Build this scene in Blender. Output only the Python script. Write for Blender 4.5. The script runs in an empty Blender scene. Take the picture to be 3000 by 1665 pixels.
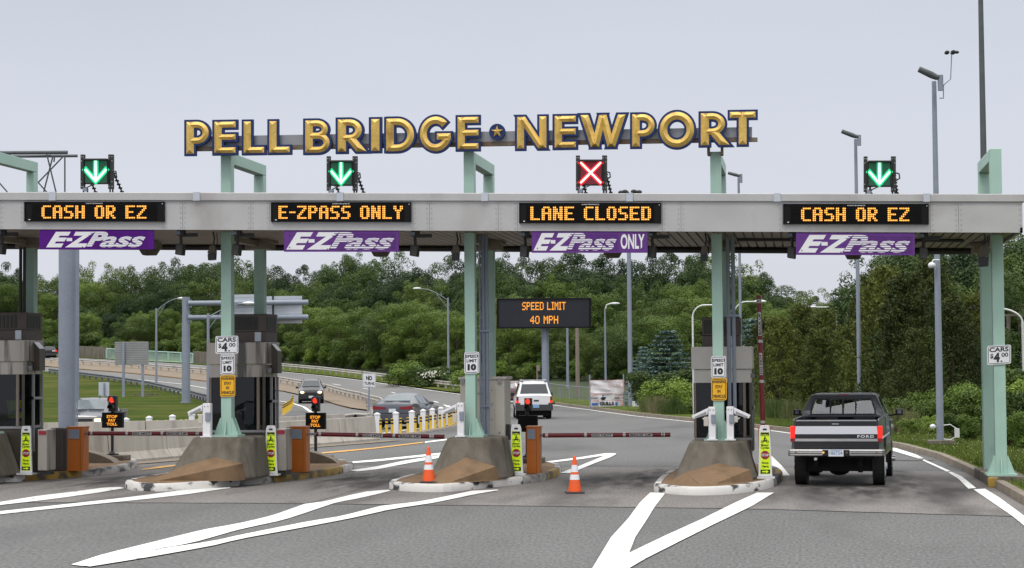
import bpy, math, random
from mathutils import Vector, Matrix, noise
R = math.radians
SC = bpy.context.scene
COL = SC.collection
rnd = random.Random(7)

# ------------------------------------------------------------------ camera
FPX, TH, PT, RO = 5680.0, R(8.5), math.atan(245 / 5680), 0.008
CAM = Vector((0, -42.06, 2.57))
FW = Vector((-math.sin(TH) * math.cos(PT), math.cos(TH) * math.cos(PT), math.sin(PT)))
R0 = Vector((math.cos(TH), math.sin(TH), 0)); U0 = R0.cross(FW)
RI = R0 * math.cos(RO) - U0 * math.sin(RO); UP = U0 * math.cos(RO) + R0 * math.sin(RO)
cam = bpy.data.cameras.new('camera'); co = bpy.data.objects.new('camera', cam); COL.objects.link(co)
m = Matrix((RI, UP, -FW)).transposed().to_4x4(); m.translation = CAM; co.matrix_world = m
cam.sensor_width = 36; cam.lens = FPX / 3000 * 36; cam.clip_start = 0.5; cam.clip_end = 3000
SC.camera = co

# ------------------------------------------------------------------ sky and sun
SC.view_settings.view_transform = 'Standard'; SC.view_settings.look = 'None'
SC.view_settings.gamma = 1; SC.view_settings.exposure = 0.0
SC.cycles.max_bounces = 6; SC.cycles.transparent_max_bounces = 16
SC.cycles.caustics_reflective = False; SC.cycles.caustics_refractive = False
SUN_EL, SUN_AZ = R(58), R(200)      # high behind the camera, a little to its right
W = bpy.data.worlds.new('World'); SC.world = W; W.use_nodes = True
nt = W.node_tree; bg = nt.nodes['Background']
sky = nt.nodes.new('ShaderNodeTexSky'); sky.sky_type = 'NISHITA'; sky.sun_disc = False
sky.sun_elevation = SUN_EL; sky.sun_rotation = SUN_AZ
tc = nt.nodes.new('ShaderNodeTexCoord'); sp = nt.nodes.new('ShaderNodeSeparateXYZ')
nt.links.new(tc.outputs['Generated'], sp.inputs[0])
ra = nt.nodes.new('ShaderNodeValToRGB'); nt.links.new(sp.outputs['Z'], ra.inputs[0])
cr = ra.color_ramp; cr.elements[0].position = 0; cr.elements[0].color = (.69, .70, .775, 1)
cr.elements[1].position = 1; cr.elements[1].color = (2.4, 2.4, 2.4, 1)
for p, c in ((.06, (.705, .725, .80, 1)), (.13, (.68, .71, .795, 1)), (.19, (.635, .67, .75, 1)), (.30, (.75, .78, .84, 1)), (.6, (1.7, 1.7, 1.72, 1))):
    e = cr.elements.new(p); e.color = c
nz = nt.nodes.new('ShaderNodeTexNoise'); nz.inputs['Scale'].default_value = 2.2; nz.inputs['Detail'].default_value = 4
mp = nt.nodes.new('ShaderNodeMapping'); mp.inputs['Scale'].default_value = (1, 1, 4)
nt.links.new(tc.outputs['Generated'], mp.inputs[0]); nt.links.new(mp.outputs[0], nz.inputs['Vector'])
mr = nt.nodes.new('ShaderNodeMapRange'); mr.inputs['From Min'].default_value = .3; mr.inputs['From Max'].default_value = .7
mr.inputs['To Min'].default_value = .965; mr.inputs['To Max'].default_value = 1.035
nt.links.new(nz.outputs['Fac'], mr.inputs['Value'])
vm = nt.nodes.new('ShaderNodeVectorMath'); vm.operation = 'SCALE'
nt.links.new(ra.outputs[0], vm.inputs[0]); nt.links.new(mr.outputs[0], vm.inputs['Scale'])
sk = nt.nodes.new('ShaderNodeVectorMath'); sk.operation = 'SCALE'; sk.inputs['Scale'].default_value = .1
nt.links.new(sky.outputs[0], sk.inputs[0])
mx = nt.nodes.new('ShaderNodeMix'); mx.data_type = 'RGBA'; mx.inputs['Factor'].default_value = .94
nt.links.new(sk.outputs[0], mx.inputs[6]); nt.links.new(vm.outputs[0], mx.inputs[7])
nt.links.new(mx.outputs[2], bg.inputs['Color']); bg.inputs['Strength'].default_value = 1.0
sl = bpy.data.lights.new('sun', 'SUN'); sl.energy = 1.1; sl.angle = R(14); sl.color = (1, .95, .88)
so = bpy.data.objects.new('sun', sl); COL.objects.link(so)
sd = Vector((math.sin(SUN_AZ) * math.cos(SUN_EL), math.cos(SUN_AZ) * math.cos(SUN_EL), math.sin(SUN_EL)))
so.rotation_euler = sd.to_track_quat('Z', 'Y').to_euler(); so.location = (0, -60, 60)

# ------------------------------------------------------------------ geometry helpers
def ray(px, py): return FW + RI * ((px - 1500) / FPX) - UP * ((py - 832.5) / FPX)
def P(px, py, Y):                       # photo point -> world point on the vertical plane y = Y
    d = ray(px, py); return CAM + d * ((Y - CAM.y) / d.y)
def G(px, py, z=0.0):                   # photo point -> world point at height z
    d = ray(px, py); return CAM + d * ((z - CAM.z) / d.z)
def PD(px, py, s):                      # photo point -> world point at forward distance s
    d = ray(px, py); return CAM + d * (s / d.dot(FW))
def gz(x, y):                           # terrain height: flat plaza, rising beyond it
    s = (y + 42.06) * math.cos(TH) - x * math.sin(TH)
    t = (s - 146) / 9.0
    return 0.0385 * 9.0 * (math.log1p(math.exp(t)) if t < 30 else t) - .85 * math.exp(-((x + 36) ** 2 + (y - 44) ** 2) / 110)
def GG(px, py, s0=60, s1=420):          # photo point -> terrain
    d = ray(px, py); s = s0; hit = None
    while s < s1:
        p = CAM + d * (s / d.dot(FW))
        if p.z <= gz(p.x, p.y): hit = p; break
        s += .5
    return hit or CAM + d * (s1 / d.dot(FW))
def on_ground(px, s):                   # terrain point under photo column px at distance s
    p = PD(px, 1077, s); p.z = gz(p.x, p.y); return p

class MB:
    def __init__(s): s.v = []; s.f = []; s.m = []
    def add(s, vs, fs, m=0):
        n = len(s.v); s.v += [tuple(v) for v in vs]
        for f in fs: s.f.append(tuple(i + n for i in f)); s.m.append(m)
        return s
    def box(s, x0, x1, y0, y1, z0, z1, m=0):
        x0, x1 = min(x0, x1), max(x0, x1); y0, y1 = min(y0, y1), max(y0, y1); z0, z1 = min(z0, z1), max(z0, z1)
        return s.add([(x0, y0, z0), (x1, y0, z0), (x1, y1, z0), (x0, y1, z0), (x0, y0, z1), (x1, y0, z1), (x1, y1, z1), (x0, y1, z1)],
                     [(0, 3, 2, 1), (4, 5, 6, 7), (0, 1, 5, 4), (1, 2, 6, 5), (2, 3, 7, 6), (3, 0, 4, 7)], m)
    def prism(s, pts, d, m=0):
        a = [Vector(p) for p in pts]; d = Vector(d); n = len(a)
        s.add(a + [p + d for p in a], [tuple(range(n)), tuple(range(2 * n - 1, n - 1, -1))] + [(i, n + i, n + (i + 1) % n, (i + 1) % n) for i in range(n)], m); return s
    def frust(s, a, b, m=0):            # two polygons of the same count
        n = len(a); return s.add(list(a) + list(b), [tuple(range(n))[::-1], tuple(range(n, 2 * n))] + [(i, (i + 1) % n, n + (i + 1) % n, n + i) for i in range(n)], m)
    def ring(s, o, i, d, m=0):          # a frame between two loops, thickness d
        d = Vector(d); n = len(o); a = [Vector(p) for p in o]; b = [Vector(p) for p in i]
        vs = a + b + [p + d for p in a] + [p + d for p in b]; f = []
        for k in range(n):
            j = (k + 1) % n
            f += [(k, j, n + j, n + k), (2 * n + k, 3 * n + k, 3 * n + j, 2 * n + j), (k, 2 * n + k, 2 * n + j, j), (n + k, n + j, 3 * n + j, 3 * n + k)]
        return s.add(vs, f, m)
    def tube(s, pts, r, n=8, m=0):
        pts = [Vector(p) for p in pts]; k = len(pts); rs = r if isinstance(r, (list, tuple)) else [r] * k
        vs = []; fs = []; ref = None
        for i, p in enumerate(pts):
            t = (pts[min(i + 1, k - 1)] - pts[max(i - 1, 0)]).normalized()
            if ref is None: ref = Vector((0, 0, 1)) if abs(t.z) < .9 else Vector((1, 0, 0))
            u = t.cross(ref).normalized(); w = u.cross(t).normalized(); ref = w
            for j in range(n):
                a = 2 * math.pi * j / n; vs.append(p + (u * math.cos(a) + w * math.sin(a)) * rs[i])
        for i in range(k - 1):
            for j in range(n):
                q = (j + 1) % n; fs.append((i * n + j, i * n + q, (i + 1) * n + q, (i + 1) * n + j))
        fs += [tuple(range(n)), tuple(range(k * n - 1, (k - 1) * n - 1, -1))]
        return s.add(vs, fs, m)
    def ball(s, c, rx, ry, rz, n=10, k=7, m=0, z0=-1):
        vs = []; fs = []
        for i in range(k + 1):
            a = math.asin(z0) + (math.pi / 2 - math.asin(z0)) * i / k
            for j in range(n):
                b = 2 * math.pi * j / n; vs.append((c[0] + rx * math.cos(a) * math.cos(b), c[1] + ry * math.cos(a) * math.sin(b), c[2] + rz * math.sin(a)))
        for i in range(k):
            for j in range(n):
                q = (j + 1) % n; fs.append((i * n + j, i * n + q, (i + 1) * n + q, (i + 1) * n + j))
        return s.add(vs, fs, m)
    def build(s, name, mats, parent=None, o=None, smooth=False, bevel=0, loc=None):
        """o: the world origin the vertices are measured from (they are given in world space)"""
        me = bpy.data.meshes.new(name); vs = s.v
        if o is not None: vs = [(v[0] - o[0], v[1] - o[1], v[2] - o[2]) for v in vs]
        me.from_pydata(vs, [], s.f)
        if not isinstance(mats, (list, tuple)): mats = [mats]
        for x in mats: me.materials.append(x)
        me.polygons.foreach_set('material_index', s.m)
        me.update(); me.validate()
        ob = bpy.data.objects.new(name, me); COL.objects.link(ob)
        if parent is not None: ob.parent = parent
        if loc is not None: ob.location = loc
        elif o is not None and parent is None: ob.location = o
        if smooth:
            me.polygons.foreach_set('use_smooth', [True] * len(me.polygons))
            try: me.set_sharp_from_angle(angle=R(38))
            except Exception: pass
        if bevel:
            b = ob.modifiers.new('bevel', 'BEVEL'); b.width = bevel; b.segments = 2; b.limit_method = 'ANGLE'; b.angle_limit = R(30)
            b.harden_normals = False
        return ob

def tag(o, label=None, cat=None, group=None, kind=None):
    if label: o['label'] = label
    if cat: o['category'] = cat
    if group: o['group'] = group
    if kind: o['kind'] = kind
    return o
def thing(name, label, cat, loc, rz=0, group=None):
    o = bpy.data.objects.new(name, None); COL.objects.link(o); o.empty_display_size = .3
    o.location = loc; o.rotation_euler = (0, 0, rz); return tag(o, label, cat, group)
def dup(root, loc, rz=0, label=None, group=None, scale=None):
    def cp(o, par):
        c = o.copy(); COL.objects.link(c); c.parent = par
        for ch in list(KIDS.get(o, [])): cp(ch, c)
        return c
    c = cp(root, None); c.location = loc; c.rotation_euler = (0, 0, rz)
    if scale: c.scale = scale if isinstance(scale, (tuple, list)) else (scale,) * 3
    if label: c['label'] = label
    if group: c['group'] = group
    return c
KIDS = {}
def freeze(root):                       # remember a thing's children before copying it
    for o in COL.objects:
        if o.parent is not None: KIDS.setdefault(o.parent, [])
    for k in list(KIDS): KIDS[k] = [o for o in COL.objects if o.parent == k]
    return root

# ------------------------------------------------------------------ materials
def mat(name, c, rough=.7, metal=0, var=.12, vs=3.0, fine=0, fs=60, bump=0, bs=40, emit=None, es=1, spec=None, stain=None, sts=.6, stp=(.5, .7), stretch=(1, 1, 1), coat=0):
    m = bpy.data.materials.new(name); m.use_nodes = True; n = m.node_tree.nodes; L = m.node_tree.links
    b = n['Principled BSDF']; b.inputs['Roughness'].default_value = rough; b.inputs['Metallic'].default_value = metal
    if spec is not None: b.inputs['Specular IOR Level'].default_value = spec
    if coat: b.inputs['Coat Weight'].default_value = coat; b.inputs['Coat Roughness'].default_value = .06
    t = n.new('ShaderNodeTexCoord'); mpn = n.new('ShaderNodeMapping'); mpn.inputs['Scale'].default_value = stretch
    L.new(t.outputs['Object'], mpn.inputs[0])
    def nz(scale, det=5):
        a = n.new('ShaderNodeTexNoise'); a.inputs['Scale'].default_value = scale; a.inputs['Detail'].default_value = det
        L.new(mpn.outputs[0], a.inputs['Vector']); return a.outputs['Fac']
    base = n.new('ShaderNodeRGB'); base.outputs[0].default_value = (*c, 1); cur = base.outputs[0]
    def mul(cur, fac, amt):
        r = n.new('ShaderNodeMapRange'); r.inputs['From Min'].default_value = .25; r.inputs['From Max'].default_value = .75
        r.inputs['To Min'].default_value = 1 - amt; r.inputs['To Max'].default_value = 1 + amt; L.new(fac, r.inputs['Value'])
        v = n.new('ShaderNodeVectorMath'); v.operation = 'SCALE'; L.new(cur, v.inputs[0]); L.new(r.outputs[0], v.inputs['Scale']); return v.outputs[0]
    if var: cur = mul(cur, nz(vs), var)
    if fine: cur = mul(cur, nz(fs, 2), fine)
    if stain is not None:
        r = n.new('ShaderNodeMapRange'); r.inputs['From Min'].default_value = stp[0]; r.inputs['From Max'].default_value = stp[1]
        L.new(nz(sts, 8), r.inputs['Value']); x = n.new('ShaderNodeMix'); x.data_type = 'RGBA'
        L.new(r.outputs[0], x.inputs['Factor']); L.new(cur, x.inputs[6]); x.inputs[7].default_value = (*stain, 1); cur = x.outputs[2]
    L.new(cur, b.inputs['Base Color'])
    if bump:
        bp = n.new('ShaderNodeBump'); bp.inputs['Strength'].default_value = bump; bp.inputs['Distance'].default_value = .02
        L.new(nz(bs), bp.inputs['Height']); L.new(bp.outputs[0], b.inputs['Normal'])
    if emit is not None:
        b.inputs['Emission Color'].default_value = (*emit, 1); b.inputs['Emission Strength'].default_value = es
    return m
def glass(name, tint, alpha):
    m = bpy.data.materials.new(name); m.use_nodes = True; n = m.node_tree.nodes; L = m.node_tree.links
    n.remove(n['Principled BSDF']); o = n['Material Output']
    tr = n.new('ShaderNodeBsdfTransparent'); tr.inputs[0].default_value = (*tint, 1)
    gl = n.new('ShaderNodeBsdfGlossy'); gl.inputs['Roughness'].default_value = .03; gl.inputs[0].default_value = (.9, .92, .95, 1)
    x = n.new('ShaderNodeMixShader'); x.inputs[0].default_value = alpha
    L.new(tr.outputs[0], x.inputs[1]); L.new(gl.outputs[0], x.inputs[2]); L.new(x.outputs[0], o.inputs[0]); return m
def leafmat(name, c1, c2, c3, trans=.12):
    m = bpy.data.materials.new(name); m.use_nodes = True; n = m.node_tree.nodes; L = m.node_tree.links
    b = n['Principled BSDF']; b.inputs['Roughness'].default_value = .6; b.inputs['Specular IOR Level'].default_value = .25
    ge = n.new('ShaderNodeNewGeometry'); oi = n.new('ShaderNodeObjectInfo')
    t = n.new('ShaderNodeTexCoord'); nz = n.new('ShaderNodeTexNoise'); nz.inputs['Scale'].default_value = .55; nz.inputs['Detail'].default_value = 3
    L.new(t.outputs['Object'], nz.inputs['Vector'])
    a = n.new('ShaderNodeMath'); a.operation = 'MULTIPLY_ADD'; L.new(ge.outputs['Random Per Island'], a.inputs[0]); a.inputs[1].default_value = .45; L.new(oi.outputs['Random'], a.inputs[2])
    a2 = n.new('ShaderNodeMath'); a2.operation = 'MULTIPLY_ADD'; L.new(nz.outputs['Fac'], a2.inputs[0]); a2.inputs[1].default_value = 1.6; L.new(a.outputs[0], a2.inputs[2])
    a3 = n.new('ShaderNodeMath'); a3.operation = 'MULTIPLY_ADD'; L.new(a2.outputs[0], a3.inputs[0]); a3.inputs[1].default_value = .50; a3.inputs[2].default_value = -.22
    r = n.new('ShaderNodeValToRGB'); L.new(a3.outputs[0], r.inputs[0]); e = r.color_ramp
    e.elements[0].position = .1; e.elements[0].color = (*c1, 1); e.elements[1].position = .9; e.elements[1].color = (*c3, 1)
    k = e.elements.new(.5); k.color = (*c2, 1)
    L.new(r.outputs[0], b.inputs['Base Color'])
    tl = n.new('ShaderNodeBsdfTranslucent'); L.new(r.outputs[0], tl.inputs[0])
    x = n.new('ShaderNodeMixShader'); x.inputs[0].default_value = trans
    L.new(b.outputs[0], x.inputs[1]); L.new(tl.outputs[0], x.inputs[2]); L.new(x.outputs[0], n['Material Output'].inputs[0]); return m

M = {}
M['asphalt'] = mat('asphalt', (.142, .141, .139), .95, 0, .12, .35, .36, 22, .5, 55, stain=(.078, .077, .076), sts=.30, stp=(.50, .80), stretch=(1, .30, 1), spec=.2)
M['asphalt_far'] = mat('asphalt_far', (.165, .163, .158), .95, 0, .12, .12, .15, 12, spec=.2, stretch=(1, .3, 1))
M['slab'] = mat('slab', (.20, .187, .176), .92, 0, .14, .5, .26, 20, .3, 50, stain=(.055, .050, .050), sts=.42, stp=(.48, .70), stretch=(1.2, .30, 1), spec=.2)
M['line'] = mat('road_paint', (.76, .76, .73), .8, 0, .06, 3, .08, 60, stain=(.26, .25, .24), sts=4.2, stp=(.60, .72), spec=.2)
M['yline'] = mat('yellow_paint', (.62, .33, .07), .8, 0, .1, 3)
M['grass'] = mat('grass', (.042, .066, .009), 1, 0, .3, .35, .5, 3.2, 1, 30, stain=(.10, .095, .026), sts=.18, stp=(.46, .72), spec=.05, stretch=(.6, 1.6, 1))
M['lawn'] = mat('lawn_grass', (.075, .10, .018), 1, 0, .3, .8, .35, 9, 1, 30, stain=(.13, .12, .045), sts=.4, stp=(.5, .8), spec=.05)
M['dirt'] = mat('dirt', (.20, .155, .11), .95, 0, .2, 1.2, .2, 15)
M['forest_floor'] = mat('forest_floor', (.03, .045, .012), .95, 0, .3, .3)
M['conc'] = mat('concrete', (.165, .148, .122), .9, 0, .18, 2.0, .16, 45, .5, 40, stain=(.085, .074, .058), sts=1.3, stp=(.46, .72), stretch=(2, 2, .6), spec=.2)
M['conc_brown'] = mat('brown_concrete', (.225, .148, .088), .92, 0, .16, 2.2, .18, 45, .5, 50, stain=(.10, .066, .040), sts=1.4, stp=(.52, .78), spec=.2)
M['conc_light'] = mat('pale_concrete', (.42, .39, .34), .85, 0, .12, 1.5, .08, 40, .3, 30, stain=(.24, .215, .18), sts=1.1, stp=(.5, .8), stretch=(2.5, 2.5, .35))
M['kerb'] = mat('kerb_concrete', (.21, .175, .135), .9, 0, .2, 2, .2, 30, .4, 30)
M['kerb_white'] = mat('scuffed_white_paint', (.66, .64, .61), .7, 0, .05, 3, 0, 1, .2, 30, stain=(.05, .05, .055), sts=1.7, stp=(.54, .60), stretch=(1, 1, 2.2))
M['kerb_grey'] = mat('scuffed_grey_kerb', (.40, .38, .36), .8, 0, .2, 3, stain=(.06, .06, .06), sts=1.4, stp=(.46, .6), stretch=(1, 1, 2))
M['kerb_yellow'] = mat('worn_yellow_paint', (.34, .22, .04), .8, 0, .3, 3, stain=(.08, .065, .05), sts=2, stp=(.48, .62))
M['fascia'] = mat('fascia_metal', (.45, .443, .44), .42, .2, .09, .9, .03, 30, .5, 1.6, stain=(.27, .25, .235), sts=.9, stp=(.5, .8), stretch=(1, 1, .5))
M['soffit'] = mat('soffit_metal', (.21, .17, .135), .6, .1, .1, 2)
M['dark'] = mat('dark_metal', (.035, .034, .033), .55, .3, .2, 5)
M['black'] = mat('black_plastic', (.012, .012, .013), .45)
M['green'] = mat('mint_paint', (.355, .525, .45), .55, 0, .08, 1.2, .03, 40, stain=(.22, .34, .28), sts=1.3, stp=(.58, .9))
M['galv'] = mat('galvanised_steel', (.235, .265, .325), .6, .15, .10, 1.5, .12, 30)
M['rail'] = mat('weathered_rail', (.42, .40, .37), .6, .3, .15, 1.0, stain=(.20, .15, .11), sts=.8, stp=(.55, .75))
M['rail_dark'] = mat('dark_rail', (.12, .13, .15), .6, .3, .2, 1.5)
M['wood'] = mat('weathered_wood', (.22, .18, .15), .9, 0, .2, 2, stretch=(3, 3, .4))
M['gold'] = mat('gold_leaf', (.74, .50, .13), .42, .35, .14, 2.2, .10, 26, .45, 9, stain=(.36, .20, .05), sts=3.2, stp=(.56, .78))
M['navy'] = mat('navy_paint', (.018, .034, .12), .6, 0, .08, 3, spec=.2)
M['grey_paint'] = mat('grey_paint', (.27, .28, .30), .5, .2, .08, 1.2)
M['dark_steel'] = mat('dark_steel', (.085, .095, .10), .6, .2, .15, 3)
M['rust'] = mat('rusty_tube', (.16, .10, .06), .8, .2, .3, 5, stain=(.20, .17, .13), sts=3, stp=(.5, .65))
M['purple'] = mat('purple_board', (.085, .012, .19), .7, 0, .06, 2, spec=.1)
M['purple_faded'] = mat('faded_purple_board', (.125, .045, .22), .75, 0, .1, 2, spec=.1)
M['white'] = mat('white_vinyl', (.74, .74, .76), .5, 0, .04, 3)
M['signwhite'] = mat('sign_white', (.74, .75, .78), .45, 0, .03, 3)
M['signyellow'] = mat('sign_yellow', (.80, .42, .01), .45, 0, .04, 3)
M['ink'] = mat('black_ink', (.012, .012, .012), .5, 0, 0)
M['booth'] = mat('booth_steel', (.42, .38, .34), .32, .55, .12, 1.5, stain=(.09, .085, .08), sts=2.6, stp=(.5, .62), stretch=(1.6, 1.6, .12))
M['booth_plain'] = mat('booth_panel', (.56, .53, .49), .5, .2, .06, 2, stain=(.40, .37, .34), sts=6, stp=(.62, .8))
M['booth_dark'] = mat('booth_bronze', (.085, .075, .062), .4, .5, .15, 2)
M['booth_glass'] = glass('booth_window_glass', (.50, .52, .53), .035)
M['interior_grey'] = mat('booth_interior_grey', (.10, .10, .11), .7)
M['vest'] = mat('lime_vest', (.45, .62, .03), .7)
M['shirt'] = mat('blue_shirt', (.03, .05, .14), .8)
M['skin'] = mat('skin', (.42, .25, .17), .6)
M['pale'] = mat('pale_reflection', (.45, .45, .46), .4)
M['hvac'] = mat('brown_unit', (.085, .068, .062), .65, .1, .1, 3)
M['cabinet'] = mat('cabinet_putty', (.50, .47, .41), .55, 0, .05, 2)
M['orange'] = mat('orange_cabinet', (.48, .13, .012), .4, 0, .06, 3)
M['red'] = mat('dark_red_arm', (.17, .010, .016), .35, 0, .15, 4)
M['silver_tape'] = mat('silver_band', (.5, .49, .48), .4, .3, .1, 5)
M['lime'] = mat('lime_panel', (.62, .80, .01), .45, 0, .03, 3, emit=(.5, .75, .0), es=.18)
M['stopred'] = mat('stop_red', (.30, .015, .03), .5)
M['cone'] = mat('orange_cone', (.80, .10, .012), .5, 0, .08, 6, stain=(.25, .05, .02), sts=5, stp=(.66, .75))
M['yellow'] = mat('yellow_post', (.78, .50, .03), .5, 0, .08, 4)
M['led'] = mat('amber_led', (.4, .15, .02), .5, 0, 0, emit=(1, .36, .025), es=1.05)
M['led2'] = mat('amber_led_core', (.8, .5, .1), .5, 0, 0, emit=(1, .58, .13), es=1.15)
M['ledoff'] = mat('louvre', (.014, .013, .012), .8, spec=.1)
M['ledframe'] = mat('display_frame', (.008, .008, .009), .6, spec=.15)
M['g_core'] = mat('green_core', (.5, .9, .7), .5, 0, 0, emit=(.62, 1, .84), es=1.25)
M['g_halo'] = mat('green_halo', (.0, .4, .15), .5, 0, 0, emit=(.0, .62, .20), es=.85)
M['r_core'] = mat('red_core', (.9, .5, .4), .5, 0, 0, emit=(1, .74, .62), es=1.25)
M['r_halo'] = mat('red_halo', (.5, 0, .02), .5, 0, 0, emit=(.85, .0, .02), es=.9)
M['g_panel'] = mat('green_lit_panel', (.01, .03, .02), .4, 0, .3, 6, emit=(.0, .05, .022), es=1)
M['r_panel'] = mat('red_lit_panel', (.03, .01, .01), .4, 0, .3, 6, emit=(.13, .0, .008), es=1)
M['r_lens'] = mat('signal_red', (.6, .02, .01), .3, 0, 0, emit=(1, .05, .025), es=1.3)
M['lensdark'] = mat('signal_dark_lens', (.02, .012, .01), .3)
M['tail'] = mat('tail_lamp', (.5, .01, .01), .25, 0, 0, emit=(1, .025, .012), es=.9)
M['tail_off'] = mat('tail_lamp_unlit', (.22, .012, .02), .2)
M['head'] = mat('headlamp', (.9, .8, .6), .2, 0, 0, emit=(1, .72, .38), es=2.6)
M['amber'] = mat('amber_lamp', (.7, .35, .05), .3, 0, 0, emit=(1, .5, .08), es=.7)
M['chrome'] = mat('chrome', (.62, .61, .60), .18, .95, .1, 4)
M['tyre'] = mat('tyre_rubber', (.014, .014, .014), .85)
M['under'] = mat('underbody', (.008, .008, .008), .9)
M['p_dark'] = mat('charcoal_paint', (.075, .082, .095), .3, .3, .04, 3, coat=.6)
M['p_black'] = mat('black_paint', (.012, .012, .016), .25, .2, .04, 3, coat=.7)
M['p_white'] = mat('white_car_paint', (.74, .74, .76), .3, 0, .02, 3, coat=.5)
M['p_grey'] = mat('grey_car_paint', (.16, .17, .19), .28, .5, .03, 3, coat=.7)
M['p_slate'] = mat('slate_car_paint', (.10, .105, .125), .28, .5, .03, 3, coat=.7)
M['p_red'] = mat('maroon_car_paint', (.15, .075, .09), .3, .3, .03, 3, coat=.5)
M['silver'] = mat('silver_trim', (.62, .63, .68), .45, .0, .04, 2)
M['cladding'] = mat('grey_cladding', (.045, .045, .048), .7)
M['car_glass'] = mat('car_glass', (.03, .035, .04), .05, 0, .1, 2, spec=.7)
M['car_glass_pale'] = mat('car_glass_pale', (.13, .155, .165), .08, 0, .25, 2.5, spec=.7)
M['seat'] = mat('seat_cloth', (.13, .115, .125), .9)
M['clear'] = glass('window_glass', (.74, .77, .79), .14)
M['plate'] = mat('number_plate', (.62, .66, .70), .5)
M['plate_blue'] = mat('blue_number_plate', (.20, .38, .62), .5)
M['blueink'] = mat('blue_ink', (.05, .13, .35), .5)
M['redink'] = mat('red_ink', (.55, .10, .06), .5)
M['fadedred'] = mat('faded_red_print', (.62, .33, .30), .6)
M['greyink'] = mat('grey_ink', (.30, .28, .29), .5)
M['banner'] = mat('banner_cloth', (.72, .71, .75), .8, 0, .08, 1.5, 0, 1, .6, 2)
M['alu'] = mat('sign_back_aluminium', (.50, .53, .58), .45, .4, .08, 1)
M['alu_dark'] = mat('dull_sign_back', (.30, .30, .31), .6, .3, .12, 2)
M['lampwhite'] = mat('lamp_housing', (.62, .63, .64), .4, .1)
M['leaf_a'] = leafmat('leaf_mid_green', (.016, .034, .006), (.056, .092, .016), (.125, .175, .034))
M['leaf_b'] = leafmat('leaf_dark_green', (.010, .024, .007), (.032, .060, .015), (.075, .12, .030))
M['leaf_c'] = leafmat('leaf_bright_green', (.026, .050, .008), (.085, .135, .020), (.165, .23, .042))
M['leaf_cedar'] = leafmat('leaf_cedar', (.014, .026, .005), (.052, .072, .013), (.145, .165, .030), .1)
M['leaf_spruce'] = leafmat('leaf_blue_spruce', (.045, .085, .075), (.12, .19, .17), (.24, .34, .31), .05)
M['leaf_shrub'] = leafmat('leaf_shrub', (.035, .070, .010), (.12, .19, .026), (.24, .33, .055))
M['blossom'] = mat('white_blossom', (.6, .6, .5), .8)
M['bark'] = mat('bark', (.10, .075, .058), .95, 0, .3, 3, stretch=(3, 3, .5))
M['blade'] = leafmat('grass_blade', (.05, .080, .010), (.11, .15, .026), (.23, .23, .06), .2)
M['straw'] = leafmat('tall_grass_blade', (.03, .06, .012), (.085, .125, .035), (.26, .22, .13), .2)

# ------------------------------------------------------------------ text
_tc = {}
def glyphs(s, off=0.0, space=1.0):
    k = (s, off, space)
    if k not in _tc:
        c = bpy.data.curves.new('t', 'FONT'); c.body = s; c.size = 1; c.offset = off; c.space_character = space; c.resolution_u = 4; c.fill_mode = 'FRONT'
        o = bpy.data.objects.new('t', c); me = bpy.data.meshes.new_from_object(o)
        v = [(p.co.x, p.co.y) for p in me.vertices]; f = [tuple(p.vertices) for p in me.polygons]
        xs = [a for a, b in v]; ys = [b for a, b in v]
        _tc[k] = (v, f, min(xs), max(xs), min(ys), max(ys))
        bpy.data.objects.remove(o); bpy.data.curves.remove(c); bpy.data.meshes.remove(me)
    return _tc[k]
class Frame:                            # a sign face: u to the right, v up, d towards the viewer
    def __init__(s, bl, br, tl): s.o = Vector(bl); s.u = Vector(br) - s.o; s.w = Vector(tl) - s.o; s.n = s.u.cross(s.w).normalized(); s.W = s.u.length; s.H = s.w.length
    def p(s, u, v, d=0): return s.o + s.u * u + s.w * v + s.n * d
    def slab(s, mb, u0, v0, u1, v1, d0, d1, m=0):
        return mb.prism([s.p(u0, v0, d1), s.p(u1, v0, d1), s.p(u1, v1, d1), s.p(u0, v1, d1)], s.n * (d0 - d1), m)
    def rslab(s, mb, u0, v0, u1, v1, d0, d1, r, m=0):      # rounded corners, r in metres
        a = []
        for cu, cv, st in ((u1, v1, 0), (u0, v1, 90), (u0, v0, 180), (u1, v0, 270)):
            ku = cu - (r / s.W if cu == u1 else -r / s.W); kv = cv - (r / s.H if cv == v1 else -r / s.H)
            for q in range(4):
                t = R(st + q * 30); a.append(s.p(ku + math.cos(t) * r / s.W, kv + math.sin(t) * r / s.H, d1))
        return mb.prism(a, s.n * (d0 - d1), m)
    def text(s, mb, t, u0, v0, u1, v1, d, m=0, off=.02, shear=0, space=1.0):
        v, f, x0, x1, y0, y1 = glyphs(t, off, space); h = y1 - y0; e = shear * h; pts = []
        for a, b in v:
            a = a - x0 + shear * (b - y0); pts.append(s.p(u0 + (u1 - u0) * a / (x1 - x0 + e), v0 + (v1 - v0) * (b - y0) / h, d))
        return mb.add(pts, f, m)
def fpx(x0, y0, x1, y1, Y, dy=0):       # frame from a photo rectangle; dy = fall of its right end
    return Frame(P(x0, y1, Y), P(x1, y1 + dy, Y), P(x0, y0, Y))
def fw(c, w, h, rz=0):                  # frame centred at c (bottom middle), facing -y turned by rz
    u = Vector((math.cos(rz), math.sin(rz), 0)) * w; c = Vector(c); return Frame(c - u / 2, c + u / 2, c - u / 2 + Vector((0, 0, h)))
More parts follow.
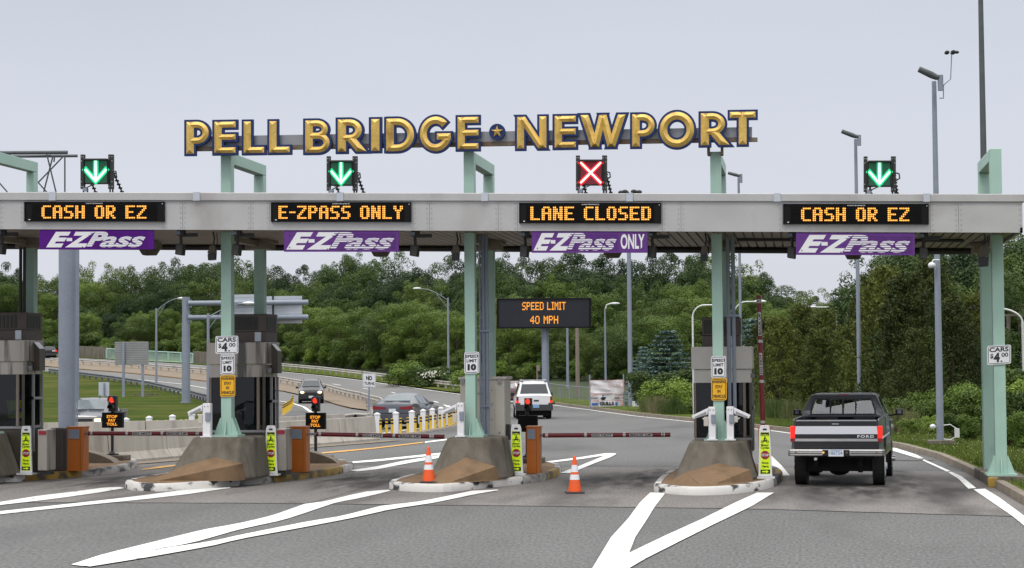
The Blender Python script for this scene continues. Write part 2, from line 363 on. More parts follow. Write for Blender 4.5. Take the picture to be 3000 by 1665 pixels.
D57 = {'A': '01110 10001 10001 11111 10001 10001 10001', 'C': '01111 10000 10000 10000 10000 10000 01111', 'D': '11110 10001 10001 10001 10001 10001 11110',
 'E': '11111 10000 10000 11110 10000 10000 11111', 'H': '10001 10001 10001 11111 10001 10001 10001', 'I': '111 010 010 010 010 010 111', 'L': '10000 10000 10000 10000 10000 10000 11111',
 'M': '10001 11011 10101 10101 10001 10001 10001', 'N': '10001 11001 11001 10101 10011 10011 10001', 'O': '01110 10001 10001 10001 10001 10001 01110', 'P': '11110 10001 10001 11110 10000 10000 10000',
 'R': '11110 10001 10001 11110 10100 10010 10001', 'S': '01111 10000 10000 01110 00001 00001 11110', 'T': '11111 00100 00100 00100 00100 00100 00100', 'Y': '10001 10001 01010 00100 00100 00100 00100',
 'Z': '11111 00001 00010 00100 01000 10000 11111', '-': '000 000 000 111 000 000 000', ' ': '000 000 000 000 000 000 000', '4': '00010 00110 01010 10010 11111 00010 00010', '0': '01110 10001 10001 10001 10001 10001 01110'}
def leds(F, mb, s, u0, v0, u1, v1, d, bold=True, m=0, m2=None, size=.5):
    cols = []
    for ch in s:
        g = D57[ch].split(); w = len(g[0]) + (1 if bold else 0)
        for c in range(w):
            cols.append([(g[r][c] == '1' if c < len(g[0]) else False) or (bold and c > 0 and g[r][c - 1] == '1') for r in range(7)])
        cols.append([False] * 7)
    cols = cols[:-1]; n = len(cols); du = (u1 - u0) / n; dv = (v1 - v0) / 7
    for i, cl in enumerate(cols):
        for r in range(7):
            if cl[r]:
                cu = u0 + (i + .5) * du; cv = v1 - (r + .5) * dv
                a = [F.p(cu + math.cos(R(k * 60)) * du * size, cv + math.sin(R(k * 60)) * dv * size, d) for k in range(6)]
                mb.add(a, [tuple(range(6))], m)
                if m2 is not None:
                    a = [F.p(cu + math.cos(R(k * 60)) * du * size * .5, cv + math.sin(R(k * 60)) * dv * size * .5, d + .002) for k in range(6)]
                    mb.add(a, [tuple(range(6))], m2)

# ================================================================== SETTING
def terr(p, dz=0): return Vector((p[0], p[1], gz(p[0], p[1]) + dz))
def resample(pts, n):
    pts = [Vector((p[0], p[1], 0)) for p in pts]; L = [0]
    for a, b in zip(pts, pts[1:]): L.append(L[-1] + (b - a).length)
    out = []
    for k in range(n):
        t = L[-1] * k / (n - 1); i = 0
        while i < len(L) - 2 and L[i + 1] < t: i += 1
        out.append(pts[i].lerp(pts[i + 1], (t - L[i]) / max(1e-6, L[i + 1] - L[i])))
    return out
def loft(mb, A, B, n, nc, dz, m=0):
    A = resample(A, n); B = resample(B, n); vs = []; fs = []
    for a, b in zip(A, B):
        for k in range(nc + 1): vs.append(terr(a.lerp(b, k / nc), dz))
    for i in range(n - 1):
        for k in range(nc):
            j = i * (nc + 1) + k; fs.append((j, j + 1, j + nc + 2, j + nc + 1))
    return mb.add(vs, fs, m)
def offs(pts, d):                        # offset a ground polyline to its right by d
    out = []
    for i, p in enumerate(pts):
        a = Vector(pts[max(i - 1, 0)]); b = Vector(pts[min(i + 1, len(pts) - 1)]); t = (b - a); t = Vector((t.x, t.y, 0)).normalized()
        out.append(Vector((p[0] + t.y * d, p[1] - t.x * d, 0)))
    return out
def struct(name, mb, m, **k): return tag(mb.build(name, m, **k), kind='structure')

mb = MB(); nx, ny = 150, 150
for j in range(ny + 1):
    y = -70 + (j / ny) ** 1.25 * 620
    for i in range(nx + 1):
        x = -420 + 840 * i / nx; mb.v.append((x, y, gz(x, y) - .10))
for j in range(ny):
    for i in range(nx): a = j * (nx + 1) + i; mb.f.append((a, a + 1, a + nx + 2, a + nx + 1)); mb.m.append(0)
struct('ground', mb, M['forest_floor'])

edge = [Vector(p) for p in [(3.55, -60, 0), (3.53, -7.4, 0), (3.49, -.7, 0), (3.35, 6.2, 0), (3.16, 11.9, 0), (2.5, 18.7, 0), (.9, 26.5, 0), (-1.25, 35, 0), (-4.93, 47, 0), (-8.64, 58.5, 0), (-12.6, 73, 0), (-17.05, 88.3, 0)]]
far_edge = [GG(*p) for p in [(1545, 1184), (1350, 1158), (1200, 1137), (1060, 1117), (950, 1104), (830, 1092), (700, 1082), (560, 1070), (400, 1060), (230, 1051), (60, 1042)]]
kin = offs(edge, .42); kout = offs(edge, .62)
mb = MB(); loft(mb, resample([(-70, -60), (-70, 100)], 60), resample(kin, 60), 60, 24, 0)
struct('road', mb, M['asphalt'])
med_out = [GG(*p) for p in [(1131, 1182), (1080, 1166), (1000, 1150), (900, 1130), (830, 1118), (700, 1102), (600, 1090), (470, 1078), (350, 1069), (150, 1058), (0, 1050)]]
med_in = [GG(*p) for p in [(1095, 1208), (1033, 1200), (950, 1176), (870, 1158), (830, 1149), (700, 1130), (600, 1119), (470, 1104), (350, 1093), (150, 1077), (0, 1066)]]
rail_in = [GG(*p) for p in [(910, 1215), (870, 1196), (830, 1185), (760, 1180), (690, 1180), (612, 1180), (530, 1158), (450, 1136), (300, 1112), (145, 1094), (0, 1078)]]
mb = MB(); oo = offs(far_edge, .5); oo[0] = Vector(kin[-1]); oo.insert(1, (Vector(oo[1]) + Vector(kin[-1])) / 2)
loft(mb, [GG(1250, 1225)] + med_out, oo, 90, 10, .02)
struct('outbound_road', mb, M['asphalt_far'])
mb = MB(); loft(mb, [GG(1100, 1240)] + med_in, [GG(880, 1240)] + rail_in, 90, 6, .016)
struct('inbound_road', mb, M['asphalt_far'])
mb = MB(); loft(mb, med_out, med_in, 80, 4, .10)
struct('median', mb, M['dirt'])
mb = MB(); fa = [GG(*p) for p in [(660, 1184), (612, 1180), (530, 1157), (450, 1135), (300, 1111), (145, 1093), (-60, 1074)]]
fb = [GG(*p) for p in [(660, 1242), (610, 1250), (530, 1250), (450, 1250), (300, 1252), (145, 1254), (-60, 1258)]]
loft(mb, fa, fb, 60, 14, .12); struct('grass_field', mb, M['grass'])
mb = MB(); shoulder = offs(oo, 4.2)
loft(mb, oo, shoulder, 90, 4, .11); struct('grass_verge', mb, M['lawn'])
mb = MB(); loft(mb, kout, offs(edge, 30), 70, 16, .13); struct('lawn', mb, M['lawn'])
mb = MB(); loft(mb, [(-60, -5.6, 0), (-15.64, -5.72, 0), (-10.8, -5.75, 0), (-5.4, -6.28, 0), (-.95, -6.9, 0), (3.94, -8.6, 0)],
     [(-60, 10, 0), (-18.2, 9.4, 0), (-7.5, 7.84, 0), (-.56, 7.3, 0), (2.8, 5.85, 0), (3.8, 5.5, 0)], 60, 10, .004)
struct('toll_apron', mb, M['slab'])
mb = MB()                                # tar seams of the apron and a trench cover
def ribbon(mb, pts, w, dz, m=0, n=None):
    pts = [Vector(p) for p in pts]; a = offs(pts, -w / 2); b = offs(pts, w / 2)
    L = sum((q - p).length for p, q in zip(pts, pts[1:])); loft(mb, a, b, n or max(3, min(80, int(L / 2) + 2)), 1, dz, m)
rr = random.Random(3)
def wob(pts, n, amp): return [p + Vector((0, rr.uniform(-amp, amp), 0)) for p in resample(pts, n)]
ribbon(mb, wob([(-20, -5.75), (-15.64, -5.72), (-10.8, -5.75), (-5.4, -6.28), (-.95, -6.9), (3.6, -8.5)], 70, .03), .05, .009, 0, 70)
ribbon(mb, wob([(-18.2, 9.4), (-7.5, 7.84), (-.56, 7.3), (2.8, 5.85), (3.8, 5.5)], 50, .02), .05, .009, 0, 50)
ribbon(mb, [G(2600, 1349), G(2700, 1351), G(2735, 1350)], .38, .010)
ribbon(mb, wob([(-9.4, -6), (-9.2, 7)], 12, .02), .02, .010)
tag(mb.build("tar_seam", M["dark"]), kind="structure")

st_ = bpy.data.materials.new('oil_and_shade'); st_.use_nodes = True; n_ = st_.node_tree.nodes; L_ = st_.node_tree.links  # lane patches: oil smudges with canopy shade painted into the dark colour
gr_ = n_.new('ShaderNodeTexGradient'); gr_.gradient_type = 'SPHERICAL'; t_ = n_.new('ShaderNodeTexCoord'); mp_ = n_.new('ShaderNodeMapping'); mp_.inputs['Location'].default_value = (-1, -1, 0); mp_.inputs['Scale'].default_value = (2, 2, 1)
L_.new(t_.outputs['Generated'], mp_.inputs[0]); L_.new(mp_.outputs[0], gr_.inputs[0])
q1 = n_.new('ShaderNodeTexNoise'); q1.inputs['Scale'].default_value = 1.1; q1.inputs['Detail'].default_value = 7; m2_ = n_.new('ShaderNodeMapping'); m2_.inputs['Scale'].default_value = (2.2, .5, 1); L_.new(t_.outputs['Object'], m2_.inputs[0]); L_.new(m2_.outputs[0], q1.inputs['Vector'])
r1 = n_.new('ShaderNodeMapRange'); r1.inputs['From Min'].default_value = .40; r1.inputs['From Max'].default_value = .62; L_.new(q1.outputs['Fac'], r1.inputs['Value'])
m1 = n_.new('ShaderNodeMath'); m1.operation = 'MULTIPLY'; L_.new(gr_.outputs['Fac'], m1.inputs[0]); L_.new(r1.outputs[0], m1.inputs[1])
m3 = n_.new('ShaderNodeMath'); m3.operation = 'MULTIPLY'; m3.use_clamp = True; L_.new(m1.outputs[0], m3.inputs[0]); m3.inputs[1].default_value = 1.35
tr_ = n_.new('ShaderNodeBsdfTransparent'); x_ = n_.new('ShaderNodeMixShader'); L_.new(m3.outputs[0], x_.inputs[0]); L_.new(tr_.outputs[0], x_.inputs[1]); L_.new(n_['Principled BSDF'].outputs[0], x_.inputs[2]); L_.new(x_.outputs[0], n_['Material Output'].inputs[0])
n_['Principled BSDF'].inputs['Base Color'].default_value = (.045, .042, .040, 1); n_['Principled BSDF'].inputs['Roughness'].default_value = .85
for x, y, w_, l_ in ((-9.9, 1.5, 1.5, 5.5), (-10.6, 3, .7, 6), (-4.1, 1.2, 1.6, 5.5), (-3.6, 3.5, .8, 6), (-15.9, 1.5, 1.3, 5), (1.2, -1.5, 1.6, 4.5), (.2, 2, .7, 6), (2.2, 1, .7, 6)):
    b = MB(); b.add([(-w_, -l_, 0), (w_, -l_, 0), (w_, l_, 0), (-w_, l_, 0)], [(0, 1, 2, 3)]); ob = b.build('oil_and_shade', st_, None, loc=(x, y, .0075)); tag(ob, kind='structure')
# painted lines: (upper photo edge, lower photo edge)
def strip(mb, a, b, dz=.014, m=0):
    a = [G(*p) for p in a]; b = [G(*p) for p in b]; n = 26; A = resample(a, n); B = resample(b, n); q = random.Random(len(mb.v))
    for i in range(n):
        j = q.uniform(-.012, .012); A[i].y += j; B[i].y += q.uniform(-.012, .012)
    loft(mb, A, B, n, 2, dz, m)
mb = MB()
strip(mb, [(-60, 1482), (0, 1473), (110, 1455), (195, 1445), (310, 1430), (352, 1429)], [(-60, 1491), (0, 1482), (60, 1475), (130, 1467), (200, 1458), (290, 1445), (365, 1432)])
strip(mb, [(-60, 1507), (0, 1500), (150, 1484), (260, 1472), (400, 1456), (520, 1440), (625, 1429), (672, 1429)], [(-60, 1516), (0, 1509), (150, 1493), (260, 1481), (330, 1474), (430, 1464), (550, 1450), (650, 1435), (676, 1432)])
strip(mb, [(208, 1657), (300, 1627), (450, 1590), (600, 1553), (700, 1536), (800, 1512), (900, 1476), (950, 1472), (1010, 1456), (1097, 1437), (1138, 1437)],
      [(245, 1662), (330, 1645), (450, 1613), (560, 1594), (700, 1554), (830, 1526), (900, 1503), (985, 1474), (1040, 1464), (1100, 1451), (1144, 1440)])
strip(mb, [(240, 1660), (330, 1640), (480, 1609), (620, 1590), (700, 1571), (900, 1531), (1000, 1515), (1120, 1484), (1220, 1474), (1300, 1458), (1400, 1437), (1456, 1437)],
      [(262, 1664), (400, 1642), (480, 1628), (620, 1603), (700, 1583), (900, 1546), (1030, 1521), (1150, 1494), (1270, 1476), (1400, 1449), (1462, 1439)], .018)
strip(mb, [(1728, 1680), (1760, 1627), (1790, 1577), (1840, 1522), (1875, 1474), (1905, 1445)], [(1820, 1680), (1842, 1625), (1862, 1575), (1895, 1525), (1918, 1487), (1950, 1446)])
strip(mb, [(1770, 1665), (1842, 1624), (1950, 1572), (2060, 1522), (2150, 1477), (2218, 1446)], [(1825, 1680), (1888, 1642), (1990, 1590), (2090, 1540), (2200, 1487), (2268, 1446)], .018)
strip(mb, [(2602, 1313), (2623, 1314), (2680, 1332), (2706, 1344)], [(2602, 1315), (2608, 1317), (2668, 1335), (2698, 1346)])
strip(mb, [(2707, 1348), (2785, 1382)], [(2702, 1350), (2774, 1384)])
strip(mb, [(2787, 1384), (2818, 1398), (2860, 1432)], [(2778, 1386), (2808, 1405), (2837, 1434)])
strip(mb, [(2886, 1434), (2928, 1460), (2998, 1512), (3080, 1575)], [(2852, 1436), (2967, 1515), (3040, 1575)])
strip(mb, [(1571, 1358), (1700, 1341), (1777, 1329), (1805, 1330)], [(1571, 1362), (1700, 1347), (1765, 1337), (1800, 1333)])
strip(mb, [(1640, 1388), (1695, 1368), (1740, 1350), (1775, 1335), (1800, 1331)], [(1672, 1389), (1740, 1360), (1790, 1341), (1806, 1332)], .018)
strip(mb, [(983, 1358), (1100, 1348), (1320, 1325)], [(983, 1362), (1100, 1354), (1320, 1331)])
strip(mb, [(1022, 1380), (1100, 1369), (1181, 1352), (1300, 1333)], [(1045, 1383), (1110, 1376), (1200, 1358), (1300, 1341)])
strip(mb, [(2257, 1336), (2262, 1339), (2293, 1369), (2314, 1395)], [(2257, 1345), (2262, 1367), (2283, 1382), (2288, 1396)])
strip(mb, [(1245, 1295), (1310, 1287)], [(1245, 1299), (1310, 1291)])
ribbon(mb, [GG(*p) for p in [(1100, 1274), (1225, 1257), (1335, 1240)]], .16, .014)
ribbon(mb, offs(edge[4:], 0), .15, .014, 0, 60)
ribbon(mb, [edge[-1]] + [p for p in far_edge], .17, .05, 0, 90)
for a, b in (((975, 1127), (998, 1131)), ((1063, 1140), (1086, 1144)), ((1146, 1152), (1168, 1156)), ((1217, 1166), (1236, 1170)), ((1270, 1178), (1284, 1182)), ((1300, 1189), (1312, 1193)), ((905, 1117), (925, 1120))):
    ribbon(mb, [GG(*a), GG(*b)], .17, .05)
ribbon(mb, [GG(*p) for p in [(912, 1211), (890, 1195), (860, 1185), (830, 1179), (700, 1158), (615, 1142), (535, 1128), (430, 1117), (280, 1100), (150, 1085)]], .2, .05, 0, 90)
struct('white_road_marking', mb, M['line'])
mb = MB()
strip(mb, [(900, 1331), (1000, 1322), (1100, 1313), (1240, 1296)], [(900, 1334), (1000, 1326), (1100, 1316), (1240, 1299)], .016)
strip(mb, [(415, 1377), (470, 1368), (522, 1363)], [(415, 1379), (470, 1373), (516, 1367)], .016)
ribbon(mb, [GG(*p) for p in [(1033, 1199), (945, 1173), (870, 1156), (828, 1148), (700, 1130), (600, 1119), (470, 1104), (350, 1093), (150, 1077)]], .2, .06, 0, 90)
struct('yellow_road_marking', mb, M['yline'])

mb = MB()                                # kerb along the right edge, in cast lengths
K = resample(kin, 150); KO = resample(kout, 150)
for i in range(149):
    a, b, c, d = K[i], K[i + 1], KO[i + 1], KO[i]; e = (b - a) * .012
    lo = [terr(a + e, -.02), terr(b - e, -.02), terr(c - e, -.02), terr(d + e, -.02)]; hi = [terr(a + e + (d - a) * .12, .15), terr(b - e + (c - b) * .12, .15), terr(c - e, .15), terr(d + e, .15)]
    mb.frust(lo, hi)
tag(mb.build('kerb', M['kerb']), kind='structure')

# ------------------------------------------------------------------ toll islands
def island(name, label, pts, wn, yn, group):
    """pts run anticlockwise seen from above; segments wn are white, yn are yellow"""
    # smooth the outline
    P2 = [Vector(p).to_3d() for p in pts]; n = len(P2); out = []
    for i in range(n):
        p0, p1, p2, p3 = P2[i - 1], P2[i], P2[(i + 1) % n], P2[(i + 2) % n]
        for k in range(4):
            t = k / 4; out.append((i, .5 * ((2 * p1) + (p2 - p0) * t + (2 * p0 - 5 * p1 + 4 * p2 - p3) * t * t + (3 * p1 - p0 - 3 * p2 + p3) * t ** 3)))
    c = sum((p for _, p in out), Vector()) / len(out); o = (c.x, c.y, 0)
    t = thing(name, label, 'traffic island', o, group=group)
    ring = [p for _, p in out]; inn = []
    for i, p in enumerate(ring):
        a = ring[i - 1]; b = ring[(i + 1) % len(ring)]; d = (b - a).normalized(); inn.append(p + Vector((-d.y, d.x, 0)) * .15)
    top = MB(); top.prism([(p.x, p.y, .165) for p in inn], (0, 0, -.12)); top.build('island_top', M['conc_brown'], t, o)
    for lab, mt, segs in (('white painted', 'kerb_white', wn), ('yellow painted', 'kerb_yellow', yn), ('bare grey', 'kerb_grey', [i for i in range(n) if i not in wn and i not in yn])):
        k = MB(); prev = False; n_o = len(out); st0 = next((i for i in range(n_o) if out[i][0] in segs and out[i - 1][0] not in segs), 0)
        for ii in range(n_o):
            i = (st0 + ii) % n_o; s, p = out[i]
            if s not in segs and k.v: tag(k.build('kerb', M[mt], t, o, smooth=True), lab + ' kerb of the island'); k = MB()
            if s in segs:
                j = (i + 1) % len(out); a, b, ia, ib = ring[i], ring[j], inn[i], inn[j]
                z = Vector((0, 0, 1)); sa = a.lerp(ia, .2); sb = b.lerp(ib, .2)
                k.add([a, b, a + z * .13, b + z * .13, sa + z * .172, sb + z * .172, ia + z * .172, ib + z * .172, ia, ib], [(0, 1, 3, 2), (2, 3, 5, 4), (4, 5, 7, 6), (6, 7, 9, 8)])
        if k.v: tag(k.build('kerb', M[mt], t, o, smooth=True), lab + ' kerb of the island')
    return t
i1 = [(-14.85, -.4), (-14.5, -1.6), (-13.95, -2.2), (-13.4, -2.3), (-12.8, -1.5), (-12.37, -.3), (-11.94, .9), (-11.4, 3.1), (-11.25, 4.8), (-11.4, 6.6), (-12.1, 8.3), (-13, 9), (-13.9, 8.3), (-14.6, 6), (-14.85, 3)]
i2 = [(-8.85, -.7), (-8.65, -1.6), (-8.1, -2.25), (-7.4, -2.4), (-6.85, -1.4), (-6.13, .4), (-5.8, 1.8), (-5.78, 4), (-6.1, 6.3), (-7, 7.6), (-8, 7), (-8.7, 5), (-8.85, 2)]
i3 = [(-3.1, -1.2), (-2.95, -2.4), (-2.3, -3.25), (-1.6, -3.05), (-1.1, -2.2), (-.64, -.5), (-.5, 1.8), (-.54, 3.6), (-.9, 5.8), (-1.8, 6.8), (-2.7, 6), (-3.1, 3)]
i0 = [(-21, -.5), (-19.5, -1.5), (-18.5, .6), (-18.05, 1.3), (-17.35, 3.1), (-17.15, 4.6), (-17.4, 7.0), (-18.2, 9.2), (-19, 9.8), (-20, 9), (-21, 6)]
GI = 'raised islands between the toll lanes'
island('toll_island', 'brown topped kerbed island at the far left edge, under the first toll booth', i0, [0, 1, 2], [3], GI)
island('toll_island', 'brown topped island with scuffed white nose under the CARS $4.00 toll booth post', i1, [0, 1, 2, 3, 4], [6, 7], GI)
island('toll_island', 'kerbed island with an orange cone on its nose, under the putty cabinet', i2, [0, 1, 2, 3, 4], [6], GI)
island('toll_island', 'kerbed island with white rounded nose beside the pickup truck, two camera posts on its block', i3, [0, 1, 2, 3, 4], [6], GI)
# ------------------------------------------------------------------ crash blocks and their ramps
def block(name, label, x0, x1, yf, yb, top, tx0, tx1, tyf, ramp, cut=.28):
    t = thing(name, label, 'crash block', ((x0 + x1) / 2, (yf + yb) / 2, .165), group='concrete crash blocks in front of the booths'); o = t.location
    z0 = .165; c = cut
    base = [(x0, yf + c, z0), (x0 + c, yf, z0), (x1 - c, yf, z0), (x1, yf + c * 2, z0), (x1, yb, z0), (x0, yb, z0)]
    c *= .8
    up = [(tx0, tyf + c * .6, top), (tx0 + c * .6, tyf, top), (tx1 - c, tyf, top), (tx1, tyf + c * 1.6, top), (tx1, yb, top), (tx0, yb, top)]
    MB().frust(base, up).build('block', M['conc'], t, o, bevel=.05)
    L, Mi, Rr, N1, N2, BL, BR = [Vector(p) for p in ramp]
    fl = lambda p: Vector((p.x, p.y, z0))
    r = MB(); vs = [L, Mi, Rr, N2, N1, fl(L) + (BL - fl(L)), fl(Rr) + (BR - fl(Rr)), Vector((N1.x, N1.y - .05, z0)), Vector((N2.x, N2.y - .05, z0)), fl(Mi)]
    r.add(vs, [(0, 4, 1), (4, 3, 1), (3, 2, 1), (0, 5, 7, 4), (4, 7, 8, 3), (3, 8, 6, 2), (0, 1, 9), (1, 2, 9), (0, 9, 5), (2, 6, 9)])
    r.build('ramp', M['conc_brown'], t, o); return t
def q(px, py, Y): return tuple(P(px, py, Y))
block('crash_block', 'sloped concrete block below the green post with the CARS $4.00 and amber signs', -13.95, -11.98, -1.0, .8, 1.08, -13.43, -12.1, -.5,
      [q(545, 1362, -1.05), q(630, 1340, -.95), q(712, 1358, -1.12), (-14.0, -1.5, .2), (-13.75, -1.8, .2), q(548, 1400, -1.15), (-12.05, -1.0, .165)])
block('crash_block', 'sloped concrete block behind the nose cone, below the lone SPEED LIMIT 10 post', -8.05, -6.35, -.95, .8, 1.06, -7.68, -6.52, -.55,
      [q(1272, 1385, -1.15), q(1365, 1340, -.95), q(1452, 1367, -1.1), (-7.85, -1.95, .2), (-7.3, -2.0, .2), (-7.95, -1.15, .165), (-6.42, -.95, .165)])
block('crash_block', 'sloped concrete block with two white camera posts standing on its top', -2.75, -.98, -1.05, .7, .97, -2.4, -1.22, -.6,
      [q(2008, 1384, -1.4), q(2104, 1357, -1.02), q(2198, 1376, -1.25), (-2.12, -2.45, .2), (-1.75, -2.45, .2), (-2.8, -1.5, .165), (-1.05, -1.25, .165)])
block('crash_block', 'sloped concrete block cut by the left edge of the picture', -20.2, -18.12, -.6, 1.3, 1.16, -19.9, -18.5, -.2,
      [(-19.9, -.55, .5), (-19.2, -.55, .62), (-18.6, -.5, .5), (-19.6, -1.3, .2), (-19.2, -1.35, .2), (-20, -.6, .165), (-18.3, -.3, .165)])

# ================================================================== CANOPY
def cz(x, kind):                         # heights along the sloping canopy edge (x on the plane y=-1.3)
    a = (x + 17.57) / 22.06; v = {'bot': (5.73, 5.25), 'cop': (6.37, 5.88), 'top': (6.55, 6.04)}[kind]; return v[0] + (v[1] - v[0]) * a
YF, YR, XL, XR = -1.3, 4.75, -24.0, 4.5
canopy = thing('toll_canopy', 'long metal toll plaza canopy on mint green posts across all lanes', 'canopy', (-8, 1.3, 0)); o = canopy.location
f = MB(); xs = [XL]; rr = random.Random(5)
joints = sorted([P(px, 620, YF).x for px in (-180, 0, 70, 480, 535, 735, 790, 1210, 1258, 1460, 1516, 1940, 1995, 2292, 2370, 2725, 2808)] + [XL, XR])
def bulge(x, z):                         # dents pressed into the sheet metal
    return .02 * noise.noise(Vector((x * .9, z * 1.4, 3))) + .012 * noise.noise(Vector((x * 2.7, z * 2.5, 9)))
for a, b in zip(joints, joints[1:]):
    a += .004; b -= .004; n = max(2, int((b - a) / .15)); vs = []; fs = []; nz_ = 5
    for i in range(n + 1):
        x = a + (b - a) * i / n
        for k in range(nz_ + 1):
            z = cz(x, 'bot') + (cz(x, 'cop') - cz(x, 'bot')) * k / nz_
            w = math.sin(math.pi * i / n) * math.sin(math.pi * k / nz_); vs.append((x, YF - bulge(x, z) * w, z))
    for i in range(n):
        for k in range(nz_): j = i * (nz_ + 1) + k; fs.append((j, j + nz_ + 1, j + nz_ + 2, j + 1))
    f.add(vs, fs)
f.prism([(XR, YF, cz(XR, 'bot')), (XR, YR, cz(XR, 'bot')), (XR, YR, cz(XR, 'cop')), (XR, YF, cz(XR, 'cop'))], (-.06, 0, 0))
f.prism([(XL, YR, cz(XL, 'bot')), (XR - .07, YR, cz(XR, 'bot')), (XR - .07, YR, cz(XR, 'cop')), (XL, YR, cz(XL, 'cop'))], (0, -.05, 0))
f.prism([(XL, YF + .02, cz(XL, 'bot') + .02), (XR - .07, YF + .02, cz(XR, 'bot') + .02), (XR - .07, YF + .02, cz(XR, 'cop')), (XL, YF + .02, cz(XL, 'cop'))], (0, .05, 0))
f.build('fascia', M['fascia'], canopy, o, smooth=True)
f = MB()
for px0, px1 in ((-300, 148), (165, 570), (586, 990), (1006, 1412), (1430, 1835), (1855, 2268), (2286, 2705), (2723, 3010)):
    a = max(XL, P(px0, 570, YF).x); b = min(XR + .05, P(px1, 570, YF).x)
    f.frust([(a, YF - .05, cz(a, 'cop')), (b, YF - .05, cz(b, 'cop')), (b, YF + .12, cz(b, 'cop')), (a, YF + .12, cz(a, 'cop'))], [(a, YF - .05, cz(a, 'top')), (b, YF - .05, cz(b, 'top')), (b, YF + .12, cz(b, 'top')), (a, YF + .12, cz(a, 'top'))])
f.frust([(XR + .05, YF + .125, cz(XR, 'cop')), (XR + .05, YR, cz(XR, 'cop')), (XR - .12, YR, cz(XR, 'cop')), (XR - .12, YF + .125, cz(XR, 'cop'))], [(XR + .05, YF + .125, cz(XR, 'top')), (XR + .05, YR, cz(XR, 'top')), (XR - .12, YR, cz(XR, 'top')), (XR - .12, YF + .125, cz(XR, 'top'))])
f.build('coping', M['fascia'], canopy, o, bevel=.012)
for px in (156, 578, 998, 1421, 1845, 2277, 2714):
    f = MB(); a, b = P(px - 10, 570, YF).x, P(px + 10, 570, YF).x
    f.box(a, b, YF - .07, YF - .045, cz(a, 'cop') - .005, cz(a, 'top') + .005)
    f.build('cover_plate', M['alu'], canopy, o)
for k_, (xa, xb) in enumerate(zip(joints, joints[1:])):          # rivet lines beside each fascia joint
    f = MB()
    for q_ in range(6):
        for xx in (xa + .05, xb - .05):
            z = cz(xx, 'bot') + .05 + (cz(xx, 'cop') - cz(xx, 'bot') - .1) * q_ / 5; f.box(xx - .008, xx + .008, YF - .012, YF - .002, z - .008, z + .008)
    f.build('rivets', M['alu_dark'], canopy, o)
f = MB(); f.frust([(XL, YF + .12, cz(XL, 'cop') + .05), (XR - .12, YF + .12, cz(XR, 'cop') + .05), (XR - .12, YR - .05, cz(XR, 'cop') + .05), (XL, YR - .05, cz(XL, 'cop') + .05)],
                  [(XL, YF + .12, cz(XL, 'cop') + .10), (XR - .12, YF + .12, cz(XR, 'cop') + .10), (XR - .12, YR - .05, cz(XR, 'cop') + .10), (XL, YR - .05, cz(XL, 'cop') + .10)])
f.build('roof_deck', M['hvac'], canopy, o)
f = MB(); x = XL
while x < XR - .2:                       # ribbed soffit: narrow pans with dark gaps
    z = cz(x, 'bot'); f.box(x, x + .165, YF + .06, YR - .12, z + .03, z + .045); x += .2
f.prism([(XL, YF + .05, cz(XL, 'bot') + .09), (XR - .07, YF + .05, cz(XR, 'bot') + .09), (XR - .07, YR - .06, cz(XR, 'bot') + .09), (XL, YR - .06, cz(XL, 'bot') + .09)], (0, 0, .02), 1)
f.build('soffit', [M['soffit'], M['dark']], canopy, o)
f = MB(); f.tube([(XL, YR - .1, cz(XL, 'bot') - .03), (XR - .5, YR - .1, cz(XR, 'bot') - .03)], .075, 8)
f.build('rear_gutter_pipe', M['dark'], canopy, o)
f = MB(); f.tube([(-1.4, 1.0, cz(-1.4, 'bot') - .02), (XR - 1, 1.0, cz(XR - 1, 'bot') - .02)], .04, 6); f.build('soffit_conduit', M['dark'], canopy, o)
# portal frames of the canopy
COLX = [(-18.1, -50, .10), (-12.74, 667, .12), (-7.21, 1376, .115), (-1.80, 2097, .115), (4.10, 2917, .12)]
topz = {-18.1: 7.66, -12.74: 7.45, -7.21: 7.33, -1.80: 7.2, 4.10: 7.12}
footz = {-18.1: 1.16, -12.74: 1.08, -7.21: 1.06, -1.80: .97, 4.10: .22}
for x, px, h in COLX:
    tz = topz[x]; fz = footz[x]; p = MB(); w = .13
    if px == -50: x = -18.45
    p.box(x - h, x + h, -w, w, fz, tz)
    p.box(x - h, x + h, 2.65 - w, 2.65 + w, .17, tz - .26)
    p.box(x - h, x + h, w, 2.65 + w, tz - .255, tz)
    fr = p.build('portal_frame', M['green'], canopy, o, bevel=.012)
    g = MB(); g.box(x - .31, x + .31, -.3, .3, fz, fz + .045)
    for sx in (-1, 1):
        for yy in (-.12, .12):
            g.prism([(x + sx * h, yy - .01, fz + .045), (x + sx * (h + .16), yy - .01, fz + .045), (x + sx * (h + .02), yy - .01, fz + .42), (x + sx * h, yy - .01, fz + .42)], (0, .02, 0))
    for sy in (-1, 1):
        g.prism([(x - .01, sy * w, fz + .045), (x - .01, sy * (w + .13), fz + .045), (x - .01, sy * (w + .02), fz + .36), (x - .01, sy * w, fz + .36)], (.02, 0, 0))
    gp = g.build('base_plate', M['green'], canopy, o)
    c = MB(); c.box(x - h - .015, x + h + .015, -w - .015, w + .015, cz(x, 'top') + .0, cz(x, 'top') + .09); c.build('flashing_collar', M['black'], canopy, o)
    c = MB(); zb = cz(x, 'bot'); c.box(x - .28, x + .28, 2.3, 3.0, zb - .20, zb + .02); c.box(x - .34, x + .34, 2.25, 3.05, zb - .05, zb + .02)
    c.box(x - .06, x + .06, .2, 2.4, zb - .14, zb - .02)
    c.build('drain_box', M['soffit'], canopy, o)
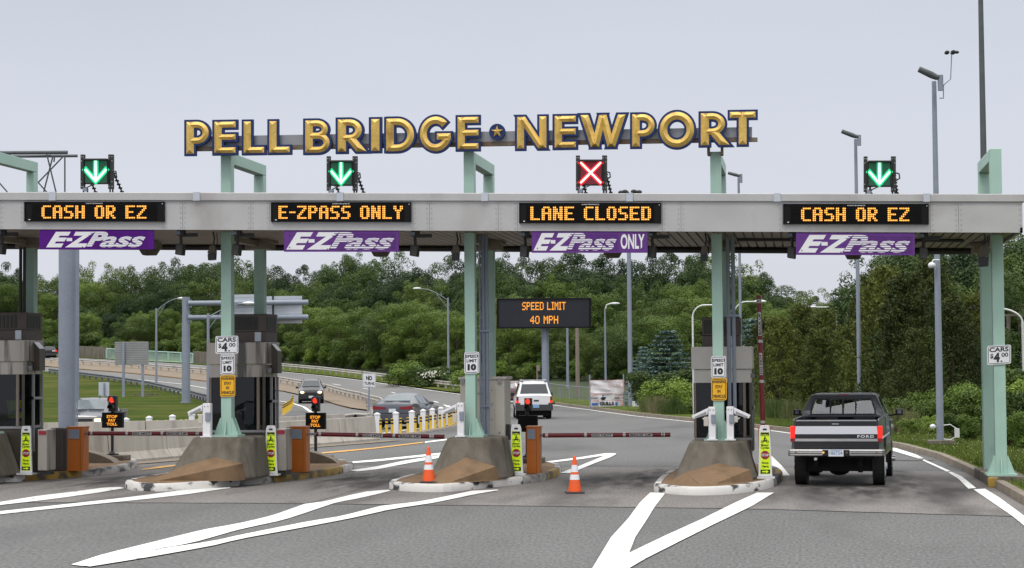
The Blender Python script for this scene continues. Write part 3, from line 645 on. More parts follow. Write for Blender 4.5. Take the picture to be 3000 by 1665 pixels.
# luminaires and devices hanging under the soffit
def hang(name, label, cat, build, loc, group=None):
    t = thing(name, label, cat, loc, group=group); build(t); return t
for k, (px, lab) in enumerate(((438, 'shallow bowl light under the canopy behind the first purple board'), (1115, 'shallow bowl light under the canopy behind the second purple board'), (1795, 'shallow bowl light under the canopy behind the ONLY board'), (2500, 'shallow bowl light under the canopy behind the rightmost purple board'))):
    p = P(px, 735, 3.2); zb = cz(p.x, 'bot')
    t = thing('canopy_light', lab, 'light', (p.x, 3.2, zb - .3), group='lights under the canopy')
    b = MB(); b.box(-.24, .24, -.24, .24, .12, .3); b.build('housing', M['soffit'], t)
    b = MB(); b.frust([(-.14, -.14, -.02), (.14, -.14, -.02), (.14, .14, -.02), (-.14, .14, -.02)], [(-.21, -.21, .12), (.21, -.21, .12), (.21, .21, .12), (-.21, .21, .12)]); b.build('bowl', M['conc'], t, bevel=.02)
def speaker_dev(px, lab, Y=-.9):
    x = P(px, 700, Y).x; z = cz(x, 'bot'); t = thing('toll_antenna', lab, 'antenna', (x, Y, z - .55), group='dark antennas under the canopy front')
    b = MB(); b.box(-.05, .12, -.06, .06, .45, .57); b.tube([(.02, 0, .46), (.03, .02, .22)], .035, 6); b.box(.0, .38, -.0, .1, .42, .5); b.build('bracket', M['dark'], t)
    b = MB(); b.prism([(-.09, -.1, .03), (.07, -.12, 0), (.09, -.1, .24), (-.07, -.08, .27)], (.03, .2, 0)); b.build('antenna_box', M['dark'], t, bevel=.02)
    b = MB(); b.box(-.09, .03, -.075, -.06, .47, .54); b.build('connector', M['galv'], t)
speaker_dev(527, 'dark box antenna hanging right of the leftmost purple board')
speaker_dev(692, 'dark box antenna tucked against the first green post')
speaker_dev(1213, 'dark box antenna hanging right of the second purple board')
speaker_dev(1535, 'dark box antenna hanging left of the ONLY board')
speaker_dev(1908, 'dark box antenna hanging at the right end of the ONLY board')
speaker_dev(2317, 'dark box antenna hanging left of the rightmost purple board')
speaker_dev(2702, 'dark box antenna hanging right of the rightmost purple board')
speaker_dev(2, 'dark box antenna cut by the left edge of the picture')
def lane_cam(px, py, lab, big=1.0, sgn=-1, Y=-.4):
    x = P(px, py, Y).x; z = cz(x, 'bot'); zc = P(px, py, Y).z; t = thing('lane_camera', lab, 'camera', (x, Y, zc), group='cameras hanging under the canopy')
    b = MB(); b.tube([(.02, 0, z - zc + .02), (.05, 0, .28 * big), (.02, 0, .1)], .018, 6); b.tube([(.09, .03, z - zc), (.12, .0, .2), (.05, 0, .1), (.1, 0, -.05)], .01, 5); b.build('drop_arm', M['dark'], t)
    b = MB(); b.prism([(-.05 * big, -.07, .12 * big), (.06 * big, -.07, .16 * big), (.09 * big, -.07, -.02), (-.07 * big, -.07, -.08 * big)], (0, .14, 0)); b.prism([(-.1 * big, -.08, -.02), (.03, -.08, .14 * big), (.05, -.08, .12 * big), (-.06 * big, -.08, -.06)], (0, .16, 0)); b.build('housing', M['conc'], t, bevel=.01)
    b = MB(); b.prism([(-.08 * big, -.1, -.06 * big), (.08 * big, -.1, -.04 * big), (.07 * big, -.1, -.19 * big), (-.07 * big, -.1, -.2 * big)], (0, .18, 0)); b.build('lens_hood', M['black'], t)
lane_cam(622, 737, 'black hooded camera hanging left of the first green post')
lane_cam(1335, 738, 'black hooded camera hanging left of the second green post')
lane_cam(2063, 740, 'black hooded camera hanging left of the third green post')
lane_cam(2880, 745, 'large black hooded camera hanging left of the rightmost green post', 1.35)

# ================================================================== ROOF SIGN: PELL BRIDGE * NEWPORT
def arc(cx, cy, rx, ry, a0, a1, n=12): return [(cx + rx * math.cos(R(a0 + (a1 - a0) * i / n)), cy + ry * math.sin(R(a0 + (a1 - a0) * i / n))) for i in range(n + 1)]
# strokes in letter space (height 1); each: points, width, closed, start cut, end cut ('h' = cut level)
V = lambda x, w=.235: ([(x, 0), (x, 1)], w, False, None, None)
H = lambda y, a, b, w=.185: ([(a, y), (b, y)], w, False, None, None)
S = .235
LET = {
 'I': (.235, [V(.1175)]), 'L': (.66, [V(.1175), H(.0925, .06, .66)]),
 'E': (.67, [V(.1175), H(.9075, .06, .67), H(.51, .08, .67, .18), H(.0925, .06, .67)]),
 'P': (.70, [V(.1175), ([(.06, .905), (.33, .905)] + arc(.33, .655, .27, .25, 90, -90, 14) + [(.08, .405)], .19, False, None, None)]),
 'R': (.80, [V(.1175), ([(.06, .905), (.33, .905)] + arc(.33, .665, .265, .24, 90, -90, 14) + [(.08, .425)], .19, False, None, None), ([(.33, .46), (.68, 0)], .235, False, None, 'h')]),
 'B': (.75, [V(.1175), ([(.06, .91), (.36, .91)] + arc(.36, .72, .235, .19, 90, -90, 12) + [(.08, .53)], .18, False, None, None), ([(.08, .52), (.40, .52)] + arc(.40, .305, .25, .215, 90, -90, 12) + [(.06, .09)], .185, False, None, None)]),
 'D': (.86, [V(.1175), ([(.06, .905), (.34, .905)] + arc(.34, .5, .41, .405, 90, -90, 18) + [(.06, .095)], .205, False, None, None)]),
 'G': (.98, [(arc(.49, .5, .385, .415, 42, 345, 26), .215, False, None, None), ([(.53, .42), (.965, .42)], .19, False, None, None)]),
 'O': (1.02, [(arc(.51, .5, .40, .415, 0, 360, 36)[:-1], .225, True, None, None)]),
 'N': (.93, [V(.1125, .225), V(.8175, .225), ([(.13, 1), (.80, 0)], .215, False, 'h', 'h')]),
 'W': (1.33, [([(.12, 1), (.43, 0)], .225, False, 'h', 'h'), ([(.43, 0), (.66, 1)], .215, False, 'h', 'h'), ([(.66, 1), (.90, 0)], .215, False, 'h', 'h'), ([(.90, 0), (1.21, 1)], .225, False, 'h', 'h')]),
 'T': (.76, [([(.38, 0), (.38, 1)], .235, False, None, None), H(.9075, 0, .76)]),
}
def stroke(mb, F, st, Wd, grow, d0, d1, ridge):
    """one letter stroke on frame F; grow widens and lengthens it; ridge makes the roof-shaped section"""
    pts, w, closed, ca, cb = st; pts = [Vector((x, y)) for x, y in pts]; w2 = w / 2 + grow
    pts = [p for i, p in enumerate(pts) if i == 0 or (p - pts[i - 1]).length > 1e-4]; n = len(pts)
    def nrm(a, b): t = (b - a).normalized(); return Vector((-t.y, t.x))
    if not closed:
        t = (pts[1] - pts[0]).normalized(); pts[0] = pts[0] - t * grow / (abs(t.y) if ca else 1); t = (pts[-1] - pts[-2]).normalized(); pts[-1] = pts[-1] + t * grow / (abs(t.y) if cb else 1)
    Lf, Rt = [], []
    for i, p in enumerate(pts):
        a = pts[i - 1] if (i > 0 or closed) else None; b = pts[(i + 1) % n] if (i < n - 1 or closed) else None
        if a is None: nn = nrm(p, b); k = w2
        elif b is None: nn = nrm(a, p); k = w2
        else:
            n1, n2 = nrm(a, p), nrm(p, b); nn = (n1 + n2).normalized(); k = w2 / max(.5, nn.dot(n1))
        if (a is None and ca) or (b is None and cb):
            s_ = 1 if nn.x > 0 else -1; nn = Vector((s_, 0)); k = w2 / abs((nrm(p, b) if a is None else nrm(a, p)).x)
        Lf.append(p + nn * k); Rt.append(p - nn * k)
    C = list(pts)
    if ridge and not closed:
        t = (pts[1] - pts[0]).normalized(); C[0] = pts[0] + t * w2 / (abs(t.y) if ca else 1); t = (pts[-1] - pts[-2]).normalized(); C[-1] = pts[-1] - t * w2 / (abs(t.y) if cb else 1)
    g = lambda p, d: F.p(p.x / Wd, p.y, d)
    vs = []; fs = []
    if ridge:
        hgt = d0 + (d1 - d0) * min(1.25, w / .235)
        for i in range(n): vs += [g(Lf[i], d0), g(C[i], hgt), g(Rt[i], d0)]
        m_ = n if closed else n - 1
        for i in range(m_):
            a, b = 3 * i, 3 * ((i + 1) % n); fs += [(a, a + 1, b + 1, b), (a + 1, a + 2, b + 2, b + 1)]
        if not closed: fs += [(0, 2, 1), (3 * n - 3, 3 * n - 2, 3 * n - 1)]
    else:
        for i in range(n): vs += [g(Lf[i], d1), g(Rt[i], d1), g(Lf[i], d0), g(Rt[i], d0)]
        m_ = n if closed else n - 1
        for i in range(m_):
            a, b = 4 * i, 4 * ((i + 1) % n); fs += [(a, a + 1, b + 1, b), (a, b, b + 2, a + 2), (a + 1, a + 3, b + 3, b + 1), (a + 2, b + 2, b + 3, a + 3)]
        if not closed: fs += [(0, 2, 3, 1), (4 * n - 4, 4 * n - 3, 4 * n - 1, 4 * n - 2)]
    mb.add(vs, fs)
YS = -.42
sign = thing('roof_sign', 'raised gold and navy letters reading PELL BRIDGE NEWPORT on a long rail', 'sign', tuple(P(1376, 450, YS))); o = sign.location
LP = [('P', 541, 619.6, 352, 458), ('E', 623, 698, 352, 456.5), ('L', 709, 781, 351, 456), ('L', 784, 856, 350, 455), ('B', 889, 974, 348, 455), ('R', 984.5, 1080, 345, 452), ('I', 1082, 1119, 344, 450), ('D', 1126, 1221, 343, 450),
      ('G', 1225, 1329, 339, 449), ('E', 1335, 1409, 338, 445), ('N', 1509, 1609, 337, 443), ('E', 1619, 1694, 335, 440.5), ('W', 1694, 1842, 332, 439), ('P', 1846, 1925, 330, 437), ('O', 1927, 2040, 326, 437), ('R', 2047, 2143, 327, 433), ('T', 2132, 2220, 323, 431)]
for k, (ch, x0, x1, y0, y1) in enumerate(LP):
    b_ = 6.3; dx = x1 - x0; Wd, st = LET[ch]; hh = (y1 - y0) - 2 * b_; sl = -.0035 * (x1 - x0)
    bx0, bx1 = x0 + b_, x1 - b_
    if ch in 'RWN': bx1 = x1 - b_ * 1.2
    F = Frame(P(bx0, y1 - b_, YS), P(bx1, y1 - b_ - .012 * dx, YS), P(bx0, y0 + b_, YS)); gr = b_ / hh
    n_ = MB()
    for i, s_ in enumerate(st): stroke(n_, F, s_, Wd, gr, -.05 + .002 * i, .035 + .0015 * i, False)
    lt = n_.build('letter', M['navy'], sign, o)
    g_ = MB()
    for i, s_ in enumerate(st): stroke(g_, F, s_, Wd, 0, .037, .108, True)
    g_.build('letter_face', M['gold'], lt, o)
c = P(1457, 387, YS); r_ = (P(1480.5, 387, YS) - c).length; F = Frame(c, c + Vector((1, 0, 0)), c + Vector((0, 0, 1)))
n_ = MB(); n_.prism([F.p(math.cos(R(a)) * r_, math.sin(R(a)) * r_, .035) for a in range(0, 360, 10)], (0, .085, 0)); lt = n_.build('round_badge', M['navy'], sign, o)
n_ = MB(); pr = [F.p(math.cos(R(90 + 36 * i)) * r_ * (.78 if i % 2 == 0 else .31), math.sin(R(90 + 36 * i)) * r_ * (.78 if i % 2 == 0 else .31), .04) for i in range(10)]
n_.add(pr + [F.p(0, 0, .10)], [(i, (i + 1) % 10, 10) for i in range(10)]); n_.build('star', M['gold'], lt, o)
n_ = MB(); Yb = YS + .10
n_.prism([P(540, 431, Yb), P(2203, 402.5, Yb), P(2203, 372.5, Yb), P(540, 401, Yb)], (0, .12, 0)); n_.build('backing_beam', M['grey_paint'], sign, o)
n_ = MB(); n_.prism([P(540, 443, Yb), P(2219, 414.5, Yb), P(2219, 403, Yb), P(540, 431.5, Yb)], (0, .12, 0)); n_.build('support_tube', M['rust'], sign, o)
for x, px, h in COLX[1:4]:
    for s_ in (-1, 1):
        n_ = MB(); a = x + s_ * (h + .03); zt = P(px, 432 - (px - 667) * .017, -.16).z
        n_.box(a - .025, a + .025, -.3, .05, zt - .35 * (1 if px > 2000 else .4), zt + .08); n_.build('hanger', M['rust'], sign, o)

# ================================================================== LED MESSAGE BOARDS ON THE FASCIA
for k, (x0, y0, x1, y1, msg, us, lab) in enumerate(((72, 592, 481, 649, 'CASH OR EZ', (.125, .877), 'amber board reading CASH OR EZ at the left, above the first purple board'), (794, 593, 1204, 650, 'E-ZPASS ONLY', (.055, .945), 'amber board on the canopy reading E-ZPASS ONLY'),
        (1521, 595, 1937, 654, 'LANE CLOSED', (.08, .93), 'amber board on the canopy reading LANE CLOSED under the red cross'), (2294, 598, 2721, 657, 'CASH OR EZ', (.125, .868), 'amber board reading CASH OR EZ at the right, above the rightmost purple board'))):
    Y = YF - .06; F = fpx(x0, y0, x1, y1, Y, .5); t = thing('message_board', lab, 'display', tuple(F.p(.5, 0)), group='amber message boards on the canopy edge'); o = t.location
    b = MB(); F.slab(b, 0, 0, 1, 1, -.08, 0)
    for e in ((0, 0, 1, .03), (0, .97, 1, 1), (0, 0, .006, 1), (.994, 0, 1, 1)): F.slab(b, *e, 0, .02)
    b.build('housing', M['ledframe'], t, o)
    b = MB()
    for i in range(9):
        v = .11 + i * .093; F.slab(b, .05, v, .95, v + .028, .001, .022)
    b.build('louvres', M['ledoff'], t, o)
    wd = [len(D57[c_].split()[0]) + 2 for c_ in msg]; tot = sum(wd) - 1; cur = 0
    for c_, w_ in zip(msg, wd):
        if c_ != ' ':
            b = MB(); du = (us[1] - us[0]) / tot; leds(F, b, c_, us[0] + cur * du, .14, us[0] + (cur + w_ - 1) * du, .82, .024, True, 0, 1, .50); b.build('lit_letter', [M['led'], M['led2']], t, o)
        cur += w_
    b = MB(); F.text(b, 'DAKTRONICS', .445, .895, .565, .945, .0225, 0, .01); F.slab(b, .03, .07, .042, .11, .001, .012); F.slab(b, .985, .88, .99, .92, .001, .012)
    b.build('maker_text', M['white'], t, o)

# ================================================================== PURPLE E-ZPASS BOARDS
def ezlogo(F, b, u0, v0, u1, v1, stripes):
    w = u1 - u0; sh = .42
    F.text(b, 'E', u0, v0, u0 + w * .25, v1, .004, 0, .055, sh)
    F.slab(b, u0 + w * .205, v0 + (v1 - v0) * .40, u0 + w * .26, v0 + (v1 - v0) * .60, .001, .004)
    F.text(b, 'Z', u0 + w * .19, v0, u0 + w * .49, v1, .005, 0, .055, sh)
    F.text(b, 'P', u0 + w * .40, v0 + (v1 - v0) * .05, u0 + w * .64, v1, .006, 0, .05, sh)
    F.text(b, 'ass', u0 + w * .52, v0, u1, v0 + (v1 - v0) * .70, .007, 0, .03, .38)
def ezboard(x0, y0, x1, y1, dy, lab, m, only, stripes, u=(.06, .94)):
    Y = YF + .02; F = fpx(x0, y0, x1, y1, Y, dy); t = thing('toll_board', lab, 'sign', tuple(F.p(.5, 1)), group='purple toll boards hanging below the canopy edge'); o = t.location
    b = MB(); F.slab(b, 0, 0, 1, 1, -.03, 0); bd = b.build('board', M[m], t, o)
    b = MB(); ezlogo(F, b, u[0], .10, u[1], .90, stripes); b.build('logo', M['white'], t, o)
    b = MB()                              # gaps that cut the word into strips
    w = u[1] - u[0]; ns = 8
    for i in range(ns):
        v = .13 + i * .098; a = u[0] + w * (.42 - .03 * (i < 4) + .02 * (i % 3)); F.slab(b, a, v, u[1] + .005, v + (.030 if stripes else .012), .008, .0095)
    b.build('logo_stripes', M[m], t, o)
    b = MB()
    for uu, vv in ((.05, .2), (.05, .75), (.5, .1), (.95, .2), (.95, .75), (.38, .12)): F.slab(b, uu - .004, vv - .025, uu + .004, vv + .025, .002, .012)
    b.build('bolts', M['dark'], t, o)
    if only:
        b = MB(); F.text(b, 'ONLY', .77, .17, .975, .85, .004, 0, .03); b.build('only_text', M['white'], t, o)
ezboard(115, 674, 451, 731, -.5, 'bright purple E-ZPass board with crisp white logo, far left', 'purple', False, False)
ezboard(832, 674.5, 1168, 738, 0, 'faded purple E-ZPass board under the E-ZPASS ONLY display', 'purple_faded', False, True, (.02, .975))
ezboard(1558, 677, 1897, 741, 0, 'purple board with the word ONLY after the E-ZPass logo', 'purple_faded', True, True, (.015, .745))
ezboard(2332, 682, 2680, 747, 1, 'faded purple E-ZPass board with dark bolts, far right', 'purple_faded', False, True, (.02, .975))

# ================================================================== LANE SIGNALS ON THE ROOF
def rod(F, b, u0, v0, u1, v1, w, d0, d1, m=0):
    a = F.p(u0, v0, d1); c = F.p(u1, v1, d1); t = (c - a).normalized(); s_ = t.cross(F.n) * w / 2; k = F.n * (d0 - d1)
    b.prism([a - s_ - t * w / 2, c - s_ + t * w / 2, c + s_ + t * w / 2, a + s_ - t * w / 2], k, m)
for k, (x0, x1, y0, y1, red, lab) in enumerate(((242, 320, 468, 538, 0, 'lane signal with green down arrow at the left, above the first board'), (963, 1036, 473, 543, 0, 'lane signal with green down arrow below the letters BRIDGE'),
        (1694, 1768, 471, 542, 1, 'lane signal showing a red cross below the word NEWPORT'), (2538, 2615, 474, 546, 0, 'lane signal with green down arrow at the right, between lamp poles'))):
    Y = -.95; F = fpx(x0, y0, x1, y1, Y, 0); t = thing('lane_signal', lab, 'signal', tuple(F.p(.5, -.3)), group='lane signals on the canopy roof'); o = t.location
    b = MB(); F.slab(b, .0, 0, 1, 1, -.22, 0); F.slab(b, .06, .95, .96, 1.03, 0, .10); F.slab(b, .04, .0, .07, 1, 0, .04); F.slab(b, .93, 0, .96, 1, 0, .04); b.build('housing', M['black'], t, o, bevel=.008)
    b = MB(); hl = 'r_halo' if red else 'g_halo'; cr_ = 'r_core' if red else 'g_core'; w = F.W * .20
    for i, s_ in enumerate(((.12, .90, .88, .10), (.88, .90, .12, .10)) if red else ((.5, .93, .5, .16), (.12, .57, .5, .10), (.88, .57, .5, .10))):
        rod(F, b, *s_, w, .002 + .001 * i, .012 + .001 * i)
    gl_ = b.build('halo_strip', M[hl], t, o)  # glow around the bright core, drawn as a wider coloured emissive strip
    b = MB(); F.slab(b, .09, .03, .91, .94, .0005, .0015); b.build('lens_panel', M['r_panel' if red else 'g_panel'], t, o)
    b = MB()
    for i, s_ in enumerate(((.12, .90, .88, .10), (.88, .90, .12, .10)) if red else ((.5, .93, .5, .20), (.13, .56, .5, .10), (.87, .56, .5, .10))):
        rod(F, b, *s_, w * .42, .014 + .001 * i, .020 + .001 * i)
    b.build('led_core', M[cr_], t, o)
    for u0, u1 in ((-.10, .05), (.94, 1.13)):
        b = MB(); F.slab(b, u0, -.22, u1, 1.22, -.10, -.03)
        b.build('upright', M['dark'], t, o)
        b = MB()
        for v in (-.12, .08, .95, 1.12):
            for u in (u0 + .04, u1 - .04): F.slab(b, u - .012, v - .014, u + .012, v + .014, -.029, -.024)
        b.build('bolt_heads', M['lampwhite'], t, o)
    b = MB(); b.tube([F.p(1.1, .55, 0), F.p(1.25, .5, 0), F.p(1.27, .32, 0), F.p(1.12, .22, 0)], .018, 6); b.tube([F.p(.02, -.25, 0), F.p(.25, -.12, 0), F.p(.5, 0, 0)], .014, 6); b.build('cable', M['dark'], t, o)
    b = MB(); F.slab(b, .02, -.32, .17, -.18, -.06, .02); b.build('junction_box', M['galv'], t, o)
    b = MB(); zr = cz(F.o.x, 'cop') + .1
    for u in (.0, .15, 1.0, 1.1):
        a = F.p(u, -.2, -.06); b.tube([a, (a.x, a.y, zr)], .02, 5)
    for u in (.05, 1.05):
        a = F.p(u, .6, -.1); e = F.p(u + .2, 0, 0); b.tube([a, (e.x, a.y + .5, zr)], .02, 5)
        for j in range(8):
            p_ = a.lerp(Vector((e.x, a.y + .5, zr)), j / 8); b.box(p_.x - .04, p_.x + .04, p_.y - .02, p_.y + .02, p_.z - .02, p_.z + .015)
    b.build('brace', M['dark'], t, o)

# ================================================================== POST SIGNS
def plate_sign(name, lab, F, fill, lines, grp=None, border=True, th=.01, cat='sign', r=.04):
    t = thing(name, lab, cat, tuple(F.p(.5, 0)), group=grp); o = t.location
    b = MB(); F.rslab(b, 0, 0, 1, 1, -th, 0, r); b.build('plate', M[fill], t, o)
    b = MB(); bw = .012
    if border:
        iu, iv = .018 / F.W, .018 / F.H; ou = bw / F.W; ov = bw / F.H
        for e in ((iu * 2, iv, 1 - iu * 2, iv + ov), (iu * 2, 1 - iv - ov, 1 - iu * 2, 1 - iv), (iu, iv * 2, iu + ou, 1 - iv * 2), (1 - iu - ou, iv * 2, 1 - iu, 1 - iv * 2)): F.slab(b, *e, .001, .003)
    for s_, u0, v0, u1, v1, off in lines: F.text(b, s_, u0, v0, u1, v1, .003, 0, off)
    b.build('lettering', M['ink'], t, o); return t
CARS = [('CARS', .09, .66, .90, .90, .03), ('$', .13, .30, .26, .58, .02), ('4', .27, .12, .53, .62, .05), ('.', .56, .12, .64, .20, .04), ('00', .60, .38, .88, .60, .02)]
SPD = [('SPEED', .09, .73, .91, .87, .03), ('LIMIT', .16, .52, .84, .66, .03), ('10', .22, .14, .80, .44, .07)]
WARN = [('WARNING', .08, .77, .92, .91, .035), ('STAY', .26, .55, .74, .69, .035), ('IN', .40, .34, .60, .48, .035), ('VEHICLE', .10, .12, .90, .26, .035)]
for (x0, y0, x1, y1, nm, lab, fill, L_, g_) in (
    (631, 985, 698, 1037, 'price_sign', 'white CARS $4.00 sign at the top of the stack on the first green post', 'signwhite', CARS, 'price signs'),
    (646, 1038, 687, 1098, 'speed_limit_sign', 'white SPEED LIMIT 10 sign between the CARS sign and the amber sign', 'signwhite', SPD, 'ten mile speed signs'),
    (645, 1100, 689, 1163, 'warning_sign', 'amber WARNING STAY IN VEHICLE sign in front of the left booth window', 'signyellow', WARN, 'amber warning signs'),
    (1360, 1032, 1404, 1095, 'speed_limit_sign', 'white SPEED LIMIT 10 sign alone on the second green post', 'signwhite', SPD, 'ten mile speed signs'),
    (2083, 1044, 2127, 1107, 'speed_limit_sign', 'white SPEED LIMIT 10 sign beside two grey conduits', 'signwhite', SPD, 'ten mile speed signs'),
    (2084, 1109, 2129, 1174, 'warning_sign', 'amber WARNING STAY IN VEHICLE sign above the two white camera posts', 'signyellow', WARN, 'amber warning signs'),
    (2892, 1014, 2962, 1070, 'price_sign', 'white CARS $4.00 sign alone on the rightmost green post', 'signwhite', CARS, 'price signs')):
    plate_sign(nm, lab, fpx(x0, y0, x1, y1, -.16, -1 if x0 < 2800 else -4), fill, L_, g_)
# conduits standing behind the posts
for lab, pxs, y0, y1, Y in (('pair of grey conduits rising behind the second green post', (1419, 1429, 1409), 683, 1282, .5), ('pair of grey conduits rising behind the third green post', (2138, 2153), 688, 1206, .45), ('dark conduits beside the leftmost rear post', (60, 71), 725, 1000, 2.2)):
    a = P(pxs[0], y1, Y); t = thing('conduit_bundle', lab, 'conduit', tuple(a)); o = t.location
    for i, px in enumerate(pxs):
        p0, p1 = P(px, y1, Y), P(px, y0, Y); b = MB(); b.tube([(p0.x, Y, p0.z), (p0.x, Y, min(p1.z, cz(p1.x, 'bot') + .02))], .042 if i < 2 else .022, 8)
        b.build('conduit', M['galv'] if px > 100 else M['dark'], t, o)
    for yy in ((925, 1207) if px > 1500 else (970, 1190)):
        if px < 100: break
        b = MB(); p0 = P(pxs[0] - 12, yy, Y - .06); p1 = P(pxs[1] + 14, yy, Y - .06); b.box(p0.x, p1.x, Y - .075, Y - .045, p0.z - .025, p0.z + .025); b.build('strut_clamp', M['galv'], t, o)

# ================================================================== TOLL BOOTHS
def booth(lab, x0, x1, y0, y1, zt, plain=False, rows=None):
    x0, x1, zt = P(x0, 1003, y0).x, P(x1, 1003, y0).x, P(x1, zt, y0).z
    t = thing('toll_booth', lab, 'booth', ((x0 + x1) / 2, (y0 + y1) / 2, .165), group='toll booths on the islands'); o = t.location; steel = M['booth_plain' if plain else 'booth']
    zg, zb, zm, zc = .165, 1.24, 2.39, 2.78          # ground, sill, head of the glass, seam of the header
    zb, zm, zc = zt - 2.02, zt - .80, zt - .50
    b = MB(); b.box(x0 + .03, x1 - .03, y0 + .03, y1 - .03, zg, zb - .06); b.build('lower_panel', M['booth_dark'], t, o, bevel=.01)
    b = MB(); b.box(x0 + .01, x1 - .01, y0 + .01, y1 - .01, zb - .055, zb); b.build('sill', M['alu_dark'], t, o)
    b = MB(); b.box(x0 + .06, x1 - .2, y0 + .02, y0 + .04, zb + .003, zm - .003); b.build('front_window', M['booth_glass'], t, o)
    b = MB(); b.box(x1 - .06, x1 - .04, y0 + .16, y1 - .1, zb + .003, zm - .003); b.build('side_window', M['booth_glass'], t, o)
    b = MB(); b.box(x0 + .05, x1 - .07, y1 - .1, y1 - .06, zb + .003, zm - .003); b.box(x0 + .035, x0 + .055, y0 + .08, y1 - .1, zb + .003, zm - .003); b.build('interior_wall', M['black'], t, o)
    b = MB(); b.box(x0 + .1, x1 - .15, y0 + .12, y0 + .45, zb + .003, zb + .10); b.build('counter', M['interior_grey'], t, o)
    b = MB(); b.box(x0 + .78, x0 + 1.0, y0 + .2, y0 + .24, zb + .14, zb + .62); b.box(x0 + .86, x0 + .92, y0 + .2, y0 + .26, zb + .10, zb + .14); b.box(x0 + .3, x0 + .5, y0 + .3, y0 + .4, zb + .10, zb + .26); b.build('terminal_reflection', M['pale' if not plain else 'interior_grey'], t, o)  # pale upright box stands in for a reflection in the window glass
    b = MB(); b.tube([(x0 + .5, y0 + .8, zb + .1), (x0 + .5, y0 + .8, zb + .35)], .2, 10); b.box(x0 + .15, x0 + .32, y1 - .2, y1 - .11, zb + .5, zb + .9); b.build('stool', M['interior_grey'], t, o)
    for a, c in ((x0 + .0, x0 + .055), (x1 - .19, x1 - .13), (x1 - .05, x1)):
        b = MB(); b.box(a, c, y0, y0 + .06, zb + .003, zm - .003); b.build('window_post', M['wood' if c != x1 else 'booth_dark'], t, o)
    b = MB(); b.box(x1 - .03, x1 + .02, y0 + .55, y0 + .62, zg + .5, zm); b.box(x1 - .03, x1 + .02, y1 - .12, y1 - .05, zg + .5, zm); b.box(x1 - .03, x1 + .03, y0 + .55, y1 - .05, zb + .62, zb + .68); b.build('door_frame', M['alu_dark'], t, o)
    b = MB(); b.box(x0 + .02, x1 - .02, y0 + .015, y1 - .02, zm, zc - .008); b.build('header_band', steel, t, o)
    b = MB(); b.box(x0 - .04, x1 + .02, y0 - .04, y1 + .02, zc, zt); b.build('roof_box', steel, t, o, bevel=.01)
    if not plain:
        b = MB(); b.box(x1 + .02, x1 + .16, y0 + .55, y1 - .3, zc - .22, zt - .2); b.prism([(x1 + .02, y0 + .55, zt - .2), (x1 + .16, y0 + .55, zt - .2), (x1 + .02, y0 + .55, zt - .04)], (0, y1 - .85 - y0, 0)); b.build('side_hood', M['booth_dark'], t, o)
        b = MB(); b.prism([(x1 + .03, y0 + .53, zt - .035), (x1 + .17, y0 + .53, zt - .19), (x1 + .165, y0 + .53, zt - .2), (x1 + .025, y0 + .53, zt - .045)], (0, .3, 0)); b.build('hood_vent', M['lampwhite'], t, o)
    b = MB(); b.box(x1 - .02, x1 + .06, y0 + .28, y0 + .36, zm + .1, zm + .2); b.build('junction_box', M['alu_dark'], t, o)
    hx0, hx1 = (x0 + .43, x1 + .0) if not plain else (x0 + .2, x1 - .25)
    b = MB(); b.box(hx0, hx1, y0 + .15, y1 - .1, zt + .003, zt + .24); b.box(hx0, hx1, y0 + .15, y1 - .1, zt + .25, zt + .66); b.box(hx0 - .01, hx1 + .01, y0 + .14, y1 - .09, zt + .62, zt + .655)
    h = b.build('air_unit', M['hvac'], t, o, bevel=.006)
    b = MB(); n_ = 12
    for i in range(n_): xx = hx0 + .04 + (hx1 - hx0 - .24) * i / n_; b.box(xx, xx + .05, y0 + .135, y0 + .148, zt + .29, zt + .59)
    b.build('grille', M['dark'], h, o); b = MB()
    for i in range(9): yy = y0 + .2 + (y1 - y0 - .4) * i / 9; b.box(hx1 + .001, hx1 + .013, yy, yy + .06, zt + .29, zt + .59)
    b.build('grille', M['dark'], h, o)
    b = MB(); b.box(hx1 - .27, hx1 - .12, y0 + .13, y0 + .148, zt + .02, zt + .235); b.build('access_label', M['alu'], h, o)
    return t
booth('toll_booth at the far left edge of the picture'.replace('toll_booth', 'steel toll booth with brown air unit,'), -150, 70, 1.3, 2.5, 997)
booth('steel toll booth behind the price, speed and amber signs of the first green post', 612, 775, 1.3, 2.5, 1003)
booth('plain grey toll booth behind two conduits, left of the pickup truck', 2030, 2200, 1.2, 2.5, 1015, True)
ap = P(44, 1200, 1.95); b = MB(); zf = ap.z - .28      # attendant in the leftmost booth
b.tube([(ap.x, 1.95, zf), (ap.x, 1.95, zf + .25), (ap.x, 1.95, zf + .5), (ap.x, 1.95, zf + .62), (ap.x, 1.95, zf + .68), (ap.x, 1.94, zf + .76)], [.17, .16, .20, .15, .06, .055], 14)
b.ball((ap.x, 1.93, zf + .86), .078, .095, .115, 14, 10, z0=-1); b.ball((ap.x, 1.835, zf + .845), .014, .02, .022, 6, 4)
for s_ in (-1, 1): b.tube([(ap.x + s_ * .19, 1.95, zf + .55), (ap.x + s_ * .24, 1.88, zf + .30), (ap.x + s_ * .12, 1.68, zf + .22), (ap.x + s_ * .08, 1.60, zf + .23)], [.055, .045, .035, .03], 8)
at_ = thing('person', 'booth attendant in blue with a lime vest behind the leftmost booth window', 'person', (ap.x, 1.95, zf)); b.build('body', M['shirt'], at_, at_.location, smooth=True)
b = MB(); b.tube([(ap.x, 1.948, zf + .08), (ap.x, 1.948, zf + .27), (ap.x, 1.948, zf + .5)], [.178, .168, .208], 14); b.build('vest', M['vest'], at_, at_.location, smooth=True)
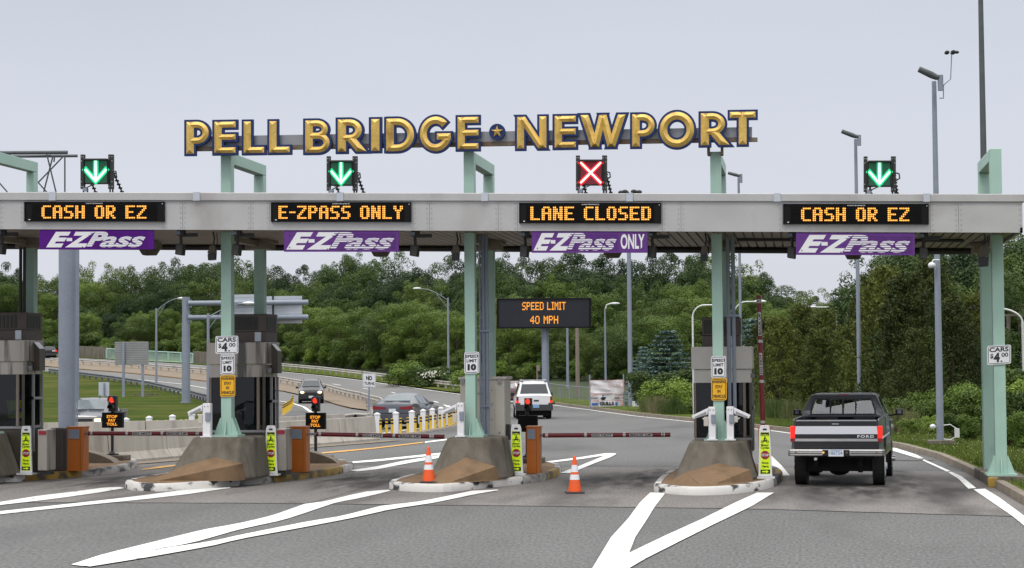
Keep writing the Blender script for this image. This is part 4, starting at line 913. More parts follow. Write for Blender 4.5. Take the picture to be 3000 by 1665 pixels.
# payment machines on the right flank of the two left booths
for x, lab in ((P(113, 1300, 1).x - .05, 'steel pay machine box on the side of the leftmost booth'), (P(811, 1300, 1).x - .05, 'steel pay machine box on the side of the booth behind the price sign')):
    t = thing('pay_machine', lab, 'machine', (x + .3, 1.2, .17), group='pay machines at the booths'); o = t.location
    b = MB(); b.box(x + .05, x + .27, .95, 1.5, .27, 1.22); b.build('housing', M['booth'], t, o, bevel=.01)
    b = MB(); b.box(x + .08, x + .25, .93, .948, 1.10, 1.19); b.build('red_plate', M['stopred'], t, o)
    b = MB(); b.box(x + .08, x + .26, .98, 1.45, .167, .268); b.build('foot', M['black'], t, o)
# low brown wall blocks behind the machines
for a_, b_, lab in ((146, 186, 'brown wall block between the leftmost booth and its orange gate cabinet'), (837, 853, 'brown wall block behind the second orange gate cabinet'), (1483, 1500, 'brown wall block beside the putty cabinet and yellow panel')):
    yy = 2.7; x0, x1 = P(a_, 1300, yy).x, P(b_, 1300, yy).x
    b = MB(); b.box(x0, x1, yy, yy + .6, .167, 1.2); ob = b.build('wall_block', M['hvac'], None, ((x0 + x1) / 2, yy, .165), bevel=.02); tag(ob, lab, 'block', 'brown wall blocks on the islands')
for px, Y, lab in ((255, 6.6, 'low curved concrete hump behind the first orange gate cabinet'), (905, 6.4, 'low curved concrete hump behind the second orange gate cabinet')):
    c = G(px, 1372, .165); x = P(px, 1372, Y).x
    b = MB(); pr = [(x - .75, Y, .167)] + [(x - .75 + 1.5 * k / 12, Y, .167 + .38 * math.sin(math.pi * (.5 + .5 * k / 12)) ** .7) for k in range(0, 13)]
    b.prism(pr, (0, .5, 0)); tag(b.build('concrete_hump', M['kerb'], None, (x, Y, .165)), lab, 'barrier', 'concrete humps on the island tails')
# putty utility cabinet
t = thing('utility_cabinet', 'tall putty coloured electrical cabinet behind the second green post', 'cabinet', (-7.1, 1.6, .165)); o = t.location
b = MB(); b.box(-7.61, -6.60, .85, 1.75, .167, 2.33); b.build('cabinet_body', M['cabinet'], t, o, bevel=.015)
b = MB(); b.box(-7.65, -6.56, .81, 1.79, 2.31, 2.37); b.build('cabinet_lid', M['cabinet'], t, o, bevel=.01)
b = MB(); b.box(-7.3, -6.83, .83, .848, .4, 2.1); b.box(-7.28, -6.95, .81, .829, 1.25, 2.0); b.build('cabinet_door', M['cabinet'], t, o, bevel=.005)
b = MB(); b.box(-7.25, -7.02, .80, .812, 1.97, 2.02)
for z in (.7, 1.05, 1.4, 1.75, 2.05): b.box(-6.9, -6.87, .82, .829, z, z + .03)
b.box(-7.58, -7.5, .80, .84, 2.22, 2.33); b.box(-6.74, -6.67, .80, .84, 2.22, 2.33); b.box(-6.74, -6.70, .835, .848, 1.1, 1.14); b.build('latches', M['alu_dark'], t, o)
b = MB(); b.box(-6.6, -6.52, 1.0, 1.2, .95, 1.3); b.build('side_handle', M['dark'], t, o)

# ================================================================== YELLOW MOTORCYCLE PANELS
def motopanel(c, lab, lean=0):
    c = Vector(c); F = fw(c, .31, 1.13); t = thing('motorcycle_sign', lab, 'sign panel', tuple(c), group='yellow motorcycle stop panels on the islands'); o = t.location
    b = MB(); tp = [F.p(.02, .035, 0), F.p(.98, .035, 0), F.p(.86, .93, 0), F.p(.76, 1, 0), F.p(.22, 1, 0), F.p(.12, .93, 0)]
    b.prism(tp, (0, .055, 0)); b.build('panel', M['white'], t, o, bevel=.008)
    b = MB(); b.box(c.x - .2, c.x + .2, c.y - .12, c.y + .2, c.z + .001, c.z + .035); b.build('foot_plate', M['white'], t, o)
    b = MB(); F.rslab(b, .36, .905, .64, .94, .001, .004, .015); F.slab(b, .48, .965, .53, .975, .001, .004); b.build('grip_slot', M['dark'], t, o)
    b = MB()
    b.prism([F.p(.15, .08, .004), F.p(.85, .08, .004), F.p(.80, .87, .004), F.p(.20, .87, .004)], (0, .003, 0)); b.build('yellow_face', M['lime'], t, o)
    b = MB(); b.prism([F.p(.205, .80, .008), F.p(.795, .80, .008), F.p(.785, .865, .008), F.p(.215, .865, .008)], (0, .003, 0)); b.prism([F.p(.17, .09, .008), F.p(.83, .09, .008), F.p(.825, .165, .008), F.p(.175, .165, .008)], (0, .003, 0))
    F.text(b, 'Motor', .23, .605, .77, .65, .008, 0, .03); F.text(b, 'Cycles', .21, .545, .79, .60, .008, 0, .03); F.text(b, 'Stop', .27, .265, .73, .315, .008, 0, .03); F.text(b, 'Here', .27, .205, .73, .25, .008, 0, .03)
    for uu in (.32, .68):                 # little motorcycle with rider
        b.ring([F.p(uu + .095 * math.cos(R(a)), .69 + .026 * math.sin(R(a)), .008) for a in range(0, 360, 30)], [F.p(uu + .055 * math.cos(R(a)), .69 + .015 * math.sin(R(a)), .008) for a in range(0, 360, 30)], (0, .002, 0))
    b.prism([F.p(.32, .69, .008), F.p(.60, .695, .008), F.p(.68, .70, .008), F.p(.60, .725, .008), F.p(.40, .715, .008)], (0, .002, 0)); b.prism([F.p(.40, .71, .009), F.p(.50, .712, .009), F.p(.52, .745, .009), F.p(.64, .725, .009), F.p(.65, .735, .009), F.p(.52, .765, .009), F.p(.44, .76, .009)], (0, .002, 0))
    b.prism([F.p(.50 + .05 * math.cos(R(a)), .777 + .0135 * math.sin(R(a)), .009) for a in range(0, 360, 40)], (0, .002, 0)); b.build('black_print', M['ink'], t, o)
    b = MB(); b.prism([F.p(.5 + .31 * math.cos(R(a)), .44 + .085 * math.sin(R(a)), .008) for a in range(22, 382, 45)], (0, .003, 0)); b.build('stop_octagon', M['stopred'], t, o)
    b = MB(); F.text(b, 'STOP', .245, .415, .755, .465, .011, 0, .03); b.build('stop_text', M['white'], t, o)
    b = MB(); b.prism([F.p(.28, .115, .011), F.p(.55, .115, .011), F.p(.55, .098, .011), F.p(.74, .128, .011), F.p(.55, .158, .011), F.p(.55, .141, .011), F.p(.28, .141, .011)], (0, .002, 0)); F.text(b, 'E-ZPass', .23, .805, .77, .83, .011, 0, .03, .3); b.build('yellow_print', M['lime'], t, o)
    return t
motopanel((-17.95, 1.12, .168), 'yellow motorcycle stop panel on the leftmost island')
motopanel((-11.99, .86, .168), 'yellow motorcycle stop panel right of the CARS $4.00 block')
motopanel((-6.35, .88, .168), 'yellow motorcycle stop panel overlapping the third orange gate cabinet')
motopanel((-.82, -.25, .168), 'yellow motorcycle stop panel beside the pickup truck, below the raised arm')

# ================================================================== GATES
def gate(c, w, lab, glab, arm=None, raised=False, pill=True):
    c = Vector(c); t = thing('toll_gate', lab, 'gate', tuple(c), group='orange toll gates with dark red arms'); o = t.location
    b = MB(); b.box(c.x - w / 2, c.x + w / 2, c.y, c.y + .38, c.z, c.z + 1.04); b.build('cabinet_body', M['orange'], t, o, bevel=.008)
    b = MB(); b.box(c.x - w / 2 - .015, c.x + w / 2 + .015, c.y - .015, c.y + .395, c.z + 1.035, c.z + 1.07); b.build('cabinet_lid', M['orange'], t, o, bevel=.006)
    b = MB(); b.box(c.x - w / 2 + .03, c.x + w / 2 - .10, c.y - .006, c.y - .001, c.z + .78, c.z + 1.0); b.build('grey_panel', M['galv'], t, o)
    b = MB(); b.box(c.x + w / 2 - .075, c.x + w / 2 - .07, c.y - .008, c.y - .001, c.z + .02, c.z + 1.0); b.box(c.x - w / 2 + .02, c.x + w / 2 - .09, c.y - .004, c.y - .001, c.z + .755, c.z + .762); b.build('door_seam', M['dark'], t, o)
    if arm is not None:
        a, e = arm; a = Vector(a); e = Vector(e); d = (e - a); L = d.length; d.normalize()
        h = .052
        up = Vector((0, 0, 1)) if not raised else Vector((-1, 0, 0)); n_ = Vector((0, -1, 0))
        def seg(mb, s0, s1, k, m=0):
            pr = []
            for ang in range(0, 360, 30): pr.append(a + d * s0 + up * math.cos(R(ang)) * h * k + n_ * math.sin(R(ang)) * h * .9 * k)
            mb.prism(pr, d * (s1 - s0), m)
        b = MB(); seg(b, .1, L, 1); g = tag(b.build('gate_arm', M['red'], t, o, smooth=True), glab)
        b = MB(); seg(b, -.15, .12, .55); b.build('hub', M['galv'], g, o)
        for s_ in (.16, 1.05, 1.93, 2.8, L - .3 if L > 3.1 else 2.82):
            b = MB(); seg(b, s_, s_ + .06, 1.06); b.build('band', M['silver_tape'], g, o)
        for txt, s0, s1 in (('DO NOT', 1.22, 1.70), ('BACK UP', 2.08, 2.60)):
            p = a + d * s0 - up * h * .62 + n_ * h * .99; F = Frame(p, p + d * (s1 - s0), p + up * h * 1.24)
            b = MB(); F.slab(b, 0, 0, 1, 1, -.01, 0); F.text(b, txt, .04, .12, .96, .88, .003, 1, .04); b.build('label_plate', [M['silver_tape'], M['ink']], g, o)
    return t
gate((-17.33, 2.62, .168), .40, 'orange gate cabinet at the left beside the big grey pole', 'lowered dark red arm reaching the left camera post', (P(247, 1270, 2.8), P(600, 1271, 2.8)))
gate((-11.70, 2.18, .168), .37, 'orange gate cabinet beside the amber STOP PAY TOLL display in the middle', 'lowered dark red arm of the middle lane, ending at the second crash block', (P(915, 1272, 2.35), P(1302, 1280, 2.35)))
gate((-6.08, 1.66, .168), .30, 'orange gate cabinet half hidden by a yellow panel', 'lowered dark red arm across the closed lane above the orange cone', (P(1578, 1276, 1.85), P(1964, 1274, 1.85)))
gate((-.85, .75, .168), .26, 'orange gate cabinet hidden behind the rightmost yellow panel', 'raised dark red arm standing upright beside the pickup truck', (P(2236, 1262, .9), P(2223, 866, .9)), True)

# ================================================================== STOP PAY TOLL DISPLAYS WITH SIGNAL HEADS
def paysig(px, pyb, Y, lab, lit, box, head, base=True):
    x = P(px, pyb, Y).x; t = thing('pay_signal', lab, 'signal', (x, Y, .168), group='signal posts on the island tails'); o = t.location
    b = MB(); pb = P(px, pyb, Y); b.tube([(x, Y, .28), (x, Y, P(px, head[3], Y).z)], .042, 8); b.build('post', M['dark'], t, o)
    b = MB(); b.box(x - .42, x + .42, Y - .3, Y + .3, .168, .3); b.build('footing', M['conc'], t, o, bevel=.02)
    b = MB(); b.box(x - .14, x + .14, Y - .12, Y + .12, .301, .34); b.tube([(x, Y, .34), (x, Y, .4)], [.09, .05], 8); b.build('base_flange', M['dark'], t, o)
    F = fpx(box[0], box[1], box[2], box[3], Y - .08); b = MB(); F.slab(b, 0, 0, 1, 1, -.16, 0); dd = b.build('display_box', M['ledframe'], t, o, bevel=.01)
    if lit:
        b = MB()
        for i, w_ in enumerate(('STOP', 'PAY', 'TOLL')):
            v = .64 - i * .245; du = .26 if w_ != 'PAY' else .18; F.text(b, w_, .5 - du, v, .5 + du, v + .19, .004, 0, .035)
        b.build('lit_text', M['led'], dd, o)
    H_ = fpx(head[0], head[1], head[2], head[3], Y - .1); b = MB(); H_.slab(b, 0, 0, 1, 1, -.18, 0); hd = b.build('signal_head', M['black'], t, o, bevel=.01)
    for v, mt in ((.74, 'r_lens'), (.27, 'lensdark')):
        c = H_.p(.5, v, .004); r_ = H_.W * .36; b = MB(); b.add([c + Vector((0, -.012, 0))] + [c + Vector((math.cos(R(a)) * r_, 0, math.sin(R(a)) * r_)) for a in range(0, 360, 20)], [(0, i + 1, (i + 1) % 18 + 1) for i in range(18)]); b.build('lens', M[mt], hd, o)
        b = MB(); oo_ = [c + Vector((math.cos(R(a)) * r_ * 1.12, 0, math.sin(R(a)) * r_ * 1.12)) for a in range(-20, 201, 20)]; ii_ = [c + Vector((math.cos(R(a)) * r_ * 1.03, 0, math.sin(R(a)) * r_ * 1.03)) for a in range(-20, 201, 20)]
        for k in range(len(oo_) - 1): b.prism([oo_[k], oo_[k + 1], ii_[k + 1], ii_[k]], (0, -.14, 0))
        b.build('visor', M['black'], hd, o)
    return t
paysig(329, 1350, 8.2, 'STOP PAY TOLL display with red light in front of the left barrier wall', True, (298, 1209, 358, 1254), (317, 1160, 339, 1206))
paysig(925, 1352, 7.7, 'STOP PAY TOLL display with red light in the middle beside the black car', True, (895, 1210, 952, 1258), (913, 1163, 934, 1206))
paysig(1545, 1360, 6.6, 'blank black display with red light in front of the white car', False, (1517, 1218, 1574, 1266), (1536, 1167, 1557, 1204))

# ================================================================== WHITE CAMERA POSTS
def campost(px, pyt, pyb, Y, lab, side, w=.19):
    a = P(px, pyb, Y); zt = P(px, pyt, Y).z; x = a.x; z = a.z; t = thing('camera_post', lab, 'camera', (x, Y, z), group='white camera posts on the crash blocks'); o = t.location
    b = MB(); b.box(x - w / 2, x + w / 2, Y - .08, Y + .08, z + .02, zt); b.build('post', M['white'], t, o, bevel=.015)
    b = MB(); b.box(x - w * .75, x + w * .75, Y - .13, Y + .13, z, z + .022); b.build('base_plate', M['white'], t, o)
    s_ = side; ax = x + s_ * w / 2; hh = MB()
    hh.prism([(ax, Y - .07, zt - .02), (ax + s_ * .36, Y - .07, zt - .19), (ax + s_ * .32, Y - .07, zt - .26), (ax + s_ * .02, Y - .07, zt - .17)], (0, .17, 0)); cmh = hh.build('camera_housing', M['white'], t, o, bevel=.01)
    hh = MB(); hh.prism([(ax + s_ * .05, Y - .078, zt - .10), (ax + s_ * .30, Y - .078, zt - .215), (ax + s_ * .28, Y - .078, zt - .25), (ax + s_ * .04, Y - .078, zt - .16)], (0, .006, 0)); hh.build('glass_strip', M['alu_dark'], cmh, o)
    hh = MB(); hh.prism([(ax, Y - .05, zt - .24), (ax + s_ * .14, Y - .05, zt - .24), (ax, Y - .05, zt - .38)], (0, .1, 0)); hh.build('bracket', M['white'], t, o)
    hh = MB(); hh.box(x - w * .1, x + w * .55, Y - .12, Y - .081, z + .36, z + .55); hh.build('grey_box', M['galv'], t, o, bevel=.01)
    hh = MB(); hh.box(x - w / 2 - .1, x - w / 2 + .0, Y - .09, Y + .02, z + .30, z + .50) if side < 0 else hh.box(x + w / 2, x + w / 2 + .09, Y - .09, Y + .02, z + .38, z + .52); hh.build('side_box', M['cabinet'], t, o, bevel=.01)
    hh = MB()
    for dx, dz in ((-.25, -.07), (.2, -.07), (-.1, -.8), (.1, -.85)): hh.box(x + dx * w - .01, x + dx * w + .01, Y - .084, Y - .0805, zt + dz - .01, zt + dz + .01)
    hh.build('bolt_heads', M['dark'], t, o)
campost(608, 1182, 1281, -.35, 'white camera post at the left end of the first crash block', -1, .18)
campost(1351, 1180, 1280, -.35, 'single white camera post left of the second green post', -1, .15)
campost(2087, 1192, 1290, -.4, 'white camera post left of the third green post, camera pointing left', -1, .15)
campost(2140, 1191, 1290, -.4, 'white camera post right of the third green post, camera pointing right', 1, .15)

# ================================================================== CONES
def cone(c, lab, s_=1.0):
    t = thing('traffic_cone', lab, 'cone', c, rz=.2, group='orange traffic cones')
    b = MB(); b.frust([(-.19 * s_, -.19 * s_, 0), (.19 * s_, -.19 * s_, 0), (.19 * s_, .19 * s_, 0), (-.19 * s_, .19 * s_, 0)], [(-.18 * s_, -.18 * s_, .035), (.18 * s_, -.18 * s_, .035), (.18 * s_, .18 * s_, .035), (-.18 * s_, .18 * s_, .035)]); b.build('base', M['black'], t, bevel=.01)
    rr_ = lambda z: (.142 - .112 * z / .72) * s_
    b = MB()
    b.tube([(0, 0, .036 * s_), (0, 0, .72 * s_)], [rr_(.036), rr_(.72)], 20)
    b.tube([(0, 0, .715 * s_), (0, 0, .74 * s_)], [.033 * s_, .022 * s_], 12)
    b.build('cone_body', M['cone'], t, smooth=True)
    for z0, z1 in ((.27, .372), (.422, .562)):
        b = MB(); b.tube([(0, 0, z0 * s_), (0, 0, z1 * s_)], [rr_(z0) + .002, rr_(z1) + .002], 20); b.build('reflective_band', M['signwhite'], t, smooth=True)
p = G(1256, 1414, .17); cone((p.x, p.y, .167), 'orange cone standing on the white nose of the second island', 1.02)
p = G(1684, 1446, 0); cone((p.x, p.y, .006), 'orange cone standing on the roadway of the closed lane', 1.02)

# ================================================================== BARRIERS, GUARD RAILS, BOLLARDS
def wallpath(name, lab, pts, prof, mt, joint=3.0, cat='barrier', grp=None):
    """a cast wall following pts; prof = [(offset to the right, height)]"""
    L = sum((Vector(b) - Vector(a)).length for a, b in zip(pts, pts[1:])); n = max(2, int(L / joint)); R_ = resample(pts, n * 3 + 1); o = terr(R_[len(R_) // 2]); b = MB()
    for k in range(n):
        sg = R_[k * 3:k * 3 + 4]; sg[0] = sg[0].lerp(sg[1], .012); sg[3] = sg[3].lerp(sg[2], .012); vs = []; m_ = len(prof)
        for i, p in enumerate(sg):
            t_ = (sg[min(i + 1, 3)] - sg[max(i - 1, 0)]).normalized(); nn = Vector((t_.y, -t_.x, 0))
            for d_, h_ in prof: vs.append(terr(p, 0) + nn * d_ + Vector((0, 0, h_)))
        fs = [(i * m_ + j, i * m_ + (j + 1) % m_, (i + 1) * m_ + (j + 1) % m_, (i + 1) * m_ + j) for i in range(3) for j in range(m_)] + [tuple(range(m_))[::-1], tuple(range(3 * m_, 4 * m_))]
        b.add(vs, fs)
    return tag(b.build(name, M[mt], None, o), lab, cat, grp)
JER = [(-.30, -.05), (-.30, .08), (-.15, .30), (-.09, .86), (.09, .86), (.15, .30), (.30, .08), (.30, -.05)]
JB = [G(*p) for p in [(-200, 1388), (120, 1372), (340, 1357), (540, 1340), (700, 1325), (840, 1311), (1000, 1299), (1092, 1291)]]
wallpath('jersey_barrier', 'nearer pale concrete barrier wall running behind the lowered arms', JB, JER, 'conc_light', 2.6)
b = MB(); KB = offs(JB, .75); ribbon(b, KB, .8, .02, 0, 60); struct('gutter_strip', b, M['kerb'])
JG = [G(*p) for p in [(-200, 1318), (150, 1312), (380, 1306), (600, 1300), (830, 1289), (1005, 1276)]]
wallpath('jersey_barrier', 'farther pale concrete barrier wall with white posts above it', JG, [(a, h * (1.0 if h < .5 else .98)) for a, h in JER], 'conc_light', 3.0)
def guardrail(lab, pts, mt, step=1.9, h=.7, side=1, grp='steel guard rails beyond the toll plaza', post='rail'):
    L = sum((Vector(b) - Vector(a)).length for a, b in zip(pts, pts[1:])); n = max(2, int(L / step)); C = resample(pts, n + 1); o = terr(C[n // 2]); t = thing('guard_rail', lab, 'guard rail', tuple(o), group=grp)
    D = resample(pts, 2 * n + 1); b = MB(); prof = [(.0, .40), (.05, .44), (.0, .52), (.0, .58), (.05, .66), (.0, .72), (-.015, .72), (-.015, .40)]; vs = []; m_ = len(prof)
    for i, p in enumerate(D):
        t_ = (D[min(i + 1, 2 * n)] - D[max(i - 1, 0)]).normalized(); nn = Vector((t_.y, -t_.x, 0)) * side
        for d_, hh in prof: vs.append(terr(p) + nn * (d_ + .09) + Vector((0, 0, hh)))
    b.add(vs, [(i * m_ + j, i * m_ + (j + 1) % m_, (i + 1) * m_ + (j + 1) % m_, (i + 1) * m_ + j) for i in range(2 * n) for j in range(m_)]); b.build('rail_beam', M[mt], t, o)
    pm = None
    for i, p in enumerate(C):
        q_ = terr(p)
        if pm is None:
            b = MB(); b.box(-.07, .07, -.07, .07, -.2, .68); ob = b.build('post', M[post], t); pm = ob.data
        else:
            ob = bpy.data.objects.new('post', pm); COL.objects.link(ob); ob.parent = t
        ob.location = q_ - Vector(o)
    return t
guardrail('weathered guard rail along the outer edge of the far curved road', [GG(*p) for p in [(640, 1068), (830, 1084), (950, 1096), (1100, 1114), (1220, 1130), (1352, 1148)]], 'rail', 2.1)
guardrail('short guard rail end between the putty cabinet and the white car', [GG(*p) for p in [(1440, 1158), (1482, 1153), (1530, 1158), (1600, 1166)]], 'rail', 1.9)
guardrail('double faced guard rail on the median, curling round at its near end', [GG(*p) for p in [(150, 1066), (350, 1078), (600, 1100), (700, 1112), (830, 1128), (960, 1152), (1060, 1178), (1118, 1196), (1128, 1206), (1110, 1212), (1080, 1216)]], 'rail', 2.3)
guardrail('guard rail from the median nose back to the barrier wall', [GG(*p) for p in [(1085, 1244), (1082, 1262), (1040, 1258), (990, 1266)]][::-1] , 'rail', 1.2)
guardrail('dark guard rail seen from behind along the top of the grass slope', [GG(*p) for p in [(145, 1100), (240, 1112), (330, 1124), (430, 1140), (500, 1156), (560, 1170), (612, 1186), (650, 1200)]], 'rail_dark', 2.1, post='rail_dark')
# bollards
def bollard(c, lab, w=.2, h=.78, grp='white square bollards'):
    t = thing('bollard', lab, 'bollard', c, group=grp)
    b = MB(); b.box(-w / 2, w / 2, -w / 2, w / 2, 0, h); b.build('bollard_post', M['white'], t)
    b = MB(); b.box(-w / 2 - .015, w / 2 + .015, -w / 2 - .015, w / 2 + .015, h, h + .04); b.frust([(-w / 2, -w / 2, h + .04), (w / 2, -w / 2, h + .04), (w / 2, w / 2, h + .04), (-w / 2, w / 2, h + .04)], [(-.02, -.02, h + .09), (.02, -.02, h + .09), (.02, .02, h + .09), (-.02, .02, h + .09)]); b.build('cap', M['white'], t)
    return t
protoB = None
for i, (px, py, s_) in enumerate(((1105, 1277, 1.0), (1160, 1273, 1), (1207, 1267, 1), (1240, 1262, 1), (1267, 1256, .98), (1292, 1251, .98), (1314, 1245, .98))):
    p = G(px, py); lb = 'white square bollard in the row behind the grey sedan, ' + ['nearest the barrier end', 'second from the barrier end', 'third from the barrier end', 'middle one', 'third from the cabinet', 'second from the cabinet', 'nearest the putty cabinet'][i]
    bollard(tuple(p), lb, .2, .80 * s_)
for i, px in enumerate((370, 437, 505, 562)):
    p = on_ground(px, 76); p.z = gz(p.x, p.y); zt = PD(px, (1226, 1221, 1217, 1213)[i], 76).z
    bollard(tuple(p), 'white bollard showing above the left barrier wall, ' + ['leftmost, beside the dark pickup', 'second from the left', 'third from the left', 'rightmost, beside the camera post'][i], .19, max(.6, zt - p.z - .06))
def delin(c, lab, grp, rz=0):
    t = thing('delineator', lab, 'delineator', c, rz=rz, group=grp)
    b = MB(); b.tube([(0, 0, .04), (0, 0, .66)], .05, 8); b.build('tube_post', M['yellow'], t, smooth=True)
    for z in (.44, .56):
        b = MB(); b.tube([(0, 0, z), (0, 0, z + .07)], .053, 8); b.build('dark_band', M['dark'], t)
    b = MB(); b.box(-.12, .12, -.22, .22, 0, .04); b.box(-.08, .08, -.16, .16, .04, .07); b.build('foot', M['conc_light'], t)
    return t
lab = 'yellow tube delineator with dark bands in the row behind the white bollards'
d0 = delin(tuple(G(1115, 1279)), lab, 'yellow delineators beside the grey sedan', -.5)
freeze(d0)
for px, py in ((1133, 1278), (1149, 1277), (1174, 1275), (1195, 1273), (1217, 1272), (1233, 1269), (1250, 1266), (1262, 1263), (1275, 1261), (1289, 1259), (1301, 1256), (1316, 1253), (1323, 1250), (1331, 1248), (1340, 1246)):
    dup(d0, tuple(G(px, py)), -.5)
for px, py in ((830, 1218), (834, 1216), (838, 1213), (842, 1211), (846, 1208), (850, 1205), (853, 1201), (856, 1196), (858, 1191)):
    p = G(px, py); dup(d0, tuple(terr(p)), .4, 'yellow tube delineator in the clump beside the right wall of the booth', 'yellow delineators left of the black car')
for px in (396, 418, 461, 487, 530, 546, 580):
    p = on_ground(px, 80); dup(d0, tuple(p), 0, 'yellow delineator whose tip just clears the left barrier wall', 'yellow delineators behind the left barrier wall', (1, 1, 1.05))

# ================================================================== POLES, LAMPS, GANTRIES
def at(px, py, s): return PD(px, py, s)
def foot(px, s): return on_ground(px, s)
def tpole(mb, a, b, r0, r1, n=12, m=0): mb.tube([a, b], [r0, r1], n, m)
# big grey pair of gantry poles and the truss above the canopy at the left
t = thing('gantry', 'thick grey pole with a tubular truss arm above the canopy at the far left', 'gantry', tuple(foot(197, 55))); o = t.location
b = MB(); tp = at(197, 575, 55); b.tube([o, (o.x, o.y, tp.z)], .245, 20); b.build('pole', M['galv'], t, o, smooth=True)
b = MB(); p_ = at(227, 700, 55); b.tube([(p_.x, p_.y, o.z), (p_.x, p_.y, tp.z)], .022, 6); b.build('conduit', M['galv'], t, o)
for (xa, ya, xb, yb, w, nm) in ((-120, 449, 198, 447, 11, 'chord'), (-120, 460, 227, 457, 9, 'chord')):
    b = MB(); b.tube([at(xa, ya, 55 if ya < 455 else 56), at(xb, yb, 55 if ya < 455 else 56)], w / 2 / FPX * 55, 10); b.build(nm, M['dark_steel'], t, o, smooth=True)
for xa, ya, xb, yb in ((137, 452, 165, 567), (155, 458, 127, 567), (185, 459, 112, 535), (112, 535, 142, 569), (190, 459, 190, 570), (160, 458, 158, 475), (-20, 515, 24, 566), (32, 455, -10, 452), (60, 459, 150, 455)):
    b = MB(); b.tube([at(xa, ya, 55.5), at(xb, yb, 55.5)], .022, 6); b.build('truss_brace', M['dark_steel'], t, o)
b = MB(); b.tube([at(112, 566, 55.5), at(197, 572, 55), at(192, 566, 55.5)], .05, 6); b.build('seat', M['grey_paint'], t, o)
t = thing('gantry_pole', 'slimmer grey pole standing just behind the thick one at the left', 'pole', tuple(foot(214, 88))); o = t.location
b = MB(); tp = at(214, 570, 88); b.tube([o, (o.x, o.y, tp.z)], .27, 16); b.build('pole', M['galv'], t, o, smooth=True); b = MB(); b.box(o.x - .4, o.x + .4, o.y - .4, o.y + .4, o.z - .3, o.z + .1); b.build('footing', M['conc'], t, o)
# cantilever sign bridge seen from behind
s_ = 141; base = GG(545, 1186); s_ = (base - CAM).dot(FW)
t = thing('sign_bridge', 'galvanised cantilever pole carrying the ribbed back of a wide road sign', 'sign bridge', tuple(base)); o = t.location
b = MB(); top = at(545, 870, s_); b.tube([(base.x, base.y, base.z), (base.x, base.y, top.z)], [.31, .27], 16); b.build('pole', M['galv'], t, o, smooth=True)
b = MB(); b.box(base.x - .55, base.x + .55, base.y - .5, base.y + .5, base.z - .4, base.z + .12); b.build('footing', M['conc_light'], t, o)
b = MB(); b.tube([(base.x, base.y, base.z + .12), (base.x, base.y, base.z + .2)], .42, 12)
for yy in (890, 932): q_ = at(557, yy, s_); b.box(base.x + .22, base.x + .36, base.y - .25, base.y + .25, q_.z - .28, q_.z + .28)
b.build('flange', M['galv'], t, o)
for yy, y2 in ((889, 886), (931, 929)):
    a = at(552, yy, s_); e = at(903, y2, s_); b = MB(); b.tube([a, e], .185, 10); b.build('arm', M['galv'], t, o, smooth=True)
for x0, x1, y0, y1 in ((648, 748, 864, 952), (752, 890, 869, 948)):
    b = MB(); yb = .35; n_ = 9
    for i in range(n_):
        p0 = at(x0, y0 + (y1 - y0) * i / n_, s_ + .5); p1 = at(x1, y0 + (y1 - y0) * (i + 1) / n_ - 1.5, s_ + .5); b.box(p0.x, p1.x, p0.y, p0.y + .04, p1.z, p0.z)
    p0, p1 = at(x0, y0, s_ + .56), at(x1, y1, s_ + .56); b.box(p0.x, p1.x, p0.y, p0.y + .02, p1.z, p0.z, 1)
    b.build('sign_panel', [M['alu'], M['alu_dark']], t, o)
for x_ in (737, 800, 865):
    p0, p1 = at(x_ - 3, 866, s_ + .28), at(x_ + 3, 950, s_ + .28); b = MB(); b.box(p0.x, p1.x, p0.y, p0.y + .08, p1.z, p0.z); b.build('stringer', M['dark'], t, o)
# ribbed sign back on two posts on the slope
base = GG(362, 1168); s_ = (base - CAM).dot(FW)
t = thing('road_sign', 'ribbed grey back of a road sign on two posts on the grass slope', 'sign', tuple(base)); o = t.location
b = MB(); n_ = 13
for i in range(n_):
    p0 = at(336, 1002 + 68 * i / n_, s_); p1 = at(440, 1002 + 68 * (i + 1) / n_ - 1.6, s_); b.box(p0.x, p1.x, p0.y, p0.y + .05, p1.z, p0.z)
p0, p1 = at(337, 1003, s_ + .1), at(439, 1069, s_ + .1); b.box(p0.x, p1.x, p0.y, p0.y + .02, p1.z, p0.z, 1); b.build('panel', [M['alu_dark'], M['dark']], t, o)
for x_, yb in ((362, 1168), (418, 1140)):
    p0 = at(x_, 1004, s_ - .15); b = MB(); zb = gz(p0.x, p0.y) - .3; b.box(p0.x - .10, p0.x + .10, p0.y - .06, p0.y + .06, zb, p0.z); b.build('post', M['galv'], t, o)
b = MB(); p0 = foot(425, s_ + 3); b.box(p0.x - .9, p0.x + .9, p0.y, p0.y + .5, p0.z - .3, p0.z + .25); tag(b.build('concrete_footing', M['conc'], None, p0), 'concrete block on the grass slope under the ribbed sign back', 'footing')
base = foot(304, 100); t = thing('road_sign', 'small blank sign back on a thin post above the dark pickup', 'sign', tuple(base)); o = t.location
b = MB(); p0, p1 = at(289, 1120, 100), at(322, 1161, 100); b.box(p0.x, p1.x, p0.y, p0.y + .02, p1.z, p0.z); b.build('panel', M['alu'], t, o)
b = MB(); p0 = at(305, 1122, 99.9); b.box(p0.x - .03, p0.x + .03, p0.y - .06, p0.y, base.z, p0.z); b.build('post', M['galv'], t, o)
